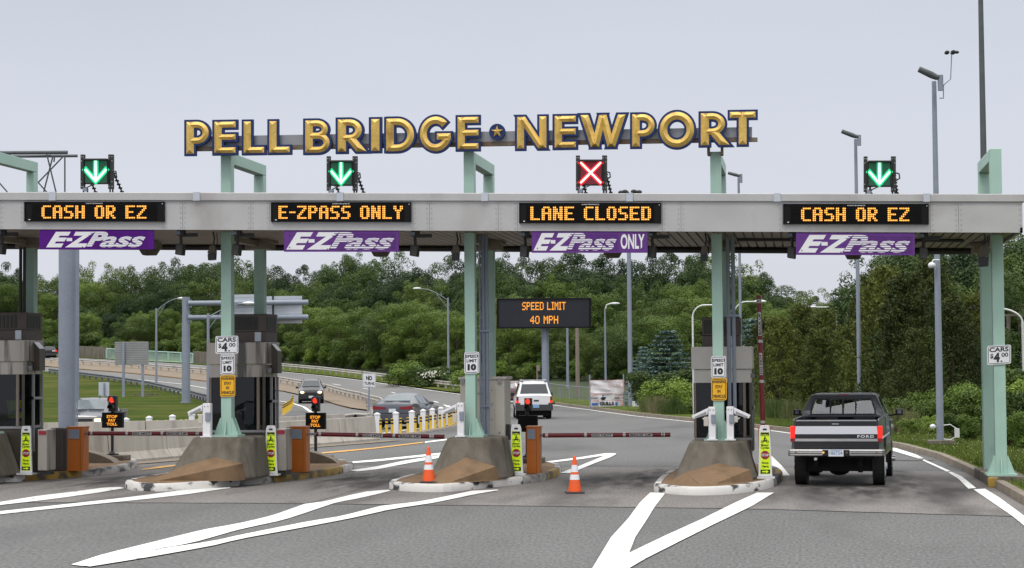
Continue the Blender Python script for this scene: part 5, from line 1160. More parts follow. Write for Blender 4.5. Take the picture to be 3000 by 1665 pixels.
# davit lamps on the left
def davit(px, pyb, pyt, hx, hy, lab, s_=None, r0=.11, w=None):
    base = GG(px, pyb) if s_ is None else foot(px, s_); s_ = (base - CAM).dot(FW); t = thing('street_lamp', lab, 'street lamp', tuple(base), group='street lamps beyond the plaza'); o = t.location
    top = at(px, pyt, s_); b = MB(); b.tube([base, (base.x, base.y, top.z)], [r0, r0 * .7], 10); b.build('pole', M['galv'], t, o, smooth=True)
    h = at(hx, hy, s_); z1 = top.z - .25; b = MB()
    a, e = Vector((base.x, base.y, z1)), Vector((h.x, base.y, h.z)); pts = [a]
    for k in range(1, 9): u = k / 8; pts.append(Vector((a.x + (e.x - a.x) * u, a.y, a.z + (e.z - a.z) * math.sin(u * math.pi / 2))))
    b.tube(pts, .035, 6)
    b.tube([Vector((base.x, base.y, z1 - .75)), a.lerp(e, .4) + Vector((0, 0, .12 * (e.z - a.z)))], .025, 5); b.build('arm', M['galv'], t, o, smooth=True)
    b = MB(); d_ = 1 if e.x > a.x else -1; b.ball((e.x + d_ * .3, e.y, e.z + .02), .42, .16, .11, 10, 6); b.build('lamp_head', M['lampwhite'], t, o, smooth=True); return t
davit(458, 1135, 903, 523, 875, 'street lamp on the slope whose arm points right to the thick signpost')
davit(610, 1200, 918, 715, 890, 'street lamp behind the first green post, arm hidden by the booth', 118)
davit(1314, 1112, 872, 1226, 845, 'street lamp left of the second green post, arm pointing left', None, .12)
# J-shaped lamps on the right
def jlamp(px, pyt, hx, hy, s_, lab, w=.048, yb=None):
    base = foot(px, s_); t = thing('street_lamp', lab, 'street lamp', tuple(base), group='curved arm lamps beyond the plaza'); o = t.location
    a = at(px, pyt, s_); e = at(hx, hy, s_); pts = [base, Vector((base.x, base.y, a.z))]; rx = (e.x - base.x) * .55
    for k in range(1, 9): u = math.pi / 2 * k / 8; pts.append(Vector((base.x + rx * (1 - math.cos(u)), base.y, a.z + (e.z - a.z) * math.sin(u))))
    pts.append(Vector((e.x, base.y, e.z))); b = MB(); b.tube(pts, [w] * 2 + [w * .8] * 9, 8); b.build('curved_pole', M['lampwhite'], t, o, smooth=True)
    d_ = 1 if e.x > base.x else -1; b = MB(); b.ball((e.x + d_ * .2, e.y, e.z + .0), .38, .15, .10, 10, 6); b.ball((e.x + d_ * .1, e.y, e.z + .09), .1, .1, .09, 8, 5); b.build('lamp_head', M['lampwhite'], t, o, smooth=True)
jlamp(2031, 930, 2092, 894, 96, 'curved lamp just left of the third green post')
jlamp(2152, 925, 2216, 884, 112, 'curved lamp with its arm touching the raised red gate arm')
jlamp(2452, 890, 2508, 866, 150, 'curved lamp rising out of the trees towards the pale pole')
jlamp(2486, 925, 2385, 900, 128, 'curved lamp with a long arm pointing left over the cedars')
jlamp(2998, 945, 2862, 904, 92, 'curved lamp at the right edge passing behind the rightmost green post', .06)
def slim(px, pyt, s_, lab, r0, r1, mt='galv', grp='slim poles beyond the plaza', pyb=None, nm='pole'):
    base = foot(px, s_) if pyb is None else G(px, pyb, .14); s_ = (base - CAM).dot(FW); t = thing('lamp_pole', lab, 'pole', tuple(base), group=grp); o = t.location; top = at(px, pyt, s_)
    b = MB(); b.tube([base, (base.x, base.y, top.z)], [r0, r1], 12); b.build(nm, M[mt], t, o, smooth=True); return t, o, top, s_
t, o, top, s_ = slim(1774, 905, 152, 'thin lamp pole rising behind the white banner', .09, .06)
b = MB(); b.tube([top, top + Vector((.1, 0, .3)), top + Vector((.45, 0, .42))], .06, 6); b.ball(top + Vector((.75, 0, .40)), .4, .16, .1, 8, 5); b.build('lamp_head', M['lampwhite'], t, o, smooth=True)
slim(1663, 930, 165, 'grey pole showing below the SPEED LIMIT 40 MPH board, left of the wooden one', .13, .09)
slim(1692, 930, 150, 'weathered wooden pole below the right half of the SPEED LIMIT 40 MPH board', .17, .13, 'wood')
t, o, top, s_ = slim(1574, 1070, 135, 'short post with a small box left of the thick display pole', .07, .06, 'wood'); b = MB(); b.box(top.x, top.x + .18, top.y - .1, top.y + .1, top.z - .4, top.z); b.build('box', M['wood'], t, o)
t, o, top, s_ = slim(1846, 566, 120, 'tall pale pole right of the white banner, ring of floodlights on top', .155, .115)
for k in range(6):
    a = R(k * 60); b = MB(); b.ball((top.x + math.cos(a) * .55, top.y + math.sin(a) * .55, top.z + .05), .2, .18, .13, 8, 5); b.build('floodlight', M['dark'], t, o)
b = MB(); b.tube([(top.x - .6, top.y, top.z - .1), (top.x + .6, top.y, top.z - .1)], .03, 5); b.build('crown_bar', M['dark'], t, o)
b = MB(); q_ = at(1862, 1186, 118); b.box(q_.x - .2, q_.x + .2, q_.y, q_.y + .2, q_.z - .35, q_.z + .2); b.build('meter_box', M['lampwhite'], t, o, bevel=.02)
def tubelamp(px, pyt, hx, hy, lab, s_, r0, r1, pyb=None):
    t, o, top, s_ = slim(px, pyt, s_, lab, r0, r1, 'galv', 'tall poles with tube shaped lamps', pyb)
    e = at(hx, hy, s_); b = MB(); b.tube([top + Vector((0, 0, .05)), top.lerp(e, .18), top.lerp(e, .4), e], [r1 * 1.1, r1 * 1.25, r1 * 1.5, r1 * 1.3], 10); b.build('tube_lamp', M['dark_steel'], t, o, smooth=True)
    b = MB(); b.tube([top + Vector((0, 0, -.35)), top + Vector((0, 0, .12))], r1 * 1.25, 10); b.build('collar', M['galv'], t, o); return t, o, top, s_
t, o, top, s_ = tubelamp(2755, 232, 2692, 203, 'tallest pale lamp pole with a dome camera, on a concrete pad right of the pickup', 64, .112, .07, 1302)
for k in range(5):
    a = R(k * 72); q_ = at(2787, 154, s_); b = MB(); b.ball((q_.x + math.cos(a) * .16, q_.y + math.sin(a) * .16, q_.z), .075, .07, .05, 8, 5); b.build('floodlight', M['dark'], t, o)
b = MB(); b.tube([at(2764, 286, s_), at(2764, 250, s_), at(2785, 232, s_), at(2788, 160, s_)], .018, 6); b.tube([at(2752, 252, s_), at(2766, 252, s_)], .018, 5); b.tube([at(2752, 288, s_), at(2765, 288, s_)], .018, 5); b.build('side_mast', M['galv'], t, o)
b = MB(); q_ = at(2730, 770, s_); b.tube([at(2752, 762, s_), at(2735, 762, s_), q_], .025, 6); b.ball((q_.x, q_.y, q_.z - .08), .12, .12, .10, 12, 6); dc = b.build('dome_camera', M['lampwhite'], t, o, smooth=True)
b = MB(); b.ball((q_.x, q_.y, q_.z - .12), .07, .07, .14, 10, 6); b.build('dome_glass', M['black'], dc, o)
b = MB(); b.box(o.x - .38, o.x + .42, o.y - .4, o.y + .4, .135, .27); b.build('footing', M['conc'], t, o, bevel=.02)
b = MB(); b.box(o.x + .42, o.x + .56, o.y - .2, o.y, .35, .62); b.tube([(o.x + .1, o.y - .1, .72), (o.x + .3, o.y - .1, .74), (o.x + .5, o.y - .1, .6)], .015, 5); b.tube([(o.x + .1, o.y - .1, .3), (o.x + .3, o.y - .1, .28), (o.x + .5, o.y - .1, .4)], .015, 5); b.ball((o.x - .22, o.y - .1, .68), .1, .07, .08, 8, 5); b.build('junction_box', M['lampwhite'], t, o)
tubelamp(2517, 404, 2466, 385, 'lamp pole with a tube head left of the rightmost lane signal', 86, .10, .07)
tubelamp(2171, 517, 2133, 507, 'lamp pole with a tube head just right of the word NEWPORT', 104, .088, .062)
slim(2893, -60, 52, 'dark tapering mast passing behind the rightmost green post out of the top of the picture', .115, .065, 'dark_steel')
# wooden power poles at the right and the small one far off
t, o, top, s_ = slim(2957, 920, 100, 'wooden power pole at the right edge beside the price sign', .13, .10, 'wood', 'wooden power poles')
b = MB(); a = at(2920, 924, s_); e = at(3040, 922, s_); b.box(a.x, e.x, a.y - .05, a.y + .05, a.z - .06, a.z + .06); b.build('crossarm', M['wood'], t, o)
b = MB()
for yy in (1020, 1032, 1045, 1056): b.tube([at(2962, yy, s_), at(3100, yy + 60, s_ - 6)], .012, 4)
b.build('wire', M['galv'], t, o)
t, o, top, s_ = slim(2398, 880, 260, 'far off power pole against the pale sky in the tree gap', .16, .13, 'wood', 'wooden power poles')
b = MB(); b.box(top.x - .9, top.x + .9, top.y - .06, top.y + .06, top.z - 1.0, top.z - .85); b.build('crossarm', M['wood'], t, o)

# ------------------------------------------------------------------ SPEED LIMIT 40 MPH board
s_ = 122; base = foot(1598, s_); t = thing('speed_display', 'large black display reading SPEED LIMIT 40 MPH on a thick grey pole', 'display', tuple(base)); o = t.location
b = MB(); q_ = at(1598, 962, s_); b.tube([base, (base.x, base.y, q_.z)], .23, 16); b.build('pole', M['galv'], t, o, smooth=True)
F = Frame(at(1455, 963, s_ - .5), at(1732, 961, s_ - .5), at(1455, 875, s_ - .5))
b = MB(); F.slab(b, 0, 0, 1, 1, -.7, 0); 
for e in ((0, 0, 1, .045), (0, .955, 1, 1), (0, .045, .022, .955), (.978, .045, 1, .955)): F.slab(b, *e, 0, .08)
bx = b.build('display_box', M['ledframe'], t, o)
b = MB(); F.slab(b, .022, .045, .978, .955, .001, .01); b.build('screen', mat('screen_black', (.018, .02, .028), .3), bx, o)
b = MB(); leds(F, b, 'SPEED LIMIT', .27, .61, .73, .87, .015, False, 0, None, .62); leds(F, b, '40 MPH', .355, .15, .65, .41, .015, False, 0, None, .62); b.build('lit_text', M['led'], bx, o)
b = MB(); F.slab(b, .46, -.02, .56, .0, -.5, -.1); F.slab(b, .93, -.02, .965, .0, -.3, -.1); b.build('mount', M['galv'], t, o)

# ------------------------------------------------------------------ NO TURNS sign, banner, mesh fence
base = G(1078, 1243); s_ = (base - CAM).dot(FW); F = Frame(at(1062, 1135, s_), at(1101, 1136, s_), at(1062, 1093, s_))
t = plate_sign('no_turns_sign', 'white NO TURNS sign on a leaning grey post beside the grey sedan', F, 'signwhite', [('NO', .27, .50, .73, .80, .05), ('TURNS', .12, .18, .90, .38, .03)], None, True, .02, r=.05)
b = MB(); b.tube([base, F.p(.5, .02, -.04), F.p(.5, .9, -.04)], .045, 6); b.build('post', M['galv'], t, t.location)
s_ = 116; F = Frame(at(1729, 1192, s_), at(1829, 1190, s_), at(1728, 1115, s_)); t = thing('banner', 'pair of white roadside cloth banners, red and black print, GULLS on the lower', 'banner', tuple(F.p(.5, 0))); o = t.location
for v0, v1, nm in ((.505, 1, 'upper_cloth'), (0, .49, 'lower_cloth')):
    b = MB(); n_, k_ = 14, 8; vs = []
    for i in range(n_ + 1):
        for j in range(k_ + 1):
            u, v = i / n_, v0 + (v1 - v0) * j / k_; vs.append(F.p(u, v + .012 * math.sin(u * 9) * (1 if v0 == 0 and j == 0 else .3), .03 * math.sin(u * 11 + j) + .02 * math.sin(j * 2.2 + u * 5)))
    m0 = len(b.v); b.add(vs, [(i * (k_ + 1) + j, (i + 1) * (k_ + 1) + j, (i + 1) * (k_ + 1) + j + 1, i * (k_ + 1) + j + 1) for i in range(n_) for j in range(k_)]); cl = b.build(nm, M['banner'], t, o, smooth=True)
    if v0 > 0:
        b = MB(); F.text(b, 'newport', .10, .74, .52, .83, .07, 0, -.02); F.text(b, 'FILM', .58, .75, .86, .86, .07, 0, -.02)
        b.ring([F.p(.55, .72, .07), F.p(.89, .72, .07), F.p(.89, .90, .07), F.p(.55, .90, .07)], [F.p(.56, .73, .07), F.p(.88, .73, .07), F.p(.88, .89, .07), F.p(.56, .89, .07)], (0, .004, 0))
        F.text(b, 'FILM SCREENING COMING SOON', .08, .63, .92, .665, .07, 0, -.02); F.slab(b, 0, .985, 1, 1, .06, .07); F.slab(b, 0, .49, 1, .505, .06, .07); F.slab(b, 0, .5, .012, 1, .06, .07); F.slab(b, .96, .5, 1, 1, .06, .07); b.build('red_print', M['fadedred'], cl, o)
        b = MB(); F.text(b, 'www.newportfilm.com', .28, .55, .72, .59, .07, 0, 0); b.build('grey_print', M['greyink'], cl, o)
    else:
        b = MB(); F.text(b, 'GULLS', .28, .04, .70, .18, .07, 0, .05); F.text(b, 'IN JULY', .03, .28, .24, .345, .07, 0, .02); F.text(b, 'FRIED IN', .72, .28, .97, .34, .07, 0, .02); F.text(b, 'CLOSEST', .72, .41, .97, .47, .07, 0, .02)
        b.prism([F.p(.38 + .035 * math.cos(R(a)), .405 + .02 * math.sin(R(a)), .07) for a in range(0, 360, 40)], (0, .004, 0)); b.prism([F.p(.30, .33, .07), F.p(.38, .37, .07), F.p(.48, .35, .07), F.p(.42, .25, .07), F.p(.35, .24, .07)], (0, .004, 0)); b.build('black_print', M['ink'], cl, o)
        b = MB(); F.text(b, 'GAMES', .03, .40, .25, .47, .07, 0, .02); F.text(b, '7:05PM', .03, .19, .25, .26, .07, 0, .02); F.text(b, 'FAMILY', .72, .34, .97, .40, .07, 0, .02); F.text(b, 'SUMMER', .72, .19, .97, .25, .07, 0, .02); F.text(b, 'NEWPORT', .48, .20, .70, .24, .071, 0, .03); F.slab(b, .90, .03, .965, .16, .066, .071); b.build('red_print', M['fadedred'], cl, o)
        b = MB(); F.slab(b, .735, .03, .81, .16, .066, .071); F.slab(b, .04, .05, .24, .14, .066, .068); b.build('blue_print', M['blueink'], cl, o)
for u in (.0, .99):
    b = MB(); a = F.p(u, 1.22, -.05); b.tube([(a.x, a.y, gz(a.x, a.y)), a], .045, 6); b.build('post', M['galv'], t, o)
A_ = [PD(1560, 1077, 150), PD(1640, 1077, 137), PD(1728, 1077, 124)]; A_ = [terr(p) for p in A_]
t = thing('mesh_fence', 'low chain link fence on the grass left of the banners', 'fence', tuple(A_[1])); o = t.location; RS = resample(A_, 13)
for p in RS[::2]:
    q_ = terr(p); b = MB(); b.tube([q_, q_ + Vector((0, 0, 1.25))], .035, 6); b.build('fence_post', M['galv'], t, o)
b = MB(); b.tube([terr(p, 1.22) for p in RS], .022, 5); b.build('top_rail', M['galv'], t, o)
b = MB()
for i in range(12):
    a, e = terr(RS[i], .05), terr(RS[i + 1], .05); L = (e - a).length; n_ = int(L / .28); d_ = (e - a).normalized(); z = Vector((0, 0, 1))
    for k in range(n_ + 1):
        for sg in (1, -1):
            p0 = a + d_ * (k * .28); p1 = p0 + d_ * sg * 1.1 + z * 1.15; w_ = d_ * .004
            if 0 <= (p1 - a).dot(d_) <= L + .3: b.add([p0 - w_, p0 + w_, p1 + w_, p1 - w_], [(0, 1, 2, 3)])
b.build('wire_mesh', M['galv'], t, o)
# parapet and green railing of the overpass at the far left
def parapet(lab, x0, x1, yt0, yb0, yt1, yb1, s0, s1):
    a, e = PD(x0, yb0, s0), PD(x1, yb1, s1); at_, et = PD(x0, yt0, s0), PD(x1, yt1, s1); n_ = (e - a).cross(Vector((0, 0, 1))).normalized() * -.4; b = MB(); dn = Vector((0, 0, -.8))
    b.frust([a + dn, e + dn, e + dn + n_, a + dn + n_], [at_, et, et + n_, at_ + n_]); return tag(b.build('parapet', M['conc'], None, a), lab, 'wall', 'concrete parapets of the overpass')
parapet('concrete parapet left of the mint green railing', 200, 318, 1013, 1048, 1018, 1052, 262, 252)
parapet('concrete parapet right of the mint green railing, beside the booth', 566, 640, 1030, 1066, 1034, 1070, 232, 226)
t = thing('bridge_railing', 'mint green railing of upright bars on the overpass behind the ribbed sign', 'railing', tuple(PD(440, 1058, 242))); o = t.location
def rl(u, v, e=0): s0 = 252 + (232 - 252) * u; return PD(312 + 254 * u, (1022 + 14 * u) * (1 - v) + (1052 + 12 * u) * v, s0 + e)
for v, h_ in ((0, .07), (.97, .06)):
    b = MB(); b.tube([rl(0, v), rl(.5, v), rl(1, v)], h_, 6); b.build('rail', M['green'], t, o)
for k in range(8):
    b = MB(); b.tube([rl(k / 7, 0), rl(k / 7, 1)], .10, 6); b.build('rail_post', M['green'], t, o)
b = MB()
for k in range(170): b.add([rl(k / 170, 0), rl(k / 170 + .0028, 0), rl(k / 170 + .0028, .97), rl(k / 170, .97)], [(0, 1, 2, 3)])
b.build('bars', M['green'], t, o)

# ================================================================== VEHICLES
def lerp(a, b, t): return a + (b - a) * t
def vehicle(name, lab, loc, rz, st, paint, cab, glassm, wheels, extra, lower=None, wr=.33, ww=.22, wheel_cap='silver', grp=None):
    """st: stations along y (y, z bottom, z belt, half width at belt, z roof, half width at roof), rear first"""
    t = thing(name, lab, 'car' if name != 'pickup_truck' else 'truck', loc, rz, grp); b = MB(); vs = []; k = 9
    for (y, zb, zk, wk, zr, wr_) in st:
        zm = lerp(zb, zk, .45); half = [(wk * .90, zb), (wk * 1.0, zm), (wk * .985, zk), (lerp(wk * .985, wr_, .92), lerp(zk, zr, .94)), (wr_ * .8, zr + .01), (0, zr + .03)]
        sec = [(-a, z) for a, z in half] + [(a, z) for a, z in half[::-1][1:]]; vs += [(a, y, z) for a, z in sec]
    m_ = 11; n_ = len(st)
    fs = [(i * m_ + j, i * m_ + (j + 1) % m_, (i + 1) * m_ + (j + 1) % m_, (i + 1) * m_ + j) for i in range(n_ - 1) for j in range(m_)] + [tuple(range(m_))[::-1], tuple(range((n_ - 1) * m_, n_ * m_))]
    b.add(vs, fs); body = b.build('body', M[paint], t, smooth=True)
    def pan(nm, q4, mt, ins=.0, dn=.012, par=None):
        q4 = [Vector(v) for v in q4]; c = sum(q4, Vector()) / len(q4); nn = (q4[1] - q4[0]).cross(q4[-1] - q4[0]).normalized()
        if nn.dot(c - Vector((0, st[n_ // 2][0], .6))) < 0: nn = -nn
        q4 = [c + (v - c) * (1 - ins) + nn * dn for v in q4]; bb = MB(); bb.prism(q4, -nn * .02); return bb.build(nm, M[mt], par or t)
    for kind, i, j in cab:
        A, B = st[i], st[j]
        if kind in ('rear', 'front'):
            lo, hi = (A, B) if A[4] < B[4] else (B, A); f0, f1 = .10, .90; e = []
            for f in (f0, f1): y = lerp(lo[0], hi[0], f); z = lerp(lo[4], hi[4], f) + .03; w = lerp(lo[5], hi[5], f) * .88; e += [(-w, y, z), (w, y, z)]
            pan('rear_window' if kind == 'rear' else 'windscreen', [e[0], e[1], e[3], e[2]], glassm, 0, .012)
        else:
            for sd_ in (-1, 1):
                e = []
                for (S_, f) in ((A, .03), (B, .97)):
                    pass
                y0, y1 = lerp(A[0], B[0], .04), lerp(A[0], B[0], .96)
                e = [(sd_ * lerp(A[3], A[5], .10), y0, lerp(A[2], A[4], .08)), (sd_ * lerp(B[3], B[5], .10), y1, lerp(B[2], B[4], .08)), (sd_ * lerp(B[3], B[5], .86), y1, lerp(B[2], B[4], .86)), (sd_ * lerp(A[3], A[5], .86), y0, lerp(A[2], A[4], .86))]
                pan('side_window', e, glassm, 0, .015)
    for (x, y) in wheels:
        bb = MB(); s_ = 1 if x > 0 else -1; bb.tube([(x - s_ * ww / 2, y, wr), (x + s_ * ww / 2, y, wr)], wr, 22); bb.tube([(x + s_ * ww / 2, y, wr), (x + s_ * (ww / 2 + .012), y, wr)], wr * .8, 22); w_ = bb.build('wheel', M['tyre'], t, smooth=True)
        bb = MB(); bb.tube([(x + s_ * ww / 2, y, wr), (x + s_ * (ww / 2 + .02), y, wr)], wr * .58, 16); bb.build('rim', M[wheel_cap], w_)
        bb = MB(); bb.tube([(x - s_ * ww * .45, y, wr + .03), (x + s_ * (ww * .5 - .03), y, wr + .03)], wr * 1.13, 20); bb.build('wheel_arch', M['under'], t)
    for nm, mt, fn, par in extra:
        bb = MB(); fn(bb); ob = bb.build(nm, M[mt], t, bevel=.006 if nm in ('bumper', 'mirror') else 0)
    bb = MB(); y0, y1 = st[0][0], st[-1][0]; w = st[n_ // 2][3]; bb.box(-w * .8, w * .8, y0 + .25, y1 - .25, .16, .42); bb.build('underbody', M['under'], t)
    return t
def bxs(*L):
    def f(b):
        for e in L: b.box(*e)
    return f
def plate(txt, x, y, z, s_=1, fill='plate'):
    def f(b): b.box(x - .155, x + .155, y - .012, y, z, z + .155)
    return ('number_plate', fill, f, None)
# white square built car seen from behind
p = (G(1525, 1228) + G(1607, 1229)) / 2; hd = R(11)
vehicle('white_car', 'white boxy car with roof rack driving away beyond the closed lane', (p.x, p.y, .006), hd, [
    (0, .50, 1.12, .86, 1.14, .80), (.04, .45, 1.16, .88, 1.18, .82), (.28, .42, 1.16, .89, 1.76, .66), (.5, .4, 1.16, .89, 1.84, .67), (1.8, .4, 1.15, .89, 1.86, .67), (2.6, .4, 1.13, .89, 1.80, .66), (3.2, .4, 1.10, .89, 1.13, .80), (4.3, .42, 1.02, .86, 1.04, .7), (4.45, .5, .9, .8, .92, .6)],
    'p_white', [('rear', 1, 2), ('side', 3, 4), ('side', 4, 5)], 'car_glass', [(-.76, .95), (.76, .95), (-.76, 3.55), (.76, 3.55)], [
    ('bumper', 'cladding', bxs((-.90, .90, -.13, .10, .42, .72), (-.92, -.70, -.08, .6, .45, .80), (.70, .92, -.08, .6, .45, .80)), None),
    ('tail_lamp', 'tail', bxs((-.90, -.78, -.03, .06, .80, .92)), None), ('tail_lamp', 'tail', bxs((.78, .90, -.03, .06, .80, .92)), None),
    ('tail_lamp_housing', 'tail_off', bxs((-.89, -.79, -.025, .06, .92, 1.12)), None), ('tail_lamp_housing', 'tail_off', bxs((.79, .89, -.025, .06, .92, 1.12)), None),
    ('roof_rack', 'lampwhite', bxs((-.62, -.56, .3, 2.1, 1.90, 1.96), (.56, .62, .3, 2.1, 1.90, 1.96), (-.56, .56, .4, .46, 1.91, 1.95)), None),
    ('roof_rack_feet', 'black', bxs((-.62, -.54, .28, .42, 1.85, 1.90), (.54, .62, .28, .42, 1.85, 1.90)), None),
    ('mirror', 'black', bxs((-1.08, -.88, 2.55, 2.68, 1.12, 1.28)), None), ('mirror', 'black', bxs((.88, 1.08, 2.55, 2.68, 1.12, 1.28)), None),
    plate('', .08, -.13, .56, 1, 'plate_blue'), ('handle_recess', 'black', bxs((-.02, .22, -.02, .02, .88, .95)), None), ('wiper', 'black', bxs((.0, .28, .02, .04, 1.17, 1.19)), None)], wr=.36, ww=.25)
# grey sedan seen from behind
p = (G(1104, 1256) + G(1188, 1256)) / 2; hd = R(-4)
vehicle('grey_sedan', 'slate grey sedan driving away behind the row of white bollards', (p.x, p.y + .3, .006), hd, [
    (0, .34, .90, .80, .92, .70), (.05, .28, 1.02, .89, 1.04, .76), (.5, .25, 1.05, .92, 1.08, .74), (.62, .25, 1.04, .92, 1.10, .70), (1.3, .22, 1.00, .92, 1.42, .56), (2.0, .22, .98, .92, 1.47, .56), (2.5, .22, .97, .92, 1.44, .55), (3.4, .22, .95, .92, .99, .7), (4.5, .25, .85, .88, .87, .6), (4.85, .35, .65, .75, .67, .5)],
    'p_slate', [('rear', 3, 4), ('side', 4, 5), ('side', 5, 6)], 'car_glass_pale', [(-.80, .95), (.80, .95), (-.80, 3.8), (.80, 3.8)], [
    ('tail_lamp', 'tail_off', lambda b: b.prism([(-.88, -.01, .80), (-.32, -.03, .82), (-.30, -.03, .90), (-.89, -.01, .96)], (0, .08, 0)), None), ('tail_lamp', 'tail_off', lambda b: b.prism([(.88, -.01, .80), (.32, -.03, .82), (.30, -.03, .90), (.89, -.01, .96)], (0, .08, 0)), None),
    ('bumper', 'p_slate', bxs((-.86, .86, -.08, .10, .34, .60)), None), ('mirror', 'p_slate', bxs((-1.08, -.90, 2.75, 2.88, .97, 1.09)), None), ('mirror', 'p_slate', bxs((.90, 1.08, 2.75, 2.88, .97, 1.09)), None),
    ('trunk_line', 'black', bxs((-.84, .84, -.02, .02, .63, .645)), None), plate('', 0, -.03, .68), ('exhaust', 'chrome', bxs((-.75, -.55, -.1, 0, .27, .33), (.55, .75, -.1, 0, .27, .33)), None)], wr=.34)
# dark crossover facing the camera
p = (GG(880, 1185) + GG(942, 1183)) / 2
HL = lambda sx: (lambda b: b.ball((sx * .62, -.06, .80), .15, .08, .085, 12, 6))
vehicle('black_crossover', 'black crossover with lit headlights coming round the median', (p.x, p.y, p.z + .03), R(14), [
    (0, .36, .74, .74, .76, .6), (.12, .28, .92, .86, .95, .70), (.9, .25, 1.04, .90, 1.08, .72), (1.25, .25, 1.06, .91, 1.12, .74), (1.95, .25, 1.06, .91, 1.62, .60), (2.4, .25, 1.06, .91, 1.69, .60), (3.9, .25, 1.06, .91, 1.66, .60), (4.3, .3, 1.04, .88, 1.10, .7), (4.4, .4, .9, .85, .92, .7)],
    'p_black', [('front', 3, 4), ('side', 5, 6)], 'car_glass', [(-.78, .85), (.78, .85), (-.78, 3.5), (.78, 3.5)], [
    ('headlight', 'head', HL(-1), None), ('headlight', 'head', HL(1), None), ('grille', 'black', bxs((-.4, .4, -.05, .03, .60, .78)), None), ('bumper', 'p_black', bxs((-.84, .84, -.12, .12, .32, .55)), None), plate('', 0, -.12, .40),
    ('mirror', 'p_black', bxs((-1.1, -.90, 1.5, 1.62, 1.06, 1.2)), None), ('mirror', 'p_black', bxs((.90, 1.1, 1.5, 1.62, 1.06, 1.2)), None), ('roof_rail', 'black', bxs((-.56, -.5, 2.4, 3.8, 1.70, 1.75), (.5, .56, 2.4, 3.8, 1.70, 1.75)), None)], wr=.35)
# dark pickup facing the camera at the left
p = foot(236, 85)
vehicle('dark_pickup', 'dark grey pickup with one lit headlight, partly hidden behind the big grey pole', (p.x, p.y, p.z + .01), R(9), [
    (0, .45, 1.02, .86, 1.04, .78), (.1, .40, 1.14, .96, 1.17, .84), (.5, .38, 1.20, .99, 1.25, .84), (1.25, .38, 1.24, 1.0, 1.30, .84), (1.55, .38, 1.24, 1.0, 1.34, .82), (2.25, .38, 1.24, 1.0, 1.84, .70), (2.7, .38, 1.24, 1.0, 1.90, .69), (3.9, .38, 1.24, 1.0, 1.88, .69), (4.1, .38, 1.24, 1.0, 1.30, .9), (5.7, .42, 1.24, 1.0, 1.26, .92)],
    'p_dark', [('front', 4, 5), ('side', 6, 7)], 'car_glass_pale', [(-.84, 1.0), (.84, 1.0), (-.84, 4.7), (.84, 4.7)], [
    ('grille', 'dark', bxs((-.55, .55, -.05, .05, .78, 1.04)), None), ('grille_frame', 'chrome', bxs((-.60, -.55, -.06, .05, .74, 1.06), (.55, .60, -.06, .05, .74, 1.06), (-.6, .6, -.06, .05, 1.045, 1.08)), None),
    ('headlight', 'head', bxs((.62, .88, -.05, .12, .88, 1.04)), None), ('headlight', 'head', bxs((-.88, -.62, -.05, .12, .88, 1.04)), None), ('headlight_lower', 'lampwhite', bxs((.62, .9, -.05, .1, .74, .87)), None),
    ('bumper', 'chrome', bxs((-.95, .95, -.14, .1, .42, .68)), None), ('mirror', 'p_dark', bxs((-1.25, -1.0, 1.9, 2.05, 1.25, 1.5)), None), ('mirror', 'p_dark', bxs((1.0, 1.25, 1.9, 2.05, 1.25, 1.5)), None), ('bed_rail', 'p_dark', bxs((.85, 1.0, 4.1, 5.7, 1.24, 1.36), (-1.0, -.85, 4.1, 5.7, 1.24, 1.36)), None), ('antenna', 'black', bxs((.3, .33, 2.6, 2.63, 1.9, 2.05)), None), ('wiper', 'black', bxs((-.6, .0, 1.42, 1.45, 1.36, 1.38), (.05, .65, 1.42, 1.45, 1.36, 1.38)), None)], wr=.40, ww=.27)
p = GG(146, 1050); vehicle('dark_car', 'dark car with a red tail lamp leaving at the far left between booth and pole', (p.x, p.y, p.z + .03), R(25), [
    (0, .4, 1.0, .85, 1.02, .75), (.1, .35, 1.05, .9, 1.1, .8), (.4, .35, 1.05, .9, 1.55, .62), (2.2, .35, 1.0, .9, 1.6, .62), (3.2, .35, 1.0, .9, 1.05, .75), (4.4, .4, .8, .8, .85, .6)],
    'p_black', [('rear', 1, 2), ('side', 2, 3)], 'car_glass', [(-.78, .8), (.78, .8), (-.78, 3.5), (.78, 3.5)], [('tail_lamp', 'tail', bxs((.66, .9, -.03, .08, .85, 1.08)), None), ('tail_lamp', 'tail', bxs((-.9, -.66, -.03, .08, .85, 1.08)), None), ('bumper', 'cladding', bxs((-.86, .86, -.1, .1, .35, .6)), None), ('lower_trim', 'p_white', bxs((.3, .66, -.03, .05, .88, 1.0)), None)])
p = PD(1412, 1152, 135); p.z = gz(p.x, p.y); vehicle('maroon_sedan', 'maroon sedan seen side on, half hidden behind the guard rail and the white car', (p.x, p.y, p.z + .05), R(-96), [
    (0, .4, .85, .82, .87, .7), (.1, .3, .98, .88, 1.0, .75), (.9, .25, 1.0, .9, 1.04, .72), (1.7, .25, .98, .9, 1.46, .58), (2.6, .25, .97, .9, 1.48, .58), (3.6, .25, .95, .9, .99, .7), (4.7, .35, .75, .8, .78, .6)],
    'p_red', [('rear', 2, 3), ('side', 3, 4), ('front', 4, 5)], 'car_glass_pale', [(-.78, .95), (.78, .95), (-.78, 3.7), (.78, 3.7)], [('bumper', 'p_red', bxs((-.84, .84, -.1, .1, .35, .6)), None)])

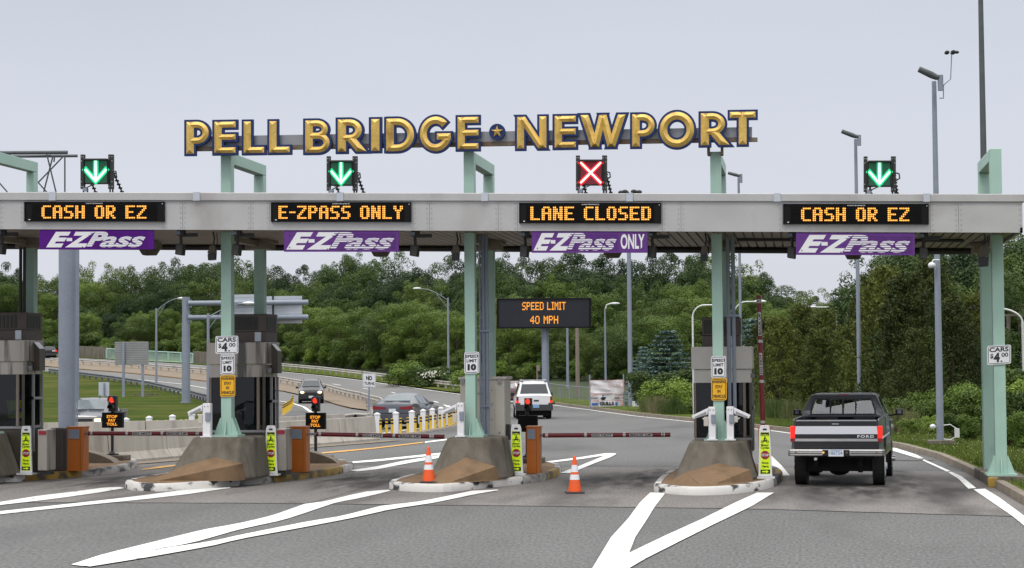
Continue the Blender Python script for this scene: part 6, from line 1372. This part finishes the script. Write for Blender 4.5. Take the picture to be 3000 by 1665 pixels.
# ------------------------------------------------------------------ the pickup truck in the right lane
p = G(2458, 1421); pk = thing('pickup_truck', 'charcoal pickup truck with silver tailgate band and lit tail lamps in the right lane', 'truck', (p.x - .06, p.y - .98, .006), R(-5)); t = pk
Z = dict(bed=1.42, floor=.95)
b = MB(); b.frust([(-.90, .0, .80), (.90, .0, .80), (.90, .06, .80), (-.90, .06, .80)], [(-.845, .0, 1.415), (.845, .0, 1.415), (.845, .06, 1.415), (-.845, .06, 1.415)]); tg = b.build('tailgate', M['p_dark'], t, bevel=.012)
def tgx(z): return .90 - .055 * (z - .80) / .615
def band(nm, z0, z1, mt, d=-.008, x0=None):
    b = MB(); b.prism([(-tgx(z0) + .015, d, z0), (tgx(z0) - .015, d, z0), (tgx(z1) - .015, d, z1), (-tgx(z1) + .015, d, z1)], (0, -d - .001, 0)); return b.build(nm, M[mt], tg)
band('upper_panel', 1.285, 1.385, 'p_black'); band('silver_band', 1.115, 1.282, 'silver', -.014); band('badge_strip', 1.022, 1.112, 'p_black'); band('trim_stripe', .965, 1.02, 'chrome', -.012); band('lower_panel', .815, .962, 'p_black', -.006); band('top_lip', 1.388, 1.41, 'chrome', -.004)
F = Frame((.44, -.012, 1.04), (.78, -.012, 1.04), (.44, -.012, 1.095)); b = MB(); F.text(b, 'FORD', 0, 0, 1, 1, .004, 0, .03, 0, 1.3); b.build('badge_text', M['silver'], tg)
b = MB(); b.box(-.085, .06, -.022, -.009, 1.318, 1.338); b.build('handle', M['chrome'], tg)
for s_ in (-1, 1):                        # bed sides with flared arches
    b = MB(); prof = [(0, .80), (0, 1.40), (.02, 1.44), (2.15, 1.45), (2.15, .62), (1.62, .60), (1.60, .80), (1.48, 1.0), (1.25, 1.10), (.98, 1.10), (.75, 1.0), (.63, .80), (.60, .66), (.08, .68)]
    outer = lambda y, z: (.955 if z < 1.15 else .955 - .05 * (z - 1.15) / .3) + (.0 if y > .3 else -.015)
    n_ = len(prof); vs = [(s_ * outer(y, z), y, z) for y, z in prof] + [(s_ * .86, y, z) for y, z in prof]; b.add(vs, [tuple(range(n_))[::s_], tuple(range(n_, 2 * n_))[::-s_]] + [(i, (i + 1) % n_, n_ + (i + 1) % n_, n_ + i)[::-s_] for i in range(n_)])
    b.build('bed_side', M['p_dark'], t, bevel=.012)
    b = MB(); b.prism([(s_ * .962, .0, 1.02), (s_ * .962, 3.2, 1.02), (s_ * .962, 3.2, 1.06), (s_ * .962, .0, 1.06)], (-s_ * .01, 0, 0)); b.build('side_trim', M['silver'], t)
    b = MB(); b.box(s_ * .855, s_ * .955, -.03, .09, 1.025, 1.285); tl = b.build('tail_lamp', M['tail'], t, bevel=.012)
    b = MB(); b.box(s_ * .857, s_ * .953, -.028, .09, .955, 1.022); b.build('reverse_lamp', M['tail_off'], tl)
    b = MB(); b.tube([(s_ * .70, 1.12, .40), (s_ * .945, 1.12, .40)], .40, 26); w_ = b.build('wheel', M['tyre'], t, smooth=True, bevel=.03)
    b = MB(); b.tube([(s_ * .945, 1.12, .40), (s_ * .955, 1.12, .40)], .22, 20); b.tube([(s_ * .955, 1.12, .40), (s_ * .99, 1.12, .40)], .07, 12); b.build('rim', M['silver'], w_)
    b = MB(); b.tube([(s_ * .72, 4.55, .40), (s_ * .95, 4.55, .40)], .40, 26); w_ = b.build('wheel', M['tyre'], t, smooth=True, bevel=.03)
    b = MB(); b.tube([(s_ * .95, 4.55, .40), (s_ * .96, 4.55, .40)], .23, 20); b.tube([(s_ * .96, 4.55, .40), (s_ * 1.02, 4.55, .40)], .07, 12); b.build('rim', M['chrome'], w_)
b = MB(); b.box(-.86, .86, .07, 2.14, .93, .97); b.build('bed_floor', M['under'], t)
b = MB(); b.prism([(-1.0, -.12, .66), (1.0, -.12, .66), (1.0, -.12, .80), (-1.0, -.12, .80)], (0, .10, 0)); 
for s_ in (-1, 1): b.box(s_ * .93, s_ * 1.0, -.12, .22, .66, .80)
bp = b.build('bumper', M['chrome'], t, bevel=.02)
b = MB(); b.box(-.28, .28, -.128, -.10, .665, .79); b.build('plate_recess', M['under'], bp)
for s_ in (-1, 1):
    b = MB(); b.box(s_ * .30, s_ * .97, -.126, -.121, .705, .722); b.box(s_ * .30, s_ * .97, -.126, -.121, .750, .756); b.build('groove', M['dark'], bp)
    b = MB(); b.tube([(s_ * .24 - .02, -.135, .735), (s_ * .24 - .02, -.129, .735)], .022, 10); b.build('plate_lamp', M['amber'] if s_ < 0 else M['rust'], bp)
    b = MB(); b.tube([(s_ * .84, -.132, .735), (s_ * .84, -.121, .735)], .024, 10); b.build('fog_lamp', M['rust'], bp)
b = MB(); b.box(-.155, .155, -.142, -.129, .655, .80); b.build('number_plate', M['plate'], t)
F = Frame((-.155, -.142, .655), (.155, -.142, .655), (-.155, -.142, .80)); b = MB(); F.text(b, '186T54', .08, .26, .92, .74, .003, 0, .0); F.slab(b, .12, .86, .88, .91, .001, .003); b.build('plate_text', M['blueink'], t)
b = MB(); b.box(-.74, .74, .75, .9, .30, .64); b.box(-.70, .70, 1.0, 1.24, .33, .47); b.ball((-.02, 1.1, .38), .26, .2, .19, 14, 8); b.box(-.5, -.42, .4, 4, .42, .6); b.box(.42, .5, .4, 4, .42, .6); b.box(-.4, .4, 2, 4.4, .4, .62)
b.box(-.78, .78, .3, 2.1, .60, .92); b.build('underbody', M['under'], t)
b = MB(); b.tube([(-.46, .3, .58), (-.46, 1.2, .58)], .035, 8); b.build('exhaust', M['chrome'], t)
for x_ in (-.48, .38): b = MB(); b.box(x_, x_ + .1, 1.0, 1.1, .26, .34); b.build('shock_mount', M['under'], t)
# cab with real openings
yA, yB = 2.2, 4.15                        # rear wall at the belt, front of the roof
rb = [(-.90, yA, 1.42), (.90, yA, 1.42), (.88, yA + .02, 1.55), (.715, yA + .22, 1.90), (-.715, yA + .22, 1.90), (-.88, yA + .02, 1.55)]
rbi = [(-.71, yA, 1.475), (.71, yA, 1.475), (.705, yA + .03, 1.56), (.625, yA + .15, 1.815), (-.625, yA + .15, 1.815), (-.705, yA + .03, 1.56)]
b = MB(); b.ring(rb, rbi, (0, .06, 0)); cab_ = b.build('cab_rear', M['p_dark'], t, bevel=.012)
b = MB(); b.ring([(x * 1.02, y - .012, z + (.012 if z > 1.6 else -.012)) for x, y, z in rbi], [(x * .965, y - .012, z - (.014 if z > 1.6 else -.014)) for x, y, z in rbi], (0, .03, 0))
b.box(-.29, -.265, yA - .0, yA + .06, 1.48, 1.80); b.box(.265, .29, yA - .0, yA + .06, 1.48, 1.80); b.box(-.018, .018, yA - .0, yA + .06, 1.48, 1.80); b.build('rear_window_seal', M['black'], cab_)
b = MB(); b.add([(x * .99, y + .012, z) for x, y, z in rbi], [(0, 1, 2, 3, 4, 5)]); b.build('rear_window', M['clear'], cab_)
b = MB(); b.frust([(-.715, yA + .22, 1.88), (.715, yA + .22, 1.88), (.70, yB - .25, 1.88), (-.70, yB - .25, 1.88)], [(-.62, yA + .24, 1.935), (.62, yA + .24, 1.935), (.62, yB - .3, 1.93), (-.62, yB - .3, 1.93)]); b.build('roof', M['p_dark'], t, bevel=.02)
b = MB(); b.box(-.12, .12, yA + .205, yA + .24, 1.885, 1.91); b.build('third_brake_lamp', M['tail_off'], t)
for s_ in (-1, 1):
    b = MB(); so_ = [(s_ * .90, yA + .01, 1.42), (s_ * .90, yB + .45, 1.35), (s_ * .90, yB + .3, 1.42), (s_ * .70, yB - .25, 1.90), (s_ * .715, yA + .25, 1.90)]
    si_ = [(s_ * .88, yA + .35, 1.47), (s_ * .88, yB + .25, 1.44), (s_ * .87, yB + .17, 1.47), (s_ * .73, yB - .28, 1.84), (s_ * .745, yA + .42, 1.84)]
    b.ring(so_, si_, (-s_ * .03, 0, 0)); b.build('side_frame', M['p_dark'], t)
    b = MB(); b.add([(x - s_ * .012, y, z) for x, y, z in si_], [(0, 1, 2, 3, 4)]); b.build('side_window', M['clear'], t)
    b = MB(); b.frust([(s_ * .80, yA, .62), (s_ * .955, yA, .62), (s_ * .955, 4.1, .62), (s_ * .80, 4.1, .62)], [(s_ * .85, yA, 1.42), (s_ * .925, yA, 1.42), (s_ * .925, 4.1, 1.40), (s_ * .85, 4.1, 1.40)]); b.build('door', M['p_dark'], t, bevel=.01)
    b = MB(); b.box(s_ * .80, s_ * .955, 4.1, 5.3, .92, 1.30); b.build('front_wing', M['p_dark'], t, bevel=.02)
    b = MB(); b.box(s_ * 1.07, s_ * 1.24, 3.85, 3.98, 1.41, 1.55); mr_ = b.build('mirror', M['black'], t, bevel=.02)
    b = MB(); b.tube([(s_ * .9, 3.95, 1.40), (s_ * 1.12, 3.95, 1.43)], .02, 6); b.build('mirror_arm', M['black'], mr_)
    b = MB(); b.box(s_ * 1.12, s_ * 1.20, 3.843, 3.849, 1.45, 1.53); b.build('mirror_glass', M['galv'], mr_)
    b = MB(); b.box(s_ * .18, s_ * .66, yA + .7, yA + .82, 1.0, 1.56); b.ball((s_ * .42, yA + .76, 1.6), .2, .07, .12, 10, 6); b.build('seat_back', M['seat'], t, bevel=.05)
b = MB(); b.ball((-.42, yA + .95, 1.62), .095, .11, .13, 12, 9); b.tube([(-.42, yA + .95, 1.2), (-.42, yA + .95, 1.46), (-.42, yA + .95, 1.53)], [.2, .17, .06], 12)
dv = tag(b.build('person', M['seat'], None, None, smooth=True), 'driver seen as a dark head and shoulders through the left of the pickup rear window', 'person')
dv.matrix_world = Matrix.Translation(pk.location) @ Matrix.Rotation(R(-5), 4, 'Z')
b = MB(); b.prism([(-.80, yB + .3, 1.40), (.80, yB + .3, 1.40), (.66, yB - .25, 1.88), (-.66, yB - .25, 1.88)], (0, .01, 0)); b.build('windscreen', M['clear'], t)
b = MB(); b.box(-.17, .13, 3.6, 3.62, 1.70, 1.76); b.build('rear_view_mirror', M['black'], t)
b = MB(); b.frust([(-.9, 4.1, 1.1), (.9, 4.1, 1.1), (.86, 5.6, 1.0), (-.86, 5.6, 1.0)], [(-.88, 4.1, 1.40), (.88, 4.1, 1.40), (.80, 5.6, 1.22), (-.80, 5.6, 1.22)]); b.build('bonnet', M['p_dark'], t, bevel=.03)
b = MB(); b.box(-.84, .84, 4.0, 4.35, 1.05, 1.39); b.build('dashboard', M['black'], t)

# ================================================================== TREES AND PLANTS
def leafquad(V_, F_, c, n, sz, rr, asp=.55, up=None):
    t = n.cross(up or Vector((rr.gauss(0, 1), rr.gauss(0, 1), rr.gauss(0, 1)))).normalized(); u = n.cross(t)
    a = sz * rr.uniform(.6, 1.3); w = a * asp; k = len(V_)
    V_ += [tuple(c - u * a), tuple(c + t * w), tuple(c + u * a), tuple(c - t * w)]; F_.append((k, k + 1, k + 2, k + 3))
def rdir(rr): 
    z = rr.uniform(-1, 1); a = rr.uniform(0, 6.2832); q_ = math.sqrt(1 - z * z); return Vector((q_ * math.cos(a), q_ * math.sin(a), z))
def proto(name, lab, kind, seed, n, leaf, mt, w=1.0):
    """a tree of height 1 and crown width about w, standing at the origin"""
    rr = random.Random(seed); V_, F_ = [], []; t = thing(name, lab, 'tree' if name.endswith('tree') or name == 'cedar' else 'bush', (0, 0, 0)); limbs = []
    if kind == 'broad':
        blobs = []
        for i in range(30):
            a = rr.uniform(0, 6.283); zz = rr.uniform(.14, .88); mx_ = math.sqrt(max(0.02, 1 - ((zz - .48) / .52) ** 2)); q_ = rr.uniform(.35, 1) * mx_ * .5 * w * .80
            r_ = rr.uniform(.10, .20) * (1.1 - .25 * zz); blobs.append((Vector((q_ * math.cos(a), q_ * math.sin(a), zz)), r_ * w, r_ * .82))
        for i in range(16):               # twigs that break the outline
            a = rr.uniform(0, 6.283); zz = rr.uniform(.55, .97); mx_ = math.sqrt(max(0.02, 1 - ((zz - .48) / .52) ** 2)); q_ = mx_ * .5 * w * rr.uniform(.8, 1.02)
            blobs.append((Vector((q_ * math.cos(a), q_ * math.sin(a), min(1.0, zz + rr.uniform(0, .04)))), rr.uniform(.04, .075), rr.uniform(.04, .08)))
        tot = sum(b_[1] ** 2 for b_ in blobs)
        for c, r_, rz_ in blobs:
            for k in range(int(n * r_ ** 2 / tot)):
                d_ = rdir(rr); d_.z = abs(d_.z) * (1 if rr.random() < .72 else -1); q_ = rr.uniform(.62, 1.08) ** .6; p_ = c + Vector((d_.x * r_ * q_, d_.y * r_ * q_, d_.z * rz_ * q_))
                nn = (d_ + rdir(rr) * .5).normalized(); leafquad(V_, F_, p_, nn, leaf, rr)
            limbs.append(c)
    elif kind == 'cedar':
        for i in range(int(n / 65)):
            zz = rr.random() ** 1.15 * .9 + .06; prof = (1 - zz) ** .75 * .5 * w * (1.0 if zz > .15 else .8) + .02; a = rr.uniform(0, 6.283); q_ = prof * rr.uniform(.5, 1.12); c = Vector((q_ * math.cos(a), q_ * math.sin(a), zz)); out = Vector((math.cos(a), math.sin(a), 0))
            dirn = (out * .55 + Vector((0, 0, 1)) * rr.uniform(.3, 1)).normalized(); L_ = rr.uniform(.05, .10)
            for k in range(65):
                u = rr.random(); p_ = c + dirn * L_ * (u - .4) + rdir(rr) * .020 * (1.35 - u) * (1 + w); nn = (rdir(rr) + out * .6).normalized(); leafquad(V_, F_, p_, nn, leaf, rr, .38, dirn)
    elif kind == 'spruce':
        for lv in range(17):
            zz = .05 + .93 * lv / 17; R_ = (1 - zz) ** .85 * .5 * w + .02; nb = max(5, int(15 * (1 - zz) + 3))
            for i in range(nb):
                a = rr.uniform(0, 6.283); rl_ = R_ * rr.uniform(.75, 1.15); out = Vector((math.cos(a), math.sin(a), 0)); side = Vector((-out.y, out.x, 0))
                for k in range(int(n / 170)):
                    u = rr.random() ** .6; p_ = Vector((0, 0, zz)) + out * rl_ * u + Vector((0, 0, -.05 * u + .06 * u * u)) + side * rr.gauss(0, .03) * u * (1.1 - u * .6) * 2 + Vector((0, 0, rr.uniform(-.018, .006))); nn = (Vector((0, 0, 1)) + rdir(rr) * .7).normalized(); leafquad(V_, F_, p_, nn, leaf, rr, .35, out)
    elif kind == 'shrub':
        blobs = [(Vector((rr.gauss(0, .2) * w, rr.gauss(0, .2) * w, rr.uniform(.1, .8))), rr.uniform(.14, .26)) for i in range(16)]
        for c, r_ in blobs:
            for k in range(int(n / 16)):
                d_ = rdir(rr); d_.z = abs(d_.z) * (1 if rr.random() < .8 else -1); p_ = c + d_ * r_ * rr.uniform(.6, 1.1); p_.z = max(.0, p_.z); leafquad(V_, F_, p_, (d_ + rdir(rr) * .8).normalized(), leaf, rr, .6)
    me = bpy.data.meshes.new('crown'); me.from_pydata(V_, [], F_); me.materials.append(M[mt]); me.update(); ob = bpy.data.objects.new('crown', me); COL.objects.link(ob); ob.parent = t
    if kind != 'shrub':
        b = MB(); th = .022 if kind != 'cedar' else .016; top = .8; b.tube([(0, 0, -.04), (.008, 0, .15), (-.006, .006, .45), (0, 0, top)], [th, th * .8, th * .5, th * .15], 8)
        for c in limbs[:14]: z0 = max(.12, c.z * .45); b.tube([(0, 0, z0), tuple(Vector((c.x * .5, c.y * .5, (z0 + c.z) / 2))), tuple(c)], [th * .38, th * .22, th * .08], 5)
        if kind == 'cedar':
            for k in range(9): a = rr.uniform(0, 6.283); z0 = rr.uniform(.05, .4); b.tube([(0, 0, z0), (math.cos(a) * .12, math.sin(a) * .12, z0 + .10)], [th * .3, th * .1], 4)
        b.build('trunk', M['bark'], t)
    else:
        b = MB()
        for k in range(6): a = k; b.tube([(0, 0, -.04), (math.cos(a) * .14, math.sin(a) * .14, .5)], [.018, .006], 4)
        b.build('stem', M['bark'], t)
    return t
PR = {}
for k in range(5): PR['A%d' % k] = proto('broadleaf_tree', 'x', 'broad', 20 + k, 30000, .0095, ('leaf_a', 'leaf_b', 'leaf_a', 'leaf_c', 'leaf_b')[k], (.95, .85, 1.1, 1.0, .9)[k])
for k in range(3): PR['C%d' % k] = proto('cedar', 'x', 'cedar', 40 + k, 26000, .0105, 'leaf_cedar', (.62, .75, .55)[k])
PR['S0'] = proto('spruce_tree', 'x', 'spruce', 50, 34000, .017, 'leaf_spruce', .85)
for k in range(3): PR['B%d' % k] = proto('shrub', 'x', 'shrub', 60 + k, 7000, .026, ('leaf_shrub', 'leaf_c', 'leaf_a')[k], (1.1, 1.3, 1.0)[k])
for k in list(PR): freeze(PR[k])
used = set()
def plant(key, px, s, ytop, lab, grp=None, wx=1.0, dz=0, cat=None):
    p = foot(px, s); zt = PD(px, ytop, s).z; h = max(.5, zt - p.z); rz = rnd.uniform(0, 6.28); loc = (p.x, p.y, p.z + dz); sc = (h * wx, h * wx, h)
    if key not in used:
        used.add(key); o_ = PR[key]; o_.location = loc; o_.rotation_euler = (0, 0, rz); o_.scale = sc; o_['label'] = lab
        if grp: o_['group'] = grp
    else:
        if grp is None and 'group' in PR[key]: pass
        o_ = dup(PR[key], loc, rz, lab, grp, sc)
    if cat: o_['category'] = cat
    return o_
SKY = [(-150, 800), (0, 778), (60, 775), (115, 800), (180, 800), (240, 752), (290, 758), (350, 792), (430, 775), (500, 768), (600, 758), (700, 748), (760, 762), (820, 798), (870, 798), (905, 765), (960, 775), (1050, 755), (1085, 742), (1150, 752), (1210, 775), (1260, 790), (1320, 762), (1400, 748), (1480, 738), (1560, 752), (1620, 748), (1680, 742), (1740, 732), (1800, 752), (1850, 770), (1900, 758), (1960, 735), (2030, 728), (2110, 748), (2170, 775), (2220, 800), (2250, 828)]
def skyy(px):
    for (a, b), (c, d) in zip(SKY, SKY[1:]):
        if a <= px <= c: return b + (d - b) * (px - a) / (c - a)
    return 800
def sect(px): return 'left of the first green post' if px < 640 else 'between the first and second green posts' if px < 1370 else 'between the second and third green posts' if px < 2090 else 'right of the third green post'
FRONT = [(-300, 292), (300, 276), (560, 255), (700, 243), (830, 231), (950, 219), (1060, 208), (1200, 196), (1350, 187), (1480, 181), (1750, 176), (1900, 166), (2400, 164)]
def dist(px, row):                       # the wood follows the outer side of the curved road
    for (a, b), (c, d) in zip(FRONT, FRONT[1:]):
        if a <= px <= c: return b + (d - b) * (px - a) / (c - a) + (50, 34, 20, 8)[row]
    return 200
KA = ['A0', 'A1', 'A2', 'A3', 'A4']
px = -150
while px < 2240:
    plant(rnd.choice(['A0', 'A1', 'A2', 'A4', 'A4', 'A1']), px + rnd.uniform(-15, 15), dist(px, 0) + rnd.uniform(-3, 5), skyy(px) + rnd.uniform(-6, 22), 'wood tree whose top meets the sky, ' + sect(px), 'trees on the skyline of the wood ' + sect(px), rnd.uniform(.75, 1.0)); px += rnd.uniform(52, 74)
px = -140
while px < 2240:
    plant(rnd.choice(['A0', 'A2', 'A4', 'A1', 'A3']), px + rnd.uniform(-20, 20), dist(px, 1) + rnd.uniform(-4, 4), skyy(px) + 65 + rnd.uniform(-22, 30), 'leafy tree halfway down the wood, ' + sect(px), 'trees halfway down the wood ' + sect(px), rnd.uniform(.8, 1.05)); px += rnd.uniform(66, 88)
px = -130
while px < 2100:
    plant(rnd.choice(['A0', 'A3', 'A4', 'A2']), px + rnd.uniform(-20, 20), dist(px, 2) + rnd.uniform(-4, 4), skyy(px) + 130 + rnd.uniform(-25, 35), 'lower leafy tree in the wood, ' + sect(px), 'lower trees in the front of the wood ' + sect(px), rnd.uniform(.85, 1.15)); px += rnd.uniform(78, 104)
for px, yt in ((-60, 935), (60, 930), (250, 915), (400, 925), (560, 940), (700, 930), (800, 905), (930, 895), (985, 915), (1060, 905), (1160, 890), (1210, 880), (1280, 905), (1340, 920), (1430, 960), (1500, 930), (1560, 960), (1640, 930), (1760, 950), (1860, 930), (1960, 920)):
    plant(rnd.choice(['A3', 'A3', 'A0', 'A2']), px, dist(px, 3), yt, 'bright rounded tree at the foot of the wood, ' + sect(px), 'bright trees at the foot of the wood ' + sect(px), rnd.uniform(1.0, 1.3))
px = -100
while px < 2080:
    d_ = dist(px, 3) - 4; f_ = foot(px, d_); hz_ = 1077 - .008 * (px - 1500); yb = hz_ + (CAM.z - f_.z) * FPX / d_
    plant(rnd.choice(['B0', 'B1', 'B2', 'B2']), px, d_, yb - rnd.uniform(40, 62), 'low shrub along the bottom edge of the wood, ' + sect(px), 'shrubs along the bottom of the wood ' + sect(px), rnd.uniform(1.0, 1.5)); px += rnd.uniform(40, 54)
plant('S0', 1955, 122, 955, 'blue spruce with layered silvery branches left of the plain toll booth', None, 1.25)
plant('S0', 1882, 126, 1005, 'smaller blue spruce leaning against the left side of the bigger one', None, .8)
plant('S0', 2200, 120, 918, 'blue spruce peeping out behind the raised red gate arm', None, .9)
for px, s_, yt, kk, wx, lb in ((1900, 110, 1085, 'B2', 1.1, 'dark shrub under the left blue spruce'), (1990, 108, 1075, 'B2', 1.6, 'rounded shrub between the spruce and the plain toll booth'), (1935, 106, 1110, 'B0', 1.5, 'low bright shrub in front of the blue spruces'), (2030, 100, 1120, 'B0', 1.4, 'low bright shrub beside the left wall of the plain toll booth'), (1370, 158, 1080, 'B0', 1.8, 'shrub behind the guard rail left of the putty cabinet'), (1255, 168, 1062, 'B1', 1.8, 'shrub with white blossom on the bank right of the NO TURNS sign'), (1170, 172, 1060, 'B0', 1.6, 'shrub on the bank above the guard rail end')):
    plant(kk, px, s_, yt, lb, None, wx)
# far trees in the gap to the right of the third post
for px, s_, yt in ((2245, 215, 830), (2290, 235, 862), (2330, 232, 868), (2370, 225, 858), (2420, 230, 880), (2465, 222, 872), (2510, 215, 885), (2270, 190, 900), (2360, 190, 915), (2450, 185, 905)):
    plant(rnd.choice(KA), px, s_, yt + rnd.uniform(-6, 6), 'distant leafy tree in the pale gap of the skyline behind the cedars', 'distant trees in the gap above the cedars', rnd.uniform(.9, 1.2))
# cedars on the right
CD = [(2235, 104, 935, .9, 'olive green cedar behind the raised red gate arm'), (2285, 100, 925, 1.0, 'broad olive cedar just right of the raised red gate arm'), (2350, 103, 885, .9, 'olive cedar standing between the gate arm and the pickup'), (2400, 96, 960, 1.05, 'low cedar behind the left of the pickup cab'), (2425, 104, 905, .85, 'cedar behind the middle of the pickup cab'),
      (2480, 98, 945, 1.0, 'cedar behind the right of the pickup cab'), (2555, 92, 800, .8, 'tall ragged cedar whose tip bends left against the sky'), (2600, 88, 775, .85, 'dense dark cedar between two pale lamp poles'), (2660, 84, 790, 1.0, 'dark cedar with bare stems showing above the shrubs'), (2730, 90, 755, .9, 'tall cedar left of the tallest lamp pole'), (2790, 86, 880, .95, 'yellow green cedar just right of the tallest lamp pole'), (2850, 92, 850, .9, 'cedar beside the left face of the rightmost green post'), (2520, 100, 890, .9, 'narrow cedar behind the curved lamp'), (2690, 78, 960, 1.05, 'low cedar with spreading skirts behind the green shrubs')]
for i, (px, s_, yt, wx, lb) in enumerate(CD): plant('C%d' % (i % 3), px, s_, yt, lb, None, wx * 1.15)
for px, s_, yt, kk in ((2640, 118, 728, 'A4'), (2700, 125, 735, 'A1'), (2760, 120, 700, 'A4'), (2820, 128, 722, 'A0'), (2880, 118, 745, 'A1'), (2950, 122, 690, 'A4'), (3020, 115, 655, 'A1'), (2990, 100, 800, 'A0'), (3060, 105, 760, 'A2'), (2940, 104, 850, 'A4'), (2680, 112, 790, 'A0'), (2860, 108, 800, 'A0'), (3090, 118, 680, 'A1')):
    plant(kk, px, s_, yt, 'tall leafy tree rising behind the cedars at the right end of the canopy', 'tall leafy trees behind the cedars on the right', 1.0)
# shrubs on the right bank
for i, (px, s_, yt) in enumerate(((2600, 76, 1190), (2650, 74, 1170), (2690, 76, 1150), (2735, 73, 1165), (2790, 74, 1130), (2840, 72, 1150), (2880, 72, 1140), (2935, 68, 1160), (2975, 70, 1120), (3020, 66, 1150), (2615, 70, 1240), (2660, 68, 1225), (2720, 68, 1225), (2790, 65, 1215), (2850, 62, 1225), (2950, 58, 1220), (3010, 56, 1215), (2965, 76, 1080), (3030, 76, 1070), (2570, 80, 1205))):
    plant(('B0', 'B2', 'B0', 'B1')[i % 4], px, s_, yt, 'bright green shrub on the right bank around the tallest lamp pole', 'bright shrubs on the right bank', 1.15, .1)
for k in PR:
    if k not in used: raise RuntimeError('prototype not planted ' + k)
# blossom on the bank, tall grass tufts, grass of the lawn
def tuft(name, lab, n, hgt, spread, mt, loc, grp):
    rr = random.Random(int(loc[0] * 100)); b = MB()
    for i in range(n):
        a = rr.uniform(0, 6.28); q_ = abs(rr.gauss(0, .4)) * spread; x, y = q_ * math.cos(a), q_ * math.sin(a); h = hgt * rr.uniform(.5, 1.1); lx, ly = x + rr.gauss(0, .18) * h + x * .3, y + rr.gauss(0, .18) * h + y * .3; w = .012
        b.add([(x - w, y, 0), (x + w, y, 0), (lerp(x, lx, .4) + w * .7, lerp(y, ly, .4), h * .6), (lx, ly, h), (lerp(x, lx, .4) - w * .7, lerp(y, ly, .4), h * .6)], [(0, 1, 2, 3, 4)])
    return tag(b.build(name, M[mt], None, loc=loc), lab, 'grass', grp)
p = G(531, 1342, 0); tuft('weed', 'small green weed at the foot of the near barrier wall', 120, .28, .22, 'leaf_shrub', (p.x, p.y + .1, .01), None)
for px, s_, lb in ((1905, 104, 'pale feathery tall grass right of the banners, first clump'), (1935, 101, 'pale feathery tall grass in front of the blue spruce'), (1975, 99, 'tall grass clump beside the shrub by the plain booth'), (2280, 90, 'tall dark grass clump right of the raised red gate arm'), (2320, 88, 'tall grass clump left of the pickup'), (2632, 70, 'feathery tall grass beside the pickup mirror'), (2245, 92, 'tall grass clump just behind the raised red gate arm')):
    p = foot(px, s_); tuft('tall_grass', lb.replace(', first clump', ''), 420, .95, .9, 'straw', (p.x, p.y, p.z + .1), 'tall grass clumps beyond the kerb')
rr = random.Random(9); b = MB(); c0 = PD(1258, 1080, 160)
for i in range(110):
    p = PD(1262 + rr.gauss(0, 17), 1096 + rr.gauss(0, 6), 160 + rr.uniform(-.5, .5)); d_ = rdir(rr) * .07; e_ = rdir(rr) * .07; b.add([p - d_, p + e_, p + d_, p - e_], [(0, 1, 2, 3)])
tag(b.build('blossom', M['blossom'], None, c0), 'spray of white blossom on the bank right of the NO TURNS sign', 'blossom', None, 'stuff')
b = MB(); rr = random.Random(4); KO2 = resample(offs(edge[:9], .66), 400); q_ = [p for p in KO2 if p.y > -12]
for i in range(52000):
    p = rr.choice(q_); d_ = rr.random() ** 1.3 * 9; x, y = p.x + d_ + rr.uniform(0, .2), p.y + rr.uniform(-.2, .2); z = gz(x, y) + .128; h = rr.uniform(.03, .10) * (1.5 if rr.random() < .1 else 1); w = .006 + .00008 * (y + 40); a = rr.uniform(-.04, .04)
    b.add([(x - w, y, z), (x + w, y, z), (x + a, y + a, z + h)], [(0, 1, 2)])
tag(b.build('grass_blades', M['blade']), 'short lawn grass along the right kerb', 'grass', None, 'stuff')
b = MB()
for i in range(420):
    p = rr.choice([k for k in q_[:150]]); d_ = .4 + rr.random() ** .8 * 5; x, y = p.x + d_, p.y + rr.uniform(-.4, .4); z = gz(x, y) + .20
    b.ball((x, y, z), .013, .013, .011, 5, 3)
tag(b.build('clover_flowers', M['blossom']), 'tiny white clover heads in the lawn by the rightmost green post', 'flowers', None, 'stuff')
# footing under the rightmost post and the yellow guard block
t = thing('post_footing', 'low concrete footing under the rightmost green post with a worn yellow face', 'footing', (4.15, .9, 0)); o = t.location
b = MB(); b.box(3.82, 4.6, -.42, 3.2, -.02, .218); b.build('footing_slab', M['conc'], t, o, bevel=.015)
b = MB(); b.box(3.78, 3.98, -.60, -.425, .0, .205); b.build('yellow_block', M['kerb_yellow'], t, o, bevel=.02)
b = MB(); b.tube([(4.7, .4, .3), (5.1, .4, .3), (5.15, .4, .3), (5.15, .4, .13)], .03, 6); b.build('bent_pipe', M['dark'], t, o)
